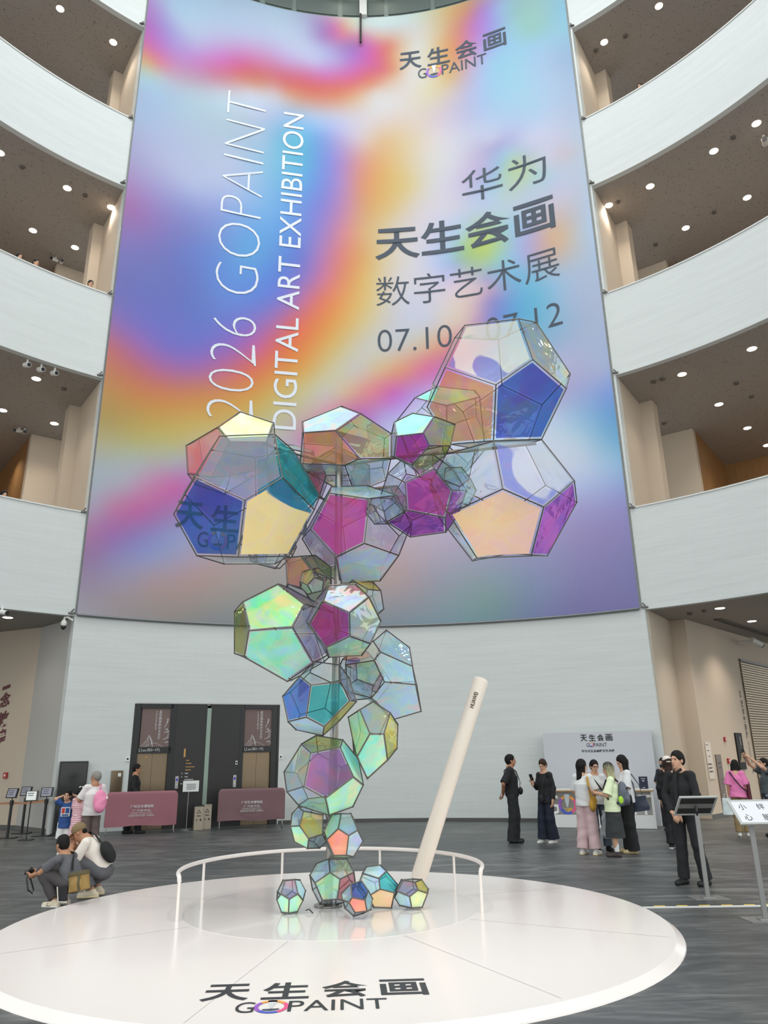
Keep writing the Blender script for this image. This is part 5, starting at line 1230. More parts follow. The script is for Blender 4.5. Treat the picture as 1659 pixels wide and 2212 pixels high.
CELL_FILM = {
 'A': dict(A='blue', S0='cream', S1='iris', S4='salmon', S2='sky', T0='clear', T1='clear', T2='iris', T3='clear', T4='clear'),
 'B': dict(A='peachpink', S0='patch', S1='purple', S4='clear', S3='clear', S2='clear', T0='clear', T1='clear', T4='sky', D='clear'),
 'C': dict(A='peachteal', S0='grey', S4='blue', S1='teal', S2='clear', S3='clear', T0='clear', T1='teal', D='clear'),
 'D': dict(S0='lime', A='rose', S1='grey', S4='salmon', S3='rose'),
 'E': dict(A='olive', S0='lav', S4='salmon', S3='sky', S1='clear', T0='olive'),
 'F': dict(A='magenta', S0='mint', S1='brown', S2='olive', S3='clear', T1='gold', D='purple'),
 'G': dict(A='mint', S4='clear', S3='none', S2='none', S0='none', T0='none'),
 'H': dict(A='magenta', S0='sky', S1='clear', S2='lav', S3='clear', S4='mauve', T1='clear', T2='olive'),
 'I': dict(A='magenta', S0='clear', S4='purple', S1='clear', S3='purple', D='mauve'),
 'J': dict(A='sky', S0='sky', S1='clear', S2='sky', S3='sky', S4='clear'),
 'K': dict(A='mint', S0='acid', S1='mauve', S4='olive', S2='clear', S3='clear', T0='mauve'),
 'L': dict(A='magenta', S2='iris', S3='green', S1='mauve', S4='clear', T1='gold'),
 'M': dict(A='sky', S0='clear', S1='olive', S2='gold'),
 'N': dict(A='salmon', S0='clear', S1='brown', S2='clear', D='olive'),
 'O': dict(A='sky', S0='green', S1='clear', S2='brown'),
 'P': dict(A='blue', S0='green', S2='blue'),
 'Q': dict(A='lav', S0='sky', S4='clear', T0='sky', S1='sky', S2='clear', S3='clear', T4='cream', T1='sky'),
 'R': dict(A='teal', S4='blue', S3='lav', S0='clear', S1='mauve', S2='gold', T3='lav', D='clear'),
 'S': dict(A='rose', S0='rose', S1='coral', S2='green', S3='clear', S4='rose'),
 'T': dict(A='cyan', S0='iris', S1='gold', S4='green', S3='clear', S2='gold', T0='clear'),
 'U': dict(A='plum', S0='olive', S1='cyan', S2='palegreen', S3='clear', S4='iris', T3='lav', T2='green', T4='lav'),
 'V': dict(A='gold', S4='iris', S3='palegreen', S2='clear', S0='clear', S1='none', T3='lav', T4='lav'),
 'W': dict(A='coral', S0='sky', S1='lav', S4='green', S2='green', S3='clear'),
 'Y': dict(A='green', S0='mauve', S1='clear', S2='sky', S3='mauve'),
 'Z': dict(A='salmon', S0='rose', S1='sky', S2='salmon', S3='clear', S4='mauve'),
 'Z2': dict(A='mauve', S0='clear', S1='salmon', S2='rose', S3='clear'),
 'X1': dict(A='palegreen', S0='mauve', S4='palegreen', S1='lav', S2='clear'),
 'X2': dict(A='green', S0='iris', S4='sky', S1='rose', S3='clear', S2='clear', T4='olive'),
 'X3': dict(A='coral', S0='blue', S1='sky', S4='sky', S3='clear'),
 'X4': dict(A='peach', S0='teal', S4='sky', S1='sky', T0='lav', T4='lav'),
 'X5': dict(A='lime', S0='mauve', S4='lav', S1='gold', S2='clear')}
KEYS = [c + str(i) for i in range(5) for c in 'abcd']
KEYS = ['%s%d' % (c, i) for i in range(5) for c in ('a', 'b', 'c', 'd')]
M_FRAME = mat('cell_steel', (104, 100, 96), 0.35, 0.75)
CAMP = Vector((0, 0, CAM_H))

def cell_data(n):
    vals = [tuple(float(x) / 1000 for x in t.split(',')) for t in CELLS[n].split()]
    V = dict(zip(KEYS, [Vector(v) for v in vals]))
    F = {'A': ['a%d' % i for i in range(5)], 'D': ['d%d' % i for i in range(5)]}
    for i in range(5):
        j = (i + 1) % 5
        F['S%d' % i] = ['a%d' % i, 'b%d' % i, 'c%d' % i, 'b%d' % j, 'a%d' % j]
        F['T%d' % i] = ['b%d' % j, 'c%d' % i, 'd%d' % i, 'd%d' % j, 'c%d' % j]
    E = set()
    for f in F.values():
        for a, b in zip(f, f[1:] + f[:1]): E.add(tuple(sorted((a, b))))
    return V, F, sorted(E)

def cell_frame_mesh(V, E, r):
    mb = MB()
    for a, b in E: mb.tube([V[a], V[b]], r, 6)
    for k in V:
        mb.lathe(V[k] - Vector((0, 0, r * 1.3)), [(r * 0.5, 0), (r * 1.25, r * 0.7), (r * 1.25, r * 1.9), (r * 0.5, r * 2.6)], 6)
    return mb

def panel_pts(V, f, inset=0.93):
    P = [V[k] for k in f]; c = sum(P, Vector()) / 5
    return [c + (p - c) * inset for p in P], c

pb = Vector((-0.74, 9.95, 0.066)); ptop = Vector((-0.637, 9.950, 6.175))
TREE = empty('polyhedron_sculpture', pb, 'towering sculpture of stacked iridescent glass polyhedra on a steel pole', 'sculpture')
M_POLE = mat('pole_steel', (150, 146, 142), 0.3, 0.85)
MB().tube([pb, Vector((-0.681, 9.950, 1.994)), Vector((-0.645, 9.950, 3.956)), ptop], 0.052, 20).build('pole', M_POLE, TREE, smooth=True, angle=40)
MB().lathe(pb, [(0.17, 0), (0.17, 0.012), (0.06, 0.02)], 24).build('foot_plate', M_POLE, TREE)
MB().tube([Vector((2.196, 9.800, 5.999)), Vector((1.153, 9.900, 5.935)), Vector((0.216, 9.950, 5.877)), Vector((-0.622, 9.950, 5.767))], 0.030, 12).build('arm', M_POLE, TREE, smooth=True, angle=40)
MB().tube([Vector((-0.615, 9.950, 5.774)), Vector((-1.143, 10.100, 5.975)), Vector((-1.814, 10.300, 6.281))], 0.030, 12).build('arm', M_POLE, TREE, smooth=True, angle=40)
frames = {}; panels = []
rngf = random.Random(21)
POOL = ['clear', 'clear', 'none', 'none', 'sky', 'mauve', 'iris', 'clear']
for n in CELLS:
    if n.startswith('X'): continue
    V, F, E = cell_data(n)
    frames[n] = cell_frame_mesh(V, E, 0.0085).build('cell_frame', M_FRAME, TREE)
    for k, f in F.items():
        c_ = CELL_FILM[n].get(k) or rngf.choice(POOL)
        if c_ == 'none': continue
        P, c = panel_pts(V, f)
        nrm = (P[1] - P[0]).cross(P[2] - P[0]).normalized()
        area = sum(((P[i] - c).cross(P[(i + 1) % 5] - c)).length for i in range(5)) / 2
        v = CAMP - c; cc = sum(V.values(), Vector()) / 20
        front = (c - cc).dot(v) > 0
        panels.append((area * abs(nrm.dot(v.normalized())) / v.length_squared * (1 if front else 0.15), n, P, c, c_))
panels.sort(key=lambda p: -p[0])
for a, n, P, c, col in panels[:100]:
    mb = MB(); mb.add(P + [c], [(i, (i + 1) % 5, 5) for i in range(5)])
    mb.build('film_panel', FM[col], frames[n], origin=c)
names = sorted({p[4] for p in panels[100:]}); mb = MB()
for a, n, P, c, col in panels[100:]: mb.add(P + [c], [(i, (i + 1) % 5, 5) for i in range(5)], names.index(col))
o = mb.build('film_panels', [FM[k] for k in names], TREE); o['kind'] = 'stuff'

GL = {'X1': 'small pale green glass polyhedron at the left end of the floor row', 'X2': 'largest green glass polyhedron on the platform at the pole foot',
      'X3': 'small glass polyhedron with blue and coral panes, nearest the front', 'X4': 'glass polyhedron with blue and cream panes beside the pole foot',
      'X5': 'small lilac and yellow glass polyhedron at the right end of the floor row'}
for n, lab in GL.items():
    V, F, E = cell_data(n)
    zmin = min(v.z for v in V.values()); dz = 0.0755 - zmin
    for k in V: V[k] = V[k] + Vector((0, 0, dz))
    fr = cell_frame_mesh(V, E, 0.0085).build('glass_polyhedron', M_FRAME)
    tag(fr, lab, 'glass polyhedron', 'polyhedra on the platform')
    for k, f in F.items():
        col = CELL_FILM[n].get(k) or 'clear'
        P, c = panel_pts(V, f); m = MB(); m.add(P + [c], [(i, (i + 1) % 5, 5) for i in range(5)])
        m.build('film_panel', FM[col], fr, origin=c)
    if n == 'X1':
        q = sum(V.values(), Vector()) / 20
        MB().tube([Vector((q.x + 0.18, q.y, 0.085)), Vector((q.x + 0.22, q.y - 0.02, 0.10)), Vector((q.x + 0.25, q.y - 0.06, 0.082)), Vector((q.x + 0.27, q.y - 0.10, 0.075))], 0.006, 6).build('cord', M_BLK, fr)

# ================================================================== PEOPLE
V3 = lambda *a: np.array(a, float)
def unit(v):
    v = np.asarray(v, float); return v / (np.linalg.norm(v) + 1e-9)

class Field:
    """a smooth solid grown from rounded limbs; meshed as one closed skin"""
    def __init__(s): s.p = []
    def cap(s, a, b, ra, rb=None, k=0.025, flat=False, sub=False):
        s.p.append(('c', V3(*a), V3(*b), ra, ra if rb is None else rb, k, flat, sub)); return s
    def chain(s, pts, rs, k=0.025, flat=False):
        for i in range(len(pts) - 1): s.cap(pts[i], pts[i + 1], rs[i], rs[i + 1], k, flat and i == len(pts) - 2)
        return s
    def ell(s, c, r, M=None, k=0.03, sub=False):
        s.p.append(('e', V3(*c), V3(*r), np.eye(3) if M is None else np.asarray(M), k, sub)); return s
    def cone(s, a, b, ra, rb, M=None, k=0.02):
        """upright tube with oval section: ra, rb = (rx, ry) at a and b, flat ends; M columns: x, y axes"""
        s.p.append(('o', V3(*a), V3(*b), ra, rb, np.eye(3) if M is None else np.asarray(M), k)); return s
    def bounds(s, q):
        if q[0] == 'c':
            r = max(q[3], q[4]); return np.minimum(q[1], q[2]) - r, np.maximum(q[1], q[2]) + r
        if q[0] == 'e':
            r = q[2].max(); return q[1] - r, q[1] + r
        r = max(max(q[3]), max(q[4])); return np.minimum(q[1], q[2]) - r, np.maximum(q[1], q[2]) + r
    def mesh(s, h, wrinkle=0.0, seed=0, zmin=None):
        B = [s.bounds(q) for q in s.p]
        lo = np.min([b[0] for b in B], 0) - 3 * h; hi = np.max([b[1] for b in B], 0) + 3 * h
        n = np.ceil((hi - lo) / h).astype(int) + 1
        F = np.full(n, 1.0, np.float32)
        for q, (b0, b1) in zip(s.p, B):
            k = q[5] if q[0] == 'c' else q[4] if q[0] == 'e' else q[6]
            i0 = np.maximum(0, np.floor((b0 - lo - k - 2 * h) / h).astype(int)); i1 = np.minimum(n, np.ceil((b1 - lo + k + 2 * h) / h).astype(int) + 1)
            sl = tuple(slice(a, b) for a, b in zip(i0, i1))
            X = np.stack(np.meshgrid(*[lo[d] + h * np.arange(i0[d], i1[d]) for d in range(3)], indexing='ij'), -1)
            sub = False
            if q[0] == 'c':
                _, a, b, ra, rb, k, flat, sub = q
                ab = b - a; L2 = ab @ ab + 1e-12
                t = np.clip(((X - a) @ ab) / L2, 0, 1)
                d = np.linalg.norm(X - a - t[..., None] * ab, axis=-1) - (ra + (rb - ra) * t)
                if flat: d = np.maximum(d, (X - b) @ (ab / math.sqrt(L2)))
            elif q[0] == 'e':
                _, c, r, M, k, sub = q
                Y = (X - c) @ M
                d = (np.linalg.norm(Y / r, axis=-1) - 1) * r.min()
                g = np.linalg.norm(Y / (r * r), axis=-1) + 1e-9; kk = np.linalg.norm(Y / r, axis=-1)
                d = np.where(kk > 1e-3, kk * (kk - 1) / g, d)
            else:
                _, a, b, ra, rb, M, k = q
                ab = b - a; L = np.linalg.norm(ab); t = np.clip(((X - a) @ ab) / (L * L), 0, 1)
                Y = X - a - t[..., None] * ab
                rx = ra[0] + (rb[0] - ra[0]) * t; ry = ra[1] + (rb[1] - ra[1]) * t
                d = (np.sqrt((Y @ M[:, 0] / rx) ** 2 + (Y @ M[:, 1] / ry) ** 2) - 1) * np.minimum(rx, ry)
                ax = (X - a) @ (ab / L)
                d = np.maximum(d, np.maximum(-ax, ax - L))
            f = F[sl]
            if sub:
                hh = np.clip(0.5 - 0.5 * (f + d) / k, 0, 1); F[sl] = f + (-d - f) * hh + k * hh * (1 - hh)
            else:
                hh = np.clip(0.5 + 0.5 * (f - d) / k, 0, 1); F[sl] = f + (d - f) * hh - k * hh * (1 - hh)
        if wrinkle or zmin is not None:
            X = np.stack(np.meshgrid(*[lo[d] + h * np.arange(n[d]) for d in range(3)], indexing='ij'), -1)
            if wrinkle:
                g = np.random.default_rng(seed).uniform(0, 6.28, 6)
                x, y, z = X[..., 0], X[..., 1], X[..., 2]
                F = F + wrinkle * (np.sin(17 * x + 9 * z + 6 * np.sin(7 * z + g[0]) + g[1]) * np.sin(11 * y - 8 * z + g[2]) + 0.6 * np.sin(31 * z + 14 * x * np.cos(g[3]) + 12 * y + g[4]))
            if zmin is not None: F = np.maximum(F, zmin - X[..., 2])
        return surface_nets(F, lo, h)

def surface_nets(F, lo, h):
    S = F < 0
    c = S[:-1, :-1, :-1].astype(np.int8)
    cnt = np.zeros_like(c)
    cor = [(i, j, k) for i in (0, 1) for j in (0, 1) for k in (0, 1)]
    sl = lambda o: tuple(slice(v, F.shape[d] - 1 + v) for d, v in enumerate(o))
    for o in cor: cnt = cnt + S[sl(o)]
    act = (cnt > 0) & (cnt < 8)
    idx = np.full(act.shape, -1, np.int64); n = int(act.sum()); idx[act] = np.arange(n)
    I = np.argwhere(act)
    acc = np.zeros((n, 3)); num = np.zeros(n)
    val = {o: F[sl(o)][act] for o in cor}
    for a in cor:
        for d in range(3):
            if a[d] == 0:
                b = tuple(1 if q == d else v for q, v in enumerate(a))
                fa, fb = val[a], val[b]; m = (fa < 0) != (fb < 0)
                t = np.where(m, fa / np.where(m, fa - fb, 1), 0)
                p = np.array(a, float)[None, :].repeat(n, 0); p[:, d] += t
                acc += p * m[:, None]; num += m
    verts = lo + h * (I + acc / np.maximum(num, 1)[:, None])
    faces = []
    for d in range(3):
        u, v = (d + 1) % 3, (d + 2) % 3
        a = [slice(1, -1)] * 3; b = [slice(1, -1)] * 3
        a[d] = slice(0, -1); b[d] = slice(1, None)
        A, B = S[tuple(a)], S[tuple(b)]
        for pos in (True, False):
            E = np.argwhere((A if pos else B) & ~(B if pos else A))
            if len(E) == 0: continue
            base = E.copy()
            for q in range(3):
                if q != d: base[:, q] += 1
            quad = []
            for du, dv in ((0, 0), (1, 0), (1, 1), (0, 1)):
                t = base.copy(); t[:, u] -= du; t[:, v] -= dv
                quad.append(idx[t[:, 0], t[:, 1], t[:, 2]])
            q4 = np.stack(quad, 1)
            faces.append(q4 if pos else q4[:, ::-1])
    return verts, np.concatenate(faces) if faces else np.zeros((0, 4), int)

SKIN = mat('skin', (206, 160, 132), 0.55); SKIN2 = mat('skin_tan', (176, 126, 96), 0.55)
HAIRB = mat('hair_black', (19, 16, 15), 0.65, spec=0.25); HAIRG = mat('hair_grey', (140, 136, 130), 0.7, spec=0.2); HAIRBR = mat('hair_brown', (52, 36, 28), 0.65, spec=0.25)
EYE = mat('eye_dark', (28, 20, 18), 0.2); LIP = mat('lip', (170, 96, 88), 0.5)

J0 = dict(pelvis=(0, 0, .93), chest=(0, .0, 1.24), neckb=(0, -.02, 1.425), head=(0, .015, 1.575),
          sh_r=(.160, -.015, 1.375), el_r=(.215, -.035, 1.11), wr_r=(.225, .04, .87),
          hip_r=(.088, 0, .905), kn_r=(.095, .02, .49), an_r=(.095, -.025, .085))

def joints(over, female):
    J = {k: V3(*v) for k, v in J0.items()}
    for k in ('sh', 'el', 'wr', 'hip', 'kn', 'an'): J[k + '_l'] = J[k + '_r'] * V3(-1, 1, 1)
    if female:
        for s in ('_r', '_l'): J['sh' + s] *= V3(.84, 1, 1); J['el' + s] *= V3(.9, 1, 1); J['wr' + s] *= V3(.92, 1, 1)
    for k, v in over.items():
        if k in ('el', 'wr', 'kn', 'an', 'hip', 'sh'):
            J[k + '_r'] = V3(*v); J[k + '_l'] = V3(-v[0], v[1], v[2])
        elif k in J: J[k] = V3(*v)
    return J

def rotm(yaw, pitch=0, roll=0):
    M = Matrix.Rotation(math.radians(yaw), 3, 'Z') @ Matrix.Rotation(math.radians(pitch), 3, 'X') @ Matrix.Rotation(math.radians(roll), 3, 'Y')
    return np.array(M)

def hand(F, w, d, n, side, curl):
    """palm, four fingers, thumb; n points out of the palm, side +1 for the right hand"""
    d, n = unit(d), np.asarray(n, float); n = unit(n - d * (n @ d)); t = unit(np.cross(n, d)) * side     # t: towards the thumb
    M = np.stack([t, d, n], 1)
    F.cap(w - d * .05, w + d * .01, .030, .026, .015)
    F.ell(w + d * .05, (.041, .052, .015), M, .012)
    for o, L in ((.030, .070), (.010, .079), (-.010, .074), (-.029, .058)):
        a = w + d * .090 + t * o
        def bend(q): return d * math.cos(q) + n * math.sin(q)
        b = a + bend(curl * .9) * L * .5; c = b + bend(curl * 1.9) * L * .3; e_ = c + bend(curl * 2.5) * L * .2
        F.cap(a - d * .02, a, .009, .009, .006); F.cap(a, b, .0085, .008, .003); F.cap(b, c, .008, .0072, .003); F.cap(c, e_, .0072, .006, .003)
    a = w + d * .025 + t * .032; b = a + unit(t * .75 + d * .65 + n * .25) * .042; c = b + unit(t * .15 + d * .85 + n * (.35 + .5 * curl)) * .034
    F.cap(w + d * .015 + t * .012, a, .016, .014, .01); F.cap(a, b, .0125, .010, .006); F.cap(b, c, .010, .008, .004)

PEOPLE = {}
def person(key, label, pos, fwd, H=1.68, J={}, head=(0, 0, 0), female=False, skin=SKIN, hair=('short', HAIRB), hs=1.0,
           shirt=None, legs=None, shoes=None, socks=None, hand_r=None, hand_l=None, build=1.0, h=0.010, face=True, group=None, extra=None):
    """shirt=(material, sleeve 0..1, hem height, looseness); legs=('trousers', mat, thigh, knee, hem radius, hem z) | ('skirt', mat, hem z, rx, ry) | ('shorts', mat)"""
    over = J; J = joints(J, female)
    s = H / 1.70
    yaw = math.degrees(math.atan2(-fwd[0], fwd[1]))
    RZ = rotm(yaw); P = V3(*pos)
    def T(p): return (np.asarray(p, float) * s) @ RZ.T + P
    root = [None]
    def emit(name, parts, m):
        vs = []; fs = []; b = 0
        for v, f in parts:
            vs.append(T(v)); fs.append(f + b); b += len(v)
        vs = np.concatenate(vs); fs = np.concatenate(fs)
        og = Vector(P) if root[0] is None else Vector(((vs.min(0) + vs.max(0)) / 2).tolist())
        me = bpy.data.meshes.new(name)
        me.from_pydata((vs - np.array(og)).tolist(), [], fs.tolist())
        me.polygons.foreach_set('use_smooth', [True] * len(fs)); me.materials.append(m); me.update()
        return link(name, me, root[0], og)
    R_ = rotm(*head)                                  # head frame
    hc = J['head']
    def hp(x, y, z): return hc + R_ @ (V3(x, y, z) * hs)
    up = unit(J['neckb'] - J['pelvis']); rt = J['sh_r'] - J['sh_l']; rt = unit(rt - up * (rt @ up)); fr = np.cross(up, rt)
    TM = np.stack([rt, fr, up], 1)
    mid = J['pelvis'] * .45 + J['neckb'] * .55; low = J['pelvis'] * .75 + J['neckb'] * .25
    g = build
    # ---- body
    F = Field()
    F.ell(hp(0, -.012, .032), V3(.073, .092, .088) * hs, R_, .02).ell(hp(0, .022, -.036), V3(.058, .064, .074) * hs, R_, .03)
    F.ell(hp(0, .048, -.088), V3(.030, .028, .024) * hs, R_, .025).cap(hp(0, .083, .008), hp(0, .101, -.030), .008 * hs, .0125 * hs, .01)
    F.ell(hp(0, .078, .026), V3(.048, .016, .010) * hs, R_, .012).ell(hp(0, .083, -.062), V3(.021, .012, .009) * hs, R_, .008)
    for sx in (-1, 1):
        F.ell(hp(sx * .030, .093, .004), V3(.016, .014, .010) * hs, R_, .010, True)
        F.ell(hp(sx * .075, -.006, -.012), V3(.010, .019, .031) * hs, R_, .008)
    F.cap(hp(0, -.018, -.07), J['neckb'], .053 * (.9 if female else 1), .058, .03)
    F.cap(J['neckb'], J['chest'], .07, .10, .05).ell(mid, V3(.150 * g, .105 * g, .16), TM, .05).ell(low, V3(.130 * g, .098 * g, .13), TM, .05)
    F.ell(J['pelvis'], V3(.150 * g, .112 * g, .105), TM, .05)
    for q in ('_r', '_l'):
        F.cap(J['neckb'] - up * .02, J['sh' + q], .05, .052, .03)
        F.cap(J['sh' + q], J['el' + q], .047 * g, .038 * g, .02); F.cap(J['el' + q], J['wr' + q], .039 * g, .026, .015)
        F.cap(J['hip' + q], J['kn' + q], (.068 if female else .082) * g, .054, .03)
        k_, a_ = J['kn' + q], J['an' + q]; F.cap(k_, k_ * .6 + a_ * .4, .053, .052, .02); F.cap(k_ * .6 + a_ * .4, a_, .050, .034, .02)
        F.cap(a_ + V3(0, -.02, -.03), a_ + V3(0, .14, -.05), .034, .026, .02)
    parts = [F.mesh(h)]
    for q, hd, sd in (('_r', hand_r, 1), ('_l', hand_l, -1)):
        d = J['wr' + q] - J['el' + q]
        dd, nn, cu = hd if hd else (d, (-sd * 1.0, .15, 0), .45)
        G = Field(); hand(G, J['wr' + q], dd if dd is not None else d, nn, sd, cu); parts.append(G.mesh(0.005))
    root[0] = emit('person', parts, skin)
    tag(root[0], label, 'person', group)
    # ---- face
    if face:
        F = Field()
        for sx in (-1, 1): F.ell(hp(sx * .030, .079, .003), V3(.0135, .007, .0055) * hs, R_, .002)
        emit('eyes', [F.mesh(.003)], EYE)
        F = Field()
        for sx in (-1, 1): F.cap(hp(sx * .017, .092, .022), hp(sx * .045, .080, .022), .0042 * hs, .003 * hs, .002)
        emit('eyebrows', [F.mesh(.003)], hair[1] if hair else HAIRB)
        F = Field(); F.ell(hp(0, .0895, -.062), V3(.020, .007, .0065) * hs, R_, .002); emit('lips', [F.mesh(.003)], LIP)
    # ---- hair
    if hair:
        st, hm = hair[0], hair[1]
        F = Field(); dn = V3(0, 0, -1); bk = R_ @ V3(0, -1, 0); bk[2] = 0
        F.ell(hp(0, -.020, .042), V3(.086, .103, .097) * hs, R_, .02).ell(hp(0, -.045, -.01), V3(.080, .072, .076) * hs, R_, .03)
        if st in ('long', 'bob', 'tail', 'bun'):
            pass
        if st in ('long', 'bob'):
            L = hair[2]
            a = hp(0, -.05, .0)
            F.cone(a + dn * -.02, a + dn * L + bk * .05, (.092, .062), (.078 if st == 'long' else .10, .045), R_, .03)
            for sx in (-1, 1): F.cap(hp(sx * .068, .0, .03), hp(sx * .07, -.02, 0) + dn * min(L, .2), .026, .03, .02)
        if st == 'tail':
            F.cap(hp(0, -.10, .05), hp(0, -.13, .03), .03, .035, .02); F.cap(hp(0, -.13, .03), hp(0, -.12, .0) + dn * .22, .036, .016, .02)
        if st == 'bun': F.ell(hp(0, -.095, .07), V3(.04, .035, .035), R_, .02)
        # keep the face clear
        F.ell(hp(0, .104, -.038), V3(.068, .078, .098) * hs, R_, .010, True)
        if st in ('short', 'tail', 'bun'):
            F.ell(hp(0, .03, -.125), V3(.12, .10, .085) * hs, R_, .015, True)
            for sx in (-1, 1): F.ell(hp(sx * .085, .005, -.03), V3(.022, .03, .042) * hs, R_, .008, True)
        emit('hair', [F.mesh(.006, .0028, 5)], hm)
    # ---- clothes
    if legs and legs[0] in ('trousers', 'shorts'):
        F = Field(); _, m, th, kn, hm_, hz = legs
        F.cone(J['pelvis'] + up * .12, J['pelvis'] - up * .05, (.140 * g, .112 * g), (.165 * g, .130 * g), TM, .03)
        F.ell(J['pelvis'] - up * .02, V3(.166 * g, .128 * g, .10), TM, .03)
        for q in ('_r', '_l'):
            hp_, k_, a_ = J['hip' + q], J['kn' + q], J['an' + q]
            if legs[0] == 'trousers':
                e_ = k_ + (a_ - k_) * hz
                F.cap(hp_, k_, th, kn, .02); F.cap(k_, e_, kn, hm_, .02, True)
            else:
                e_ = hp_ + (k_ - hp_) * hz; F.cap(hp_, e_, th, hm_, .02, True)
        emit('trousers' if legs[0] == 'trousers' else 'shorts', [F.mesh(.009, .0035, 3)], m)
    elif legs:
        F = Field(); _, m, hz, rx, ry = legs
        F.cone(J['pelvis'] + up * .13, (J['pelvis'][0], J['pelvis'][1], hz), (.142, .118), (rx, ry), TM, .03)
        F.ell(J['pelvis'] - up * .03, V3(.172, .136, .13), TM, .03)
        emit('skirt', [F.mesh(.009, .004, 3)], m)
    if shirt:
        F = Field(); m, sl, hem, lo = shirt
        hemp = J['pelvis'] + up * (hem - .93)
        lo *= .55; fw_ = .92 if female else 1.0
        F.ell(mid, V3(.152 * g * fw_ + lo, .112 * g + lo, .17), TM, .04)
        F.cone(mid + up * .05, hemp, (.150 * g * fw_ + lo, .110 * g + lo), (.152 * g + lo * 1.6, .118 * g + lo * 1.6), TM, .03)
        F.cap(J['neckb'] - up * .055, J['chest'], .085, .11, .04)
        for q in ('_r', '_l'):
            F.cap(J['neckb'] - up * .03, J['sh' + q] - up * .004, .050, .054 + lo * .3, .03)
            a, b, c = J['sh' + q], J['el' + q], J['wr' + q]
            if sl <= 1: F.cap(a, a + (b - a) * sl, .054 + lo * .5, .056 + lo * 1.6, .02, True)
            else:
                F.cap(a, b, .053 + lo * .5, .048 + lo * .6, .02); F.cap(b, b + (c - b) * (sl - 1), .051 + lo * .5, .045 + lo * .5, .02, True)
        F.cap(J['neckb'] + up * .035 + fr * .045, J['neckb'] + up * .12 + fr * .07, .044, .050, .012, sub=True)
        emit('shirt', [F.mesh(.009, .003, 9)], m)
    if socks:
        F = Field()
        for q in ('_r', '_l'): F.cap(J['an' + q] + V3(0, 0, .13), J['an' + q], .047, .042, .01)
        emit('socks', [F.mesh(.007)], socks)
    if shoes:
        for q in ('_r', '_l'):
            a = J['an' + q]; F = Field(); fo = V3(0, 1, 0)
            if 'toe' + q in over: fo = unit(over['toe' + q])
            z0 = a[2] - .085
            tip = a + fo * .165; tip[2] = z0 + .032; heel = a - fo * .045; heel[2] = z0 + .035
            F.cap(heel, tip, .043, .037, .02).cap(a + V3(0, 0, -.01), a + fo * .07 + V3(0, 0, -.045), .044, .040, .02)
            F.cap(a, a + V3(0, 0, .02), .045, .043, .01, True)
            o = emit('shoe', [F.mesh(.007, zmin=z0 + .002)], shoes[0])
            if len(shoes) > 1:
                F = Field(); b = tip.copy(); b[2] = z0 + .010; c = heel.copy(); c[2] = z0 + .010
                F.cap(c, b, .046, .040, .01)
                root0 = root[0]; v, f = F.mesh(.006, zmin=z0 + .001)
                v = v[:]; v[:, 2] = np.minimum(v[:, 2], z0 + .028)
                emit('shoe_sole', [(v, f)], shoes[1])
    PEOPLE[key] = dict(T=T, J=J, root=root[0], emit=emit, hp=hp, R=R_, TM=TM, s=s)
    return PEOPLE[key]

def blob(name, F, m, T, label=None, cat=None, parent=None, h=.007, wr=0.0, s=1.0, group=None):
    """a soft thing grown like the bodies; T maps the wearer's frame to the hall"""
    v, f = F.mesh(h, wr, 2)
    v = T(v); lo, hi = v.min(0), v.max(0); og = Vector(((lo[0] + hi[0]) / 2, (lo[1] + hi[1]) / 2, lo[2]))
    me = bpy.data.meshes.new(name); me.from_pydata((v - np.array(og)).tolist(), [], f.tolist())
    me.polygons.foreach_set('use_smooth', [True] * len(f)); me.materials.append(m); me.update()
    o = link(name, me, parent, og)
    return tag(o, label, cat, group) if label else o
def strap(name, pts, w, m, T, parent, th=.004, nrm=None):
    """flat band along points (wearer's frame)"""
    P = [np.asarray(p, float) for p in pts]
    mb = MB(); n = len(P); vs = []
    for i, p in enumerate(P):
        d = unit(P[min(i + 1, n - 1)] - P[max(i - 1, 0)]); c = np.asarray(nrm[i] if nrm is not None else (p - V3(0, 0, p[2])), float)
        c = unit(c - d * (c @ d)); a = np.cross(d, c)
        for x, y in ((-w, -th), (w, -th), (w, th), (-w, th)): vs.append(Vector(T(p + a * x + c * y).tolist()))
    fs = []
    for i in range(n - 1):
        for k in range(4): fs.append([4 * i + k, 4 * i + (k + 1) % 4, 4 * i + 4 + (k + 1) % 4, 4 * i + 4 + k])
    fs += [[3, 2, 1, 0], [4 * n - 4 + k for k in range(4)]]
    mb.add(vs, fs)
    return mb.build(name, m, parent)

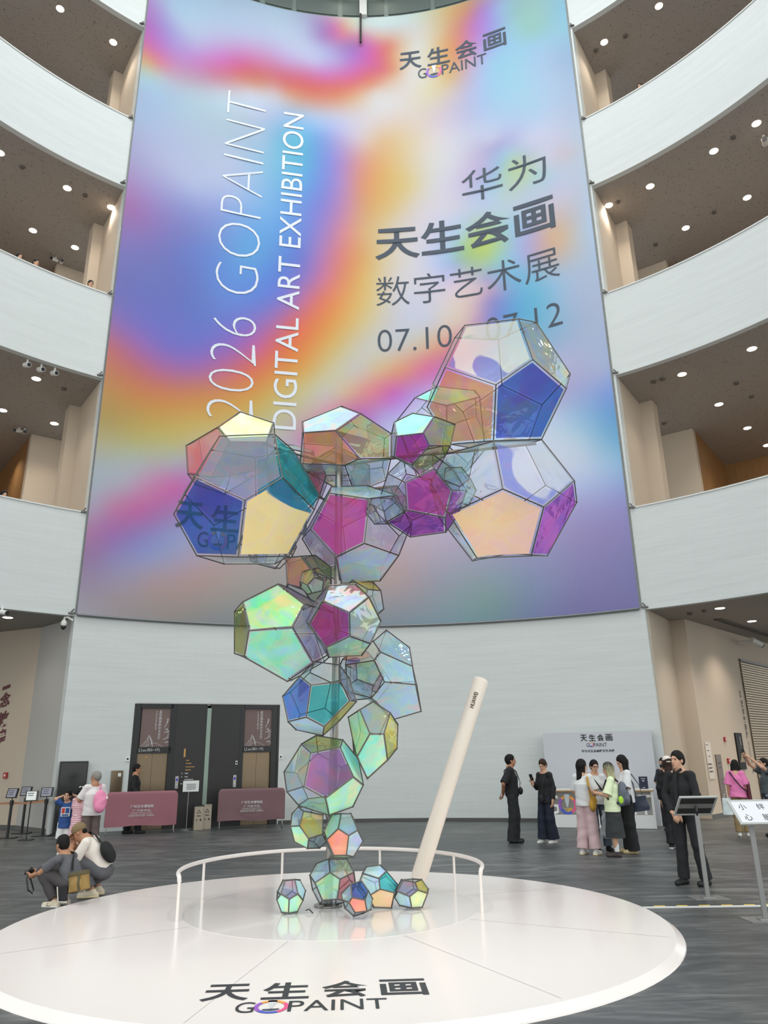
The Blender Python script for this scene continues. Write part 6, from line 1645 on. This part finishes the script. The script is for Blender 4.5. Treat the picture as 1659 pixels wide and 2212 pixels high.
C = {k: mat('cloth_' + k, v, 0.85) for k, v in dict(black=(26, 26, 28), black2=(32, 32, 35), navy=(28, 33, 50), white=(222, 222, 222), cream=(232, 222, 212), pink=(206, 176, 178), denim=(84, 92, 104),
     grey=(92, 92, 96), darkgrey=(70, 66, 66), charcoal=(54, 56, 58), blue=(44, 78, 136), offwhite=(224, 218, 216), brown=(108, 92, 88), hotpink=(228, 126, 178), khaki=(138, 116, 80), teal_grey=(76, 86, 88),
     lime=(226, 238, 206), rose=(226, 184, 186), dknavy=(24, 28, 40), limey=(228, 240, 200)).items()}
SH = {k: mat('shoe_' + k, v, 0.6) for k, v in dict(black=(22, 22, 22), white=(216, 214, 208), cream=(220, 206, 180), tan=(196, 176, 132), brown=(60, 50, 48), sole=(232, 214, 170), green=(150, 168, 130)).items()}
def stripes(name, c1, c2, n):
    if name in MAT: return MAT[name]
    m = mat(name, c1, 0.85); nt = m.node_tree
    tc = nt.nodes.new('ShaderNodeTexCoord'); w = nt.nodes.new('ShaderNodeTexWave'); w.bands_direction = 'Z'; w.inputs['Scale'].default_value = n
    rp = nt.nodes.new('ShaderNodeValToRGB'); rp.color_ramp.elements[0].position = 0.45; rp.color_ramp.elements[1].position = 0.55
    rp.color_ramp.elements[0].color = lin(c1); rp.color_ramp.elements[1].color = lin(c2)
    nt.links.new(tc.outputs['Object'], w.inputs['Vector']); nt.links.new(w.outputs['Fac'], rp.inputs['Fac']); nt.links.new(rp.outputs[0], nt.nodes['Principled BSDF'].inputs['Base Color'])
    return m
def patched(name, c1, c2, sc):
    if name in MAT: return MAT[name]
    m = mat(name, c1, 0.8); nt = m.node_tree
    tc = nt.nodes.new('ShaderNodeTexCoord'); w = nt.nodes.new('ShaderNodeTexNoise'); w.inputs['Scale'].default_value = sc; w.inputs['Detail'].default_value = 6
    rp = nt.nodes.new('ShaderNodeValToRGB'); rp.color_ramp.elements[0].position = 0.52; rp.color_ramp.elements[1].position = 0.6
    rp.color_ramp.elements[0].color = lin(c1); rp.color_ramp.elements[1].color = lin(c2)
    nt.links.new(tc.outputs['Object'], w.inputs['Vector']); nt.links.new(w.outputs['Fac'], rp.inputs['Fac']); nt.links.new(rp.outputs[0], nt.nodes['Principled BSDF'].inputs['Base Color'])
    return m

WIDE = ('trousers', C['black'], .095, .098, .115, 1.12)
# ---- right: the man and the woman in black
A = person('man', 'man in loose black clothes with hands behind his back, looking right', (2.670, 17.070, 0.000), (1, -.28), 1.77, dict(el=(.27, -.13, 1.13), wr=(.06, -.19, .93)), (12, 4, 0), skin=SKIN2, hair=('short', HAIRB),
           shirt=(C['black'], .95, .90, .035), legs=('trousers', C['black2'], .10, .108, .120, 1.14), shoes=(SH['black'],), hand_r=((-.6, -.2, -.8), (0, -1, 0), .8), hand_l=((.6, -.2, -.8), (0, -1, 0), .8))
T = A['T']
F = Field(); F.ell((-.06, .17, .98), (.11, .05, .075), None, .01)
b = blob('crossbody_bag', F, C['black2'], T, 'small black crossbody bag at the hip of the man in black', 'bag')
strap('strap', [(-.10, .16, 1.04), (.02, .165, 1.2), (.12, .12, 1.36), (.15, .0, 1.46), (.12, -.12, 1.38), (-.02, -.15, 1.2), (-.2, -.06, 1.06)], .014, C['black2'], T, b)
F = Field(); F.ell((-.04, .185, 1.14), (.03, .006, .045), None, .004); blob('badge', F, mat('badge_grey', (120, 120, 122), .4), T, 'grey card badge on the chest of the man in black', 'badge')
F = Field(); F.ell((.02, -.24, .86), (.035, .008, .065), None, .004); blob('phone', F, mat('phone_silver', (150, 150, 140), .3), T, 'pale phone held behind the back of the man in black', 'phone')

A = person('phone_woman', 'woman in black cardigan and navy trousers looking at a phone', (3.329, 16.807, 0.000), (-.72, -.70), 1.66, dict(el_r=(.19, .02, 1.12), wr_r=(.14, .24, 1.22), an_r=(.10, .06, .085), an_l=(-.11, -.05, .085), kn_r=(.09, .06, .49)), (8, -22, 0), True,
           hair=('bun', HAIRBR), shirt=(C['black'], 1.92, .80, .025), legs=('trousers', C['navy'], .09, .092, .115, .98), shoes=(SH['white'],), hand_r=((-.1, .25, .7), (-.5, .6, .3), .7))
T = A['T']
F = Field(); F.cone((.10, .30, 1.27), (.095, .37, 1.40), (.037, .006), (.037, .006), rotm(20), .004); blob('phone', F, mat('phone_dark', (34, 32, 34), .3), T, 'dark phone in the raised hand of the woman in the black cardigan', 'phone', h=.005)
F = Field(); F.ell((-.02, .19, .90), (.06, .04, .085), None, .01); b = blob('pouch', F, C['black2'], T, 'small black pouch hanging in front of the woman in the black cardigan', 'bag')
strap('strap', [(-.03, .18, .98), (-.08, .165, 1.2), (-.11, .09, 1.40), (-.10, -.06, 1.44)], .01, C['black2'], T, b)

# ---- right: the group of four
A = person('yellow_girl', 'girl with waist-long black hair, white shirt and pink cargo trousers', (3.686, 14.915, 0.000), (.62, .78), 1.66, dict(el_r=(.23, .03, 1.10), wr_r=(.12, .22, 1.04), el_l=(-.22, .05, 1.1), wr_l=(-.08, .24, 1.06), an_r=(.13, .0, .085), an_l=(-.12, -.03, .085)), (-38, -4, 0), True,
           hair=('long', HAIRB, .55), shirt=(C['white'], .85, .86, .035), legs=('trousers', C['pink'], .10, .105, .108, .96), shoes=(SH['white'], SH['sole']))
T = A['T']
F = Field(); F.ell((.20, -.10, .88), (.06, .12, .12), rotm(10), .02).ell((.20, -.03, .95), (.05, .07, .08), None, .02)
MUST = mat('mustard_canvas', (186, 142, 52), .8)
b = blob('shoulder_bag', F, MUST, T, 'mustard yellow crescent shoulder bag on the girl in pink trousers', 'bag', wr=.003)
strap('strap', [(.205, .03, .98), (.19, .06, 1.15), (.125, .06, 1.38), (.118, -.02, 1.435), (.14, -.11, 1.34), (.20, -.17, 1.10), (.215, -.17, .95)], .022, MUST, T, b)
F = Field(); F.ell((.17, .03, .62), (.018, .07, .085), None, .01); blob('cargo_pocket', F, C['pink'], T, parent=A['root'])

A = person('glasses_girl', 'girl with round glasses in white T-shirt and grey jeans facing the camera', (4.058, 15.436, 0.000), (.12, -1), 1.64, dict(an_r=(.12, .0, .085), an_l=(-.14, .0, .085), el_r=(.20, -.02, 1.1), wr_r=(.215, .04, .86)), (0, -8, 0), True,
           hair=('tail', HAIRB), shirt=(C['white'], .9, .85, .035), legs=('trousers', C['denim'], .085, .075, .085, .97), shoes=(SH['black'],), hand_r=(None, (-1, .2, 0), 1.1))
T = A['T']; mb = MB()
for sx in (-1, 1):
    c = A['hp'](sx * .032, .094, .002); mb.tube([Vector(T(c + A['R'] @ V3(.022 * math.cos(q), 0, .020 * math.sin(q))).tolist()) for q in np.linspace(0, 2 * math.pi, 15)[:-1]], .0018, 6, closed=True)
    mb.tube([Vector(T(A['hp'](sx * .054, .094, .004)).tolist()), Vector(T(A['hp'](sx * .077, .0, .004)).tolist())], .0016, 6)
mb.tube([Vector(T(A['hp'](-.01, .097, .004)).tolist()), Vector(T(A['hp'](.01, .097, .004)).tolist())], .0016, 6)
tag(mb.build('glasses', mat('thin_metal', (90, 80, 70), .3, .8)), 'thin round glasses worn by the girl facing the camera', 'glasses')
strap('bag_strap', [(.15, .10, 1.40), (.06, .165, 1.28), (-.05, .175, 1.12)], .018, C['black'], T, A['root'])
def clear_bag(name, top, bot, r, label, m):
    F = Field(); F.cone(top, bot, (.03, .02), (r, r * .75), None, .03); F.ell(bot, (r, r * .75, r * .55), None, .04)
    return blob(name, F, m, T, label, 'plastic bag', wr=.005)
PLAS = bpy.data.materials.new('clear_plastic'); PLAS.use_nodes = True
nt = PLAS.node_tree; bs = nt.nodes['Principled BSDF']; bs.inputs['Base Color'].default_value = (.78, .82, .85, 1); bs.inputs['Roughness'].default_value = .2; bs.inputs['Alpha'].default_value = .42
b = clear_bag('plastic_bag', (.225, .06, .80), (.20, .10, .42), .13, 'clear plastic bag in the hand of the girl with glasses', PLAS)
F = Field(); F.ell((.20, .10, .40), (.05, .045, .04), None, .01); blob('yellow_fruit', F, mat('fruit_yellow', (222, 184, 66), .5), T, 'yellow fruit inside the clear plastic bag', 'fruit')
b = clear_bag('plastic_bag', (-.05, .13, .75), (-.08, .12, .30), .12, 'second clear plastic bag between the girls with glasses and blond hair', PLAS)

HBLOND = bpy.data.materials.new('hair_black_to_blond'); HBLOND.use_nodes = True
nt = HBLOND.node_tree; tc = nt.nodes.new('ShaderNodeTexCoord'); sp_ = nt.nodes.new('ShaderNodeSeparateXYZ'); nz = nt.nodes.new('ShaderNodeTexNoise'); nz.inputs['Scale'].default_value = 30
mpn = nt.nodes.new('ShaderNodeMapping'); mpn.inputs['Scale'].default_value = (1, 1, .12)
mm = nt.nodes.new('ShaderNodeMath'); mm.operation = 'MULTIPLY_ADD'; mm.inputs[1].default_value = .22
rp_ = nt.nodes.new('ShaderNodeValToRGB'); rp_.color_ramp.elements[0].position = .10; rp_.color_ramp.elements[0].color = lin((170, 164, 126)); rp_.color_ramp.elements[1].position = .26; rp_.color_ramp.elements[1].color = lin((30, 28, 26))
nt.links.new(tc.outputs['Object'], sp_.inputs[0]); nt.links.new(tc.outputs['Object'], mpn.inputs[0]); nt.links.new(mpn.outputs[0], nz.inputs['Vector'])
nt.links.new(nz.outputs['Fac'], mm.inputs[0]); nt.links.new(sp_.outputs['Z'], mm.inputs[2]); nt.links.new(mm.outputs[0], rp_.inputs['Fac']); nt.links.new(rp_.outputs[0], nt.nodes['Principled BSDF'].inputs['Base Color'])
A = person('blond_girl', 'girl with black to blond hair, lime white shirt and black midi skirt', (4.084, 14.537, 0.000), (-.93, .25), 1.60, dict(el=(.20, .08, 1.10), wr=(.05, .30, 1.14), an=(.075, 0, .085)), (-5, -16, 0), True,
           hair=('bob', HBLOND, .24), shirt=(C['limey'], .95, .80, .04), legs=('skirt', C['charcoal'], .34, .20, .185), shoes=(SH['brown'],), socks=C['white'], hand_r=((-.2, .6, .3), (-.6, .1, .6), .9), hand_l=((.2, .6, .3), (.6, .1, .6), .9))
T = A['T']
F = Field(); F.cone((0, .36, 1.20), (0, .44, 1.26), (.04, .006), (.04, .006), None, .004); blob('phone', F, mat('phone_blue', (92, 104, 128), .3), T, 'phone held low by the girl with blond hair ends', 'phone', h=.005)
F = Field(); F.ell((0, -.22, 1.12), (.15, .10, .22), None, .03).ell((0, -.29, 1.04), (.12, .07, .13), None, .03).ell((-.13, -.17, .98), (.04, .06, .08), None, .02)
BPK = mat('backpack_grey', (98, 104, 116), .6)
b = blob('backpack', F, BPK, T, 'grey and black backpack on the girl with blond hair ends', 'backpack', wr=.004)
F = Field(); F.ell((0, -.355, 1.02), (.085, .03, .09), None, .02).cap((-.09, -.30, 1.22), (.09, -.30, 1.22), .02, .02, .02); blob('front_pocket', F, C['black'], T, parent=b)
F = Field(); F.ell((-.175, -.17, 1.02), (.02, .045, .07), None, .01); blob('side_pocket', F, mat('neon_green', (176, 226, 60), .6), T, parent=b)
for sx in (-1, 1): strap('shoulder_strap', [(sx * .09, -.15, 1.34), (sx * .10, -.06, 1.425), (sx * .105, .07, 1.365), (sx * .115, .135, 1.22), (sx * .155, .06, 1.02), (sx * .14, -.12, .95)], .02, C['black'], T, b)

A = person('tall_girl', 'tall girl with long black hair, white shirt and wide black trousers', (4.502, 15.026, 0.000), (-.95, -.05), 1.72, dict(el=(.20, .06, 1.10), wr=(.06, .28, 1.16), an=(.09, 0, .085)), (6, -24, 0), True,
           hair=('long', HAIRB, .42), shirt=(C['white'], .9, .87, .04), legs=('trousers', C['black'], .095, .098, .115, 1.08), shoes=(SH['tan'],))
T = A['T']
F = Field(); F.cone((-.10, -.20, .98), (-.10, -.22, .72), (.13, .045), (.16, .06), rotm(70), .02); NB = mat('navy_quilt', (44, 52, 70), .6)
b = blob('tote_bag', F, NB, T, 'dark navy quilted tote behind the tall girl in white shirt', 'bag', wr=.004)
strap('strap', [(-.12, -.14, .98), (-.15, -.10, 1.2), (-.12, .0, 1.435), (-.13, -.09, 1.37), (-.12, -.22, 1.18), (-.10, -.27, .98)], .010, NB, T, b)

# ---- right: the guard and the people behind him
A = person('guard', 'young man in black shirt and tie standing with hands clasped in front', (4.236, 11.445, 0.000), (-.80, -.62), 1.78, dict(el=(.235, .03, 1.12), wr_r=(.055, .19, .90), wr_l=(-.05, .20, .885), an_r=(.12, .02, .085), an_l=(-.13, -.10, .085), kn_l=(-.11, -.03, .49)), (-4, 2, 0), skin=SKIN,
           hair=('short', HAIRB), shirt=(C['black'], 1.93, .87, .018), legs=('trousers', C['black2'], .088, .074, .078, 1.02), shoes=(SH['black'],), hand_r=((-.55, .1, -.5), (-.3, -.9, 0), .8), hand_l=((.45, .12, -.6), (.3, -.9, 0), .8), h=.008)
T = A['T']
strap('tie', [(0, .085, 1.415), (0, .115, 1.36), (0, .140, 1.2), (0, .145, 1.02)], .026, C['black2'], T, A['root'], nrm=[(0, 1, 0)] * 4)
strap('collar', [(.06, .03, 1.46), (.035, .085, 1.425), (.0, .10, 1.40), (-.035, .085, 1.425), (-.06, .03, 1.46)], .018, C['black'], T, A['root'], nrm=[(1, .3, .3), (.4, 1, .3), (0, 1, .3), (-.4, 1, .3), (-1, .3, .3)])
MASK = mat('face_mask_black', (34, 36, 44), .7)
A = person('masked', 'woman with long black hair and dark face mask leaning at the wall edge', (6.72, 19.15, 0), (-.55, -.8), 1.64, dict(el=(.19, .07, 1.10), wr=(.03, .20, 1.1)), (-25, -2, 6), True, hair=('long', HAIRB, .34), shirt=(C['dknavy'], .95, .88, .025), legs=('trousers', C['black'], .09, .085, .10, 1.0), shoes=(SH['black'],))
F = Field(); F.ell(A['hp'](0, .062, -.055), (.055, .046, .048), A['R'], .01); blob('face_mask', F, MASK, A['T'], parent=A['root'], h=.006)
A = person('capped', 'woman in black behind the guard, brown hair under a pale cap visor', (5.55, 15.6, 0), (.55, .83), 1.69, dict(), (30, 4, 0), True, hair=('long', HAIRBR, .30), shirt=(C['black'], 1.9, .80, .04), legs=('trousers', C['black2'], .09, .08, .09, 1.0), shoes=(SH['black'], SH['white']))
F = Field(); F.ell(A['hp'](0, -.015, .06), (.086, .103, .078), A['R'], .01).ell(A['hp'](0, -.10, .03), (.05, .06, .012), A['R'], .01).ell(A['hp'](0, 0, -.03), (.12, .15, .065), A['R'], .01, True)
blob('cap', F, C['cream'], A['T'], parent=A['root'])
A = person('pink', 'person in hot pink shirt and khaki trousers seen from behind', (7.76, 17.6, 0), (.35, .9), 1.60, dict(neckb=(.02, .05, 1.41), head=(.03, .10, 1.55)), (-15, -15, 0), True, hair=('bob', HAIRB, .12), shirt=(C['hotpink'], .95, .84, .05), legs=('trousers', C['khaki'], .09, .085, .085, .98), shoes=(SH['white'],))
T = A['T']
strap('bag_strap', [(-.13, -.08, 1.42), (-.06, -.185, 1.28), (.06, -.20, 1.1), (.19, -.12, .98)], .014, C['black'], T, A['root'], nrm=[(0, -1, .3)] * 4)
F = Field(); F.cone((.235, -.02, 1.18), (.235, -.02, .72), (.04, .09), (.05, .12), None, .03); blob('shoulder_bag', F, mat('maroon', (92, 34, 48), .7), T, 'maroon shoulder bag between the pink shirt and the raised arms', 'bag')
F = Field(); F.cone((-.27, -.02, .83), (-.27, -.02, .46), (.10, .03), (.12, .05), None, .02); b = blob('tote_bag', F, mat('pale_tote', (212, 222, 222), .7, noise=(6, .15)), T, 'pale tote bag hanging beside the khaki trousers', 'bag')
strap('handle', [(-.33, -.02, .82), (-.30, -.0, .93), (-.25, 0, .93), (-.21, -.02, .82)], .008, C['white'], T, b)
A = person('arms_up', 'woman in dark grey top raising both arms to take a picture', (8.36, 17.45, 0), (-.93, -.15), 1.62, dict(el_r=(.19, .24, 1.56), wr_r=(.04, .42, 1.76), el_l=(-.20, .20, 1.50), wr_l=(-.04, .40, 1.74)), (-5, 10, 0), True, hair=('short', HAIRB), shirt=(C['teal_grey'], .55, .90, .035),
           legs=('skirt', patched('floral_skirt', (34, 38, 48), (130, 138, 148), 9), .28, .24, .22), shoes=(SH['black'],), hand_r=((-.3, .3, .4), (-.7, .3, 0), 1.0), hand_l=((.3, .3, .4), (.7, .3, 0), 1.0))
F = Field(); F.cone((0, .48, 1.80), (0, .49, 1.90), (.075, .006), (.075, .006), None, .004); blob('phone', F, mat('phone_dark', (34, 32, 34), .3), A['T'], 'dark phone held up by the woman with raised arms', 'phone', h=.005)

# ---- left: family before the barrier
A = person('old', 'grey-haired man in a white short-sleeved shirt with a pink backpack', (-5.80, 15.6, 0), (-.50, .87), 1.56, dict(el_l=(-.27, .06, 1.12), wr_l=(-.20, .30, 1.06), el_r=(.22, .04, 1.1), wr_r=(.10, .24, 1.02)), (62, -4, 0), skin=SKIN2, hair=('short', HAIRG), build=1.08,
           shirt=(C['offwhite'], .85, .82, .04), legs=('trousers', C['brown'], .098, .09, .09, .98), shoes=(SH['brown'],))
T = A['T']
PK = mat('pink_nylon', (236, 140, 176), .6)
F = Field(); F.ell((.10, -.25, 1.10), (.14, .09, .22), None, .03).ell((.10, -.30, 1.0), (.11, .07, .12), None, .03)
b = blob('backpack', F, PK, T, 'bright pink backpack hanging from the grey-haired man', 'backpack', wr=.006)
strap('shoulder_strap', [(.08, -.19, 1.30), (.12, -.10, 1.45), (.14, .06, 1.42), (.17, .15, 1.2)], .02, PK, T, b)
F = Field(); F.ell((.22, -.28, 1.16), (.03, .03, .035), None, .01); blob('plush_tag', F, C['cream'], T, parent=b)
A = person('boy', 'smiling boy in blue printed T-shirt with hands behind his head', (-6.36, 15.75, 0), (.22, -1), 1.18, dict(el_r=(.34, -.02, 1.52), wr_r=(.12, -.08, 1.60), el_l=(-.37, .04, 1.56), wr_l=(-.12, -.08, 1.60), head=(.02, .03, 1.60)), (-8, 4, -8), hs=1.28, skin=SKIN, hair=('short', HAIRB), build=1.05,
           shirt=(C['blue'], .75, .74, .05), legs=('shorts', C['white'], .115, .10, .125, 1.05), shoes=(SH['white'],), socks=C['white'], hand_r=((-.8, -.4, .1), (-.3, 1, 0), .5), hand_l=((.8, -.4, .1), (.3, 1, 0), .5))
T = A['T']
def tee(x0, x1, z0, z1, m, nm, y=.178):
    mb = MB(); mb.add([Vector(T((x, y + .004, z)).tolist()) for x, z in ((x0, z0), (x1, z0), (x1, z1), (x0, z1))], [(0, 1, 2, 3)]); mb.prism([Vector(T((x, y, z)).tolist()) for x, z in ((x0, z0), (x1, z0), (x1, z1), (x0, z1))], Vector((T((0, y + .006, 0)) - T((0, y, 0))).tolist())); mb.build(nm, m, A['root'])
tee(-.12, .12, 1.06, 1.30, C['white'], 'shirt_print', .180); tee(.02, .10, 1.14, 1.28, mat('print_red', (190, 60, 50), .7), 'print_block', .188); tee(-.10, .0, 1.14, 1.28, C['blue'], 'print_block', .188); tee(-.09, .09, 1.075, 1.115, C['blue'], 'print_block', .188)
A = person('small_girl', 'small girl in pink striped shirt with white hair bow beside the grey-haired man', (-6.08, 15.62, 0), (.35, .9), 1.27, dict(el=(.20, .05, 1.12), wr=(.08, .22, 1.05)), (35, 0, 0), True, hs=1.25, hair=('tail', HAIRB), shirt=(stripes('pink_stripes', (236, 214, 216), (206, 130, 144), 9), .8, .78, .02), legs=('skirt', stripes('pink_stripes', (236, 214, 216), (206, 130, 144), 9), .5, .2, .18), shoes=(SH['white'],))
F = Field()
for sx in (-1, 1): F.ell(A['hp'](sx * .03 + .02, -.09, .10), (.035, .015, .025), rotm(35, 0, sx * 25), .008)
blob('hair_bow', F, C['white'], A['T'], parent=A['root'])
A = person('behind_barrier', 'man in black walking behind the rose barrier by the left lift', (-6.52, 20.35, 0), (1, .25), 1.67, dict(an_r=(.09, .16, .085), an_l=(-.09, -.16, .085), kn_r=(.09, .14, .48), wr_r=(.22, .14, .9)), (-10, -2, 0), skin=SKIN2, hair=('short', HAIRB), shirt=(C['black'], 1.92, .86, .03), legs=('trousers', C['black2'], .09, .08, .085, 1.0), shoes=(SH['black'],))
A = person('edge', 'person in pale pink top with pale blue mask cut by the left picture edge', (-8.30, 16.2, 0), (.15, -1), 1.66, dict(), (25, 0, 0), True, hair=('long', HAIRB, .22), shirt=(C['rose'], 1.9, .86, .05), legs=('trousers', C['pink'], .10, .10, .10, 1.0), shoes=(SH['white'],))
F = Field(); F.ell(A['hp'](0, .062, -.055), (.058, .048, .05), A['R'], .01); blob('face_mask', F, mat('face_mask_blue', (176, 208, 216), .7), A['T'], parent=A['root'], h=.006)

# ---- left: the two crouching photographers
A = person('photographer', 'crouching man in dark grey shirt holding a camera towards the platform', (-4.210, 10.569, 0.000), (-.96, .22), 1.50,
           dict(pelvis=(0, -.20, .29), chest=(0, -.10, .52), neckb=(0, .02, .68), head=(0, .09, .82), sh_r=(.18, .01, .64), sh_l=(-.18, .01, .64), el=(.20, .26, .46), wr_r=(.075, .50, .43), wr_l=(-.085, .49, .40), hip=(.10, -.18, .29), kn=(.15, .27, .47), an=(.12, .02, .085)),
           (-14, -4, 0), skin=SKIN2, hair=('short', HAIRB), shirt=(C['grey'], .70, .95, .02), legs=('trousers', C['darkgrey'], .092, .078, .075, .92), shoes=(SH['cream'], SH['white']), hand_r=((-.25, .9, .1), (-.8, -.1, 0), .75), hand_l=((.25, .9, .1), (.8, -.1, .2), .75), h=.008)
T = A['T']
CAMB = mat('camera_black', (20, 20, 20), .45)
F = Field(); F.cone((0, .565, .385), (0, .565, .475), (.065, .03), (.065, .03), None, .008).cone((0, .565, .475), (0, .565, .502), (.025, .022), (.02, .018), None, .006)
b = blob('camera', F, CAMB, T, 'small black camera in the hands of the crouching photographer', 'camera', h=.005)
F = Field(); F.cap((0, .585, .43), (0, .65, .425), .032, .030, .004, True); blob('lens', F, mat('lens_black', (14, 14, 18), .15), T, parent=b, h=.005)
strap('neck_strap', [(-.065, .56, .46), (-.12, .53, .36), (-.14, .47, .22), (-.12, .40, .17), (-.085, .42, .22), (-.08, .50, .37)], .011, CAMB, T, b, nrm=[(-1, 0, 0)] * 6)
F = Field(); F.cone((-.17, -.36, .46), (-.20, -.41, .24), (.08, .15), (.085, .16), None, .06).ell((-.27, -.40, .33), (.03, .10, .08), None, .02)
OLV = mat('olive_canvas', (146, 118, 66), .8); OLD = mat('olive_dark', (84, 76, 52), .8)
b = blob('sling_bag', F, OLV, T, 'mustard olive sling bag on the back of the crouching photographer', 'bag', wr=.002)
strap('band', [(-.262, -.42, .45), (-.308, -.45, .34), (-.292, -.47, .24)], .016, OLD, T, b, nrm=[(-1, 0, 0)] * 3)
F = Field(); F.cone((-.17, -.355, .485), (-.175, -.365, .43), (.088, .160), (.096, .172), None, .03); blob('flap', F, OLD, T, parent=b)
strap('shoulder_strap', [(-.17, -.24, .50), (-.10, -.19, .58), (.02, -.12, .70), (.12, .02, .70), (.10, .14, .60)], .018, C['black'], T, b)
F = Field(); F.cone((-.24, -.16, .30), (-.24, -.20, .10), (.012, .075), (.012, .075), None, .008); b = blob('hip_pouch', F, C['black2'], T, 'flat dark pouch with pale edging at the photographer\'s hip', 'bag')
strap('edging', [(-.258, -.09, .29), (-.258, -.13, .10), (-.258, -.27, .10)], .006, C['cream'], T, b, nrm=[(-1, 0, 0)] * 3)
for sx, q in ((-1, '_l'), (1, '_r')):
    a = A['J']['an' + q]
    mb = MB()
    for k in range(3):
        c = a + V3(sx * .040, .045 + .022 * k, -.045); mb.tube([Vector(T(c + V3(0, .008, -.022)).tolist()), Vector(T(c + V3(-sx * .004, -.008, .022)).tolist())], .0055, 6)
    mb.build('shoe_stripe', C['black'], A['root'])

A = person('capman', 'crouching man in white shirt and khaki flat cap, hand at his chin', (-4.020, 11.181, 0.000), (-.98, -.05), 1.66,
           dict(pelvis=(0, -.11, .33), chest=(0, .02, .60), neckb=(0, .19, .75), head=(0, .29, .835), sh_r=(.19, .12, .72), sh_l=(-.19, .12, .72), el_r=(.20, .26, .50), wr_r=(.05, .36, .68), el_l=(-.22, .24, .49), wr_l=(-.10, .34, .62), hip=(.10, -.09, .33), kn=(.16, .25, .49), an=(.13, -.02, .10), toe_r=(.1, 1, 0), toe_l=(-.1, 1, 0)),
           (0, -30, 0), skin=SKIN2, hair=None, shirt=(C['cream'], .88, .93, .02), legs=('trousers', C['grey'], .095, .085, .08, .9), shoes=(SH['cream'], SH['sole']), hand_r=((-.2, .2, .8), (-.6, .2, 0), 1.0), hand_l=((.5, .3, .6), (.6, .2, 0), .9), h=.008)
T = A['T']
F = Field(); F.ell(A['hp'](0, -.012, .045), (.086, .105, .086), A['R'], .01).ell(A['hp'](0, -.005, -.055), (.13, .16, .075), A['R'], .008, True)
F2 = Field(); F2.ell(A['hp'](0, .105, .022), (.070, .062, .012), rotm(0, -42, 0), .01)
KH_ = mat('cap_khaki', (128, 108, 76), .85)
o = blob('cap', F, KH_, T, parent=A['root']); blob('cap_brim', F2, KH_, T, parent=o)
F = Field(); F.ell(A['hp'](0, -.075, -.02), (.062, .03, .04), A['R'], .01); blob('hair', F, HAIRB, T, parent=A['root'])
F = Field(); F.ell((-.10, -.17, .58), (.12, .085, .16), rotm(0, -32), .03)
b = blob('sling_bag', F, C['black'], T, 'black sling bag on the back of the man in the khaki cap', 'bag', wr=.002)
strap('strap', [(-.12, -.13, .66), (-.07, -.045, .71), (.02, .055, .79), (.12, .16, .83), (.17, .24, .74)], .026, C['black'], T, b, nrm=[(0, -.6, 1)] * 5)

# ---- visitors behind the gallery parapets
for key, lab, p, fw, st, sh in (('g1', 'woman with long dark hair behind the middle gallery parapet at left, leftmost head', (-10.92, 18.83, 14.73), (.8, -.6), ('long', HAIRB, .2), C['dknavy']),
                        ('g2', 'visitor with dark hair behind the middle gallery parapet at left, second head', (-10.55, 19.12, 14.73), (.8, -.5), ('short', HAIRB), C['brown']),
                        ('g3', 'barely visible visitor behind the middle gallery parapet near the banner at left', (-9.30, 20.22, 14.73), (.7, -.7), ('short', HAIRB), C['black']),
                        ('g4', 'woman with black hair leaning on the lowest gallery parapet at far left', (-10.75, 19.72, 7.41), (.8, -.6), ('bob', HAIRB, .15), C['black']),
                        ('g5', 'visitor with dark hair behind the upper gallery parapet on the right, near the column', (9.02, 19.66, 21.97), (-.7, -.7), ('short', HAIRB), C['black'])):
    person(key, lab, p, fw, 1.66, dict(), (0, -12, 0), True, hair=st, shirt=(sh, 1.9, .88, .02), legs=WIDE, shoes=(SH['black'],), h=.012)
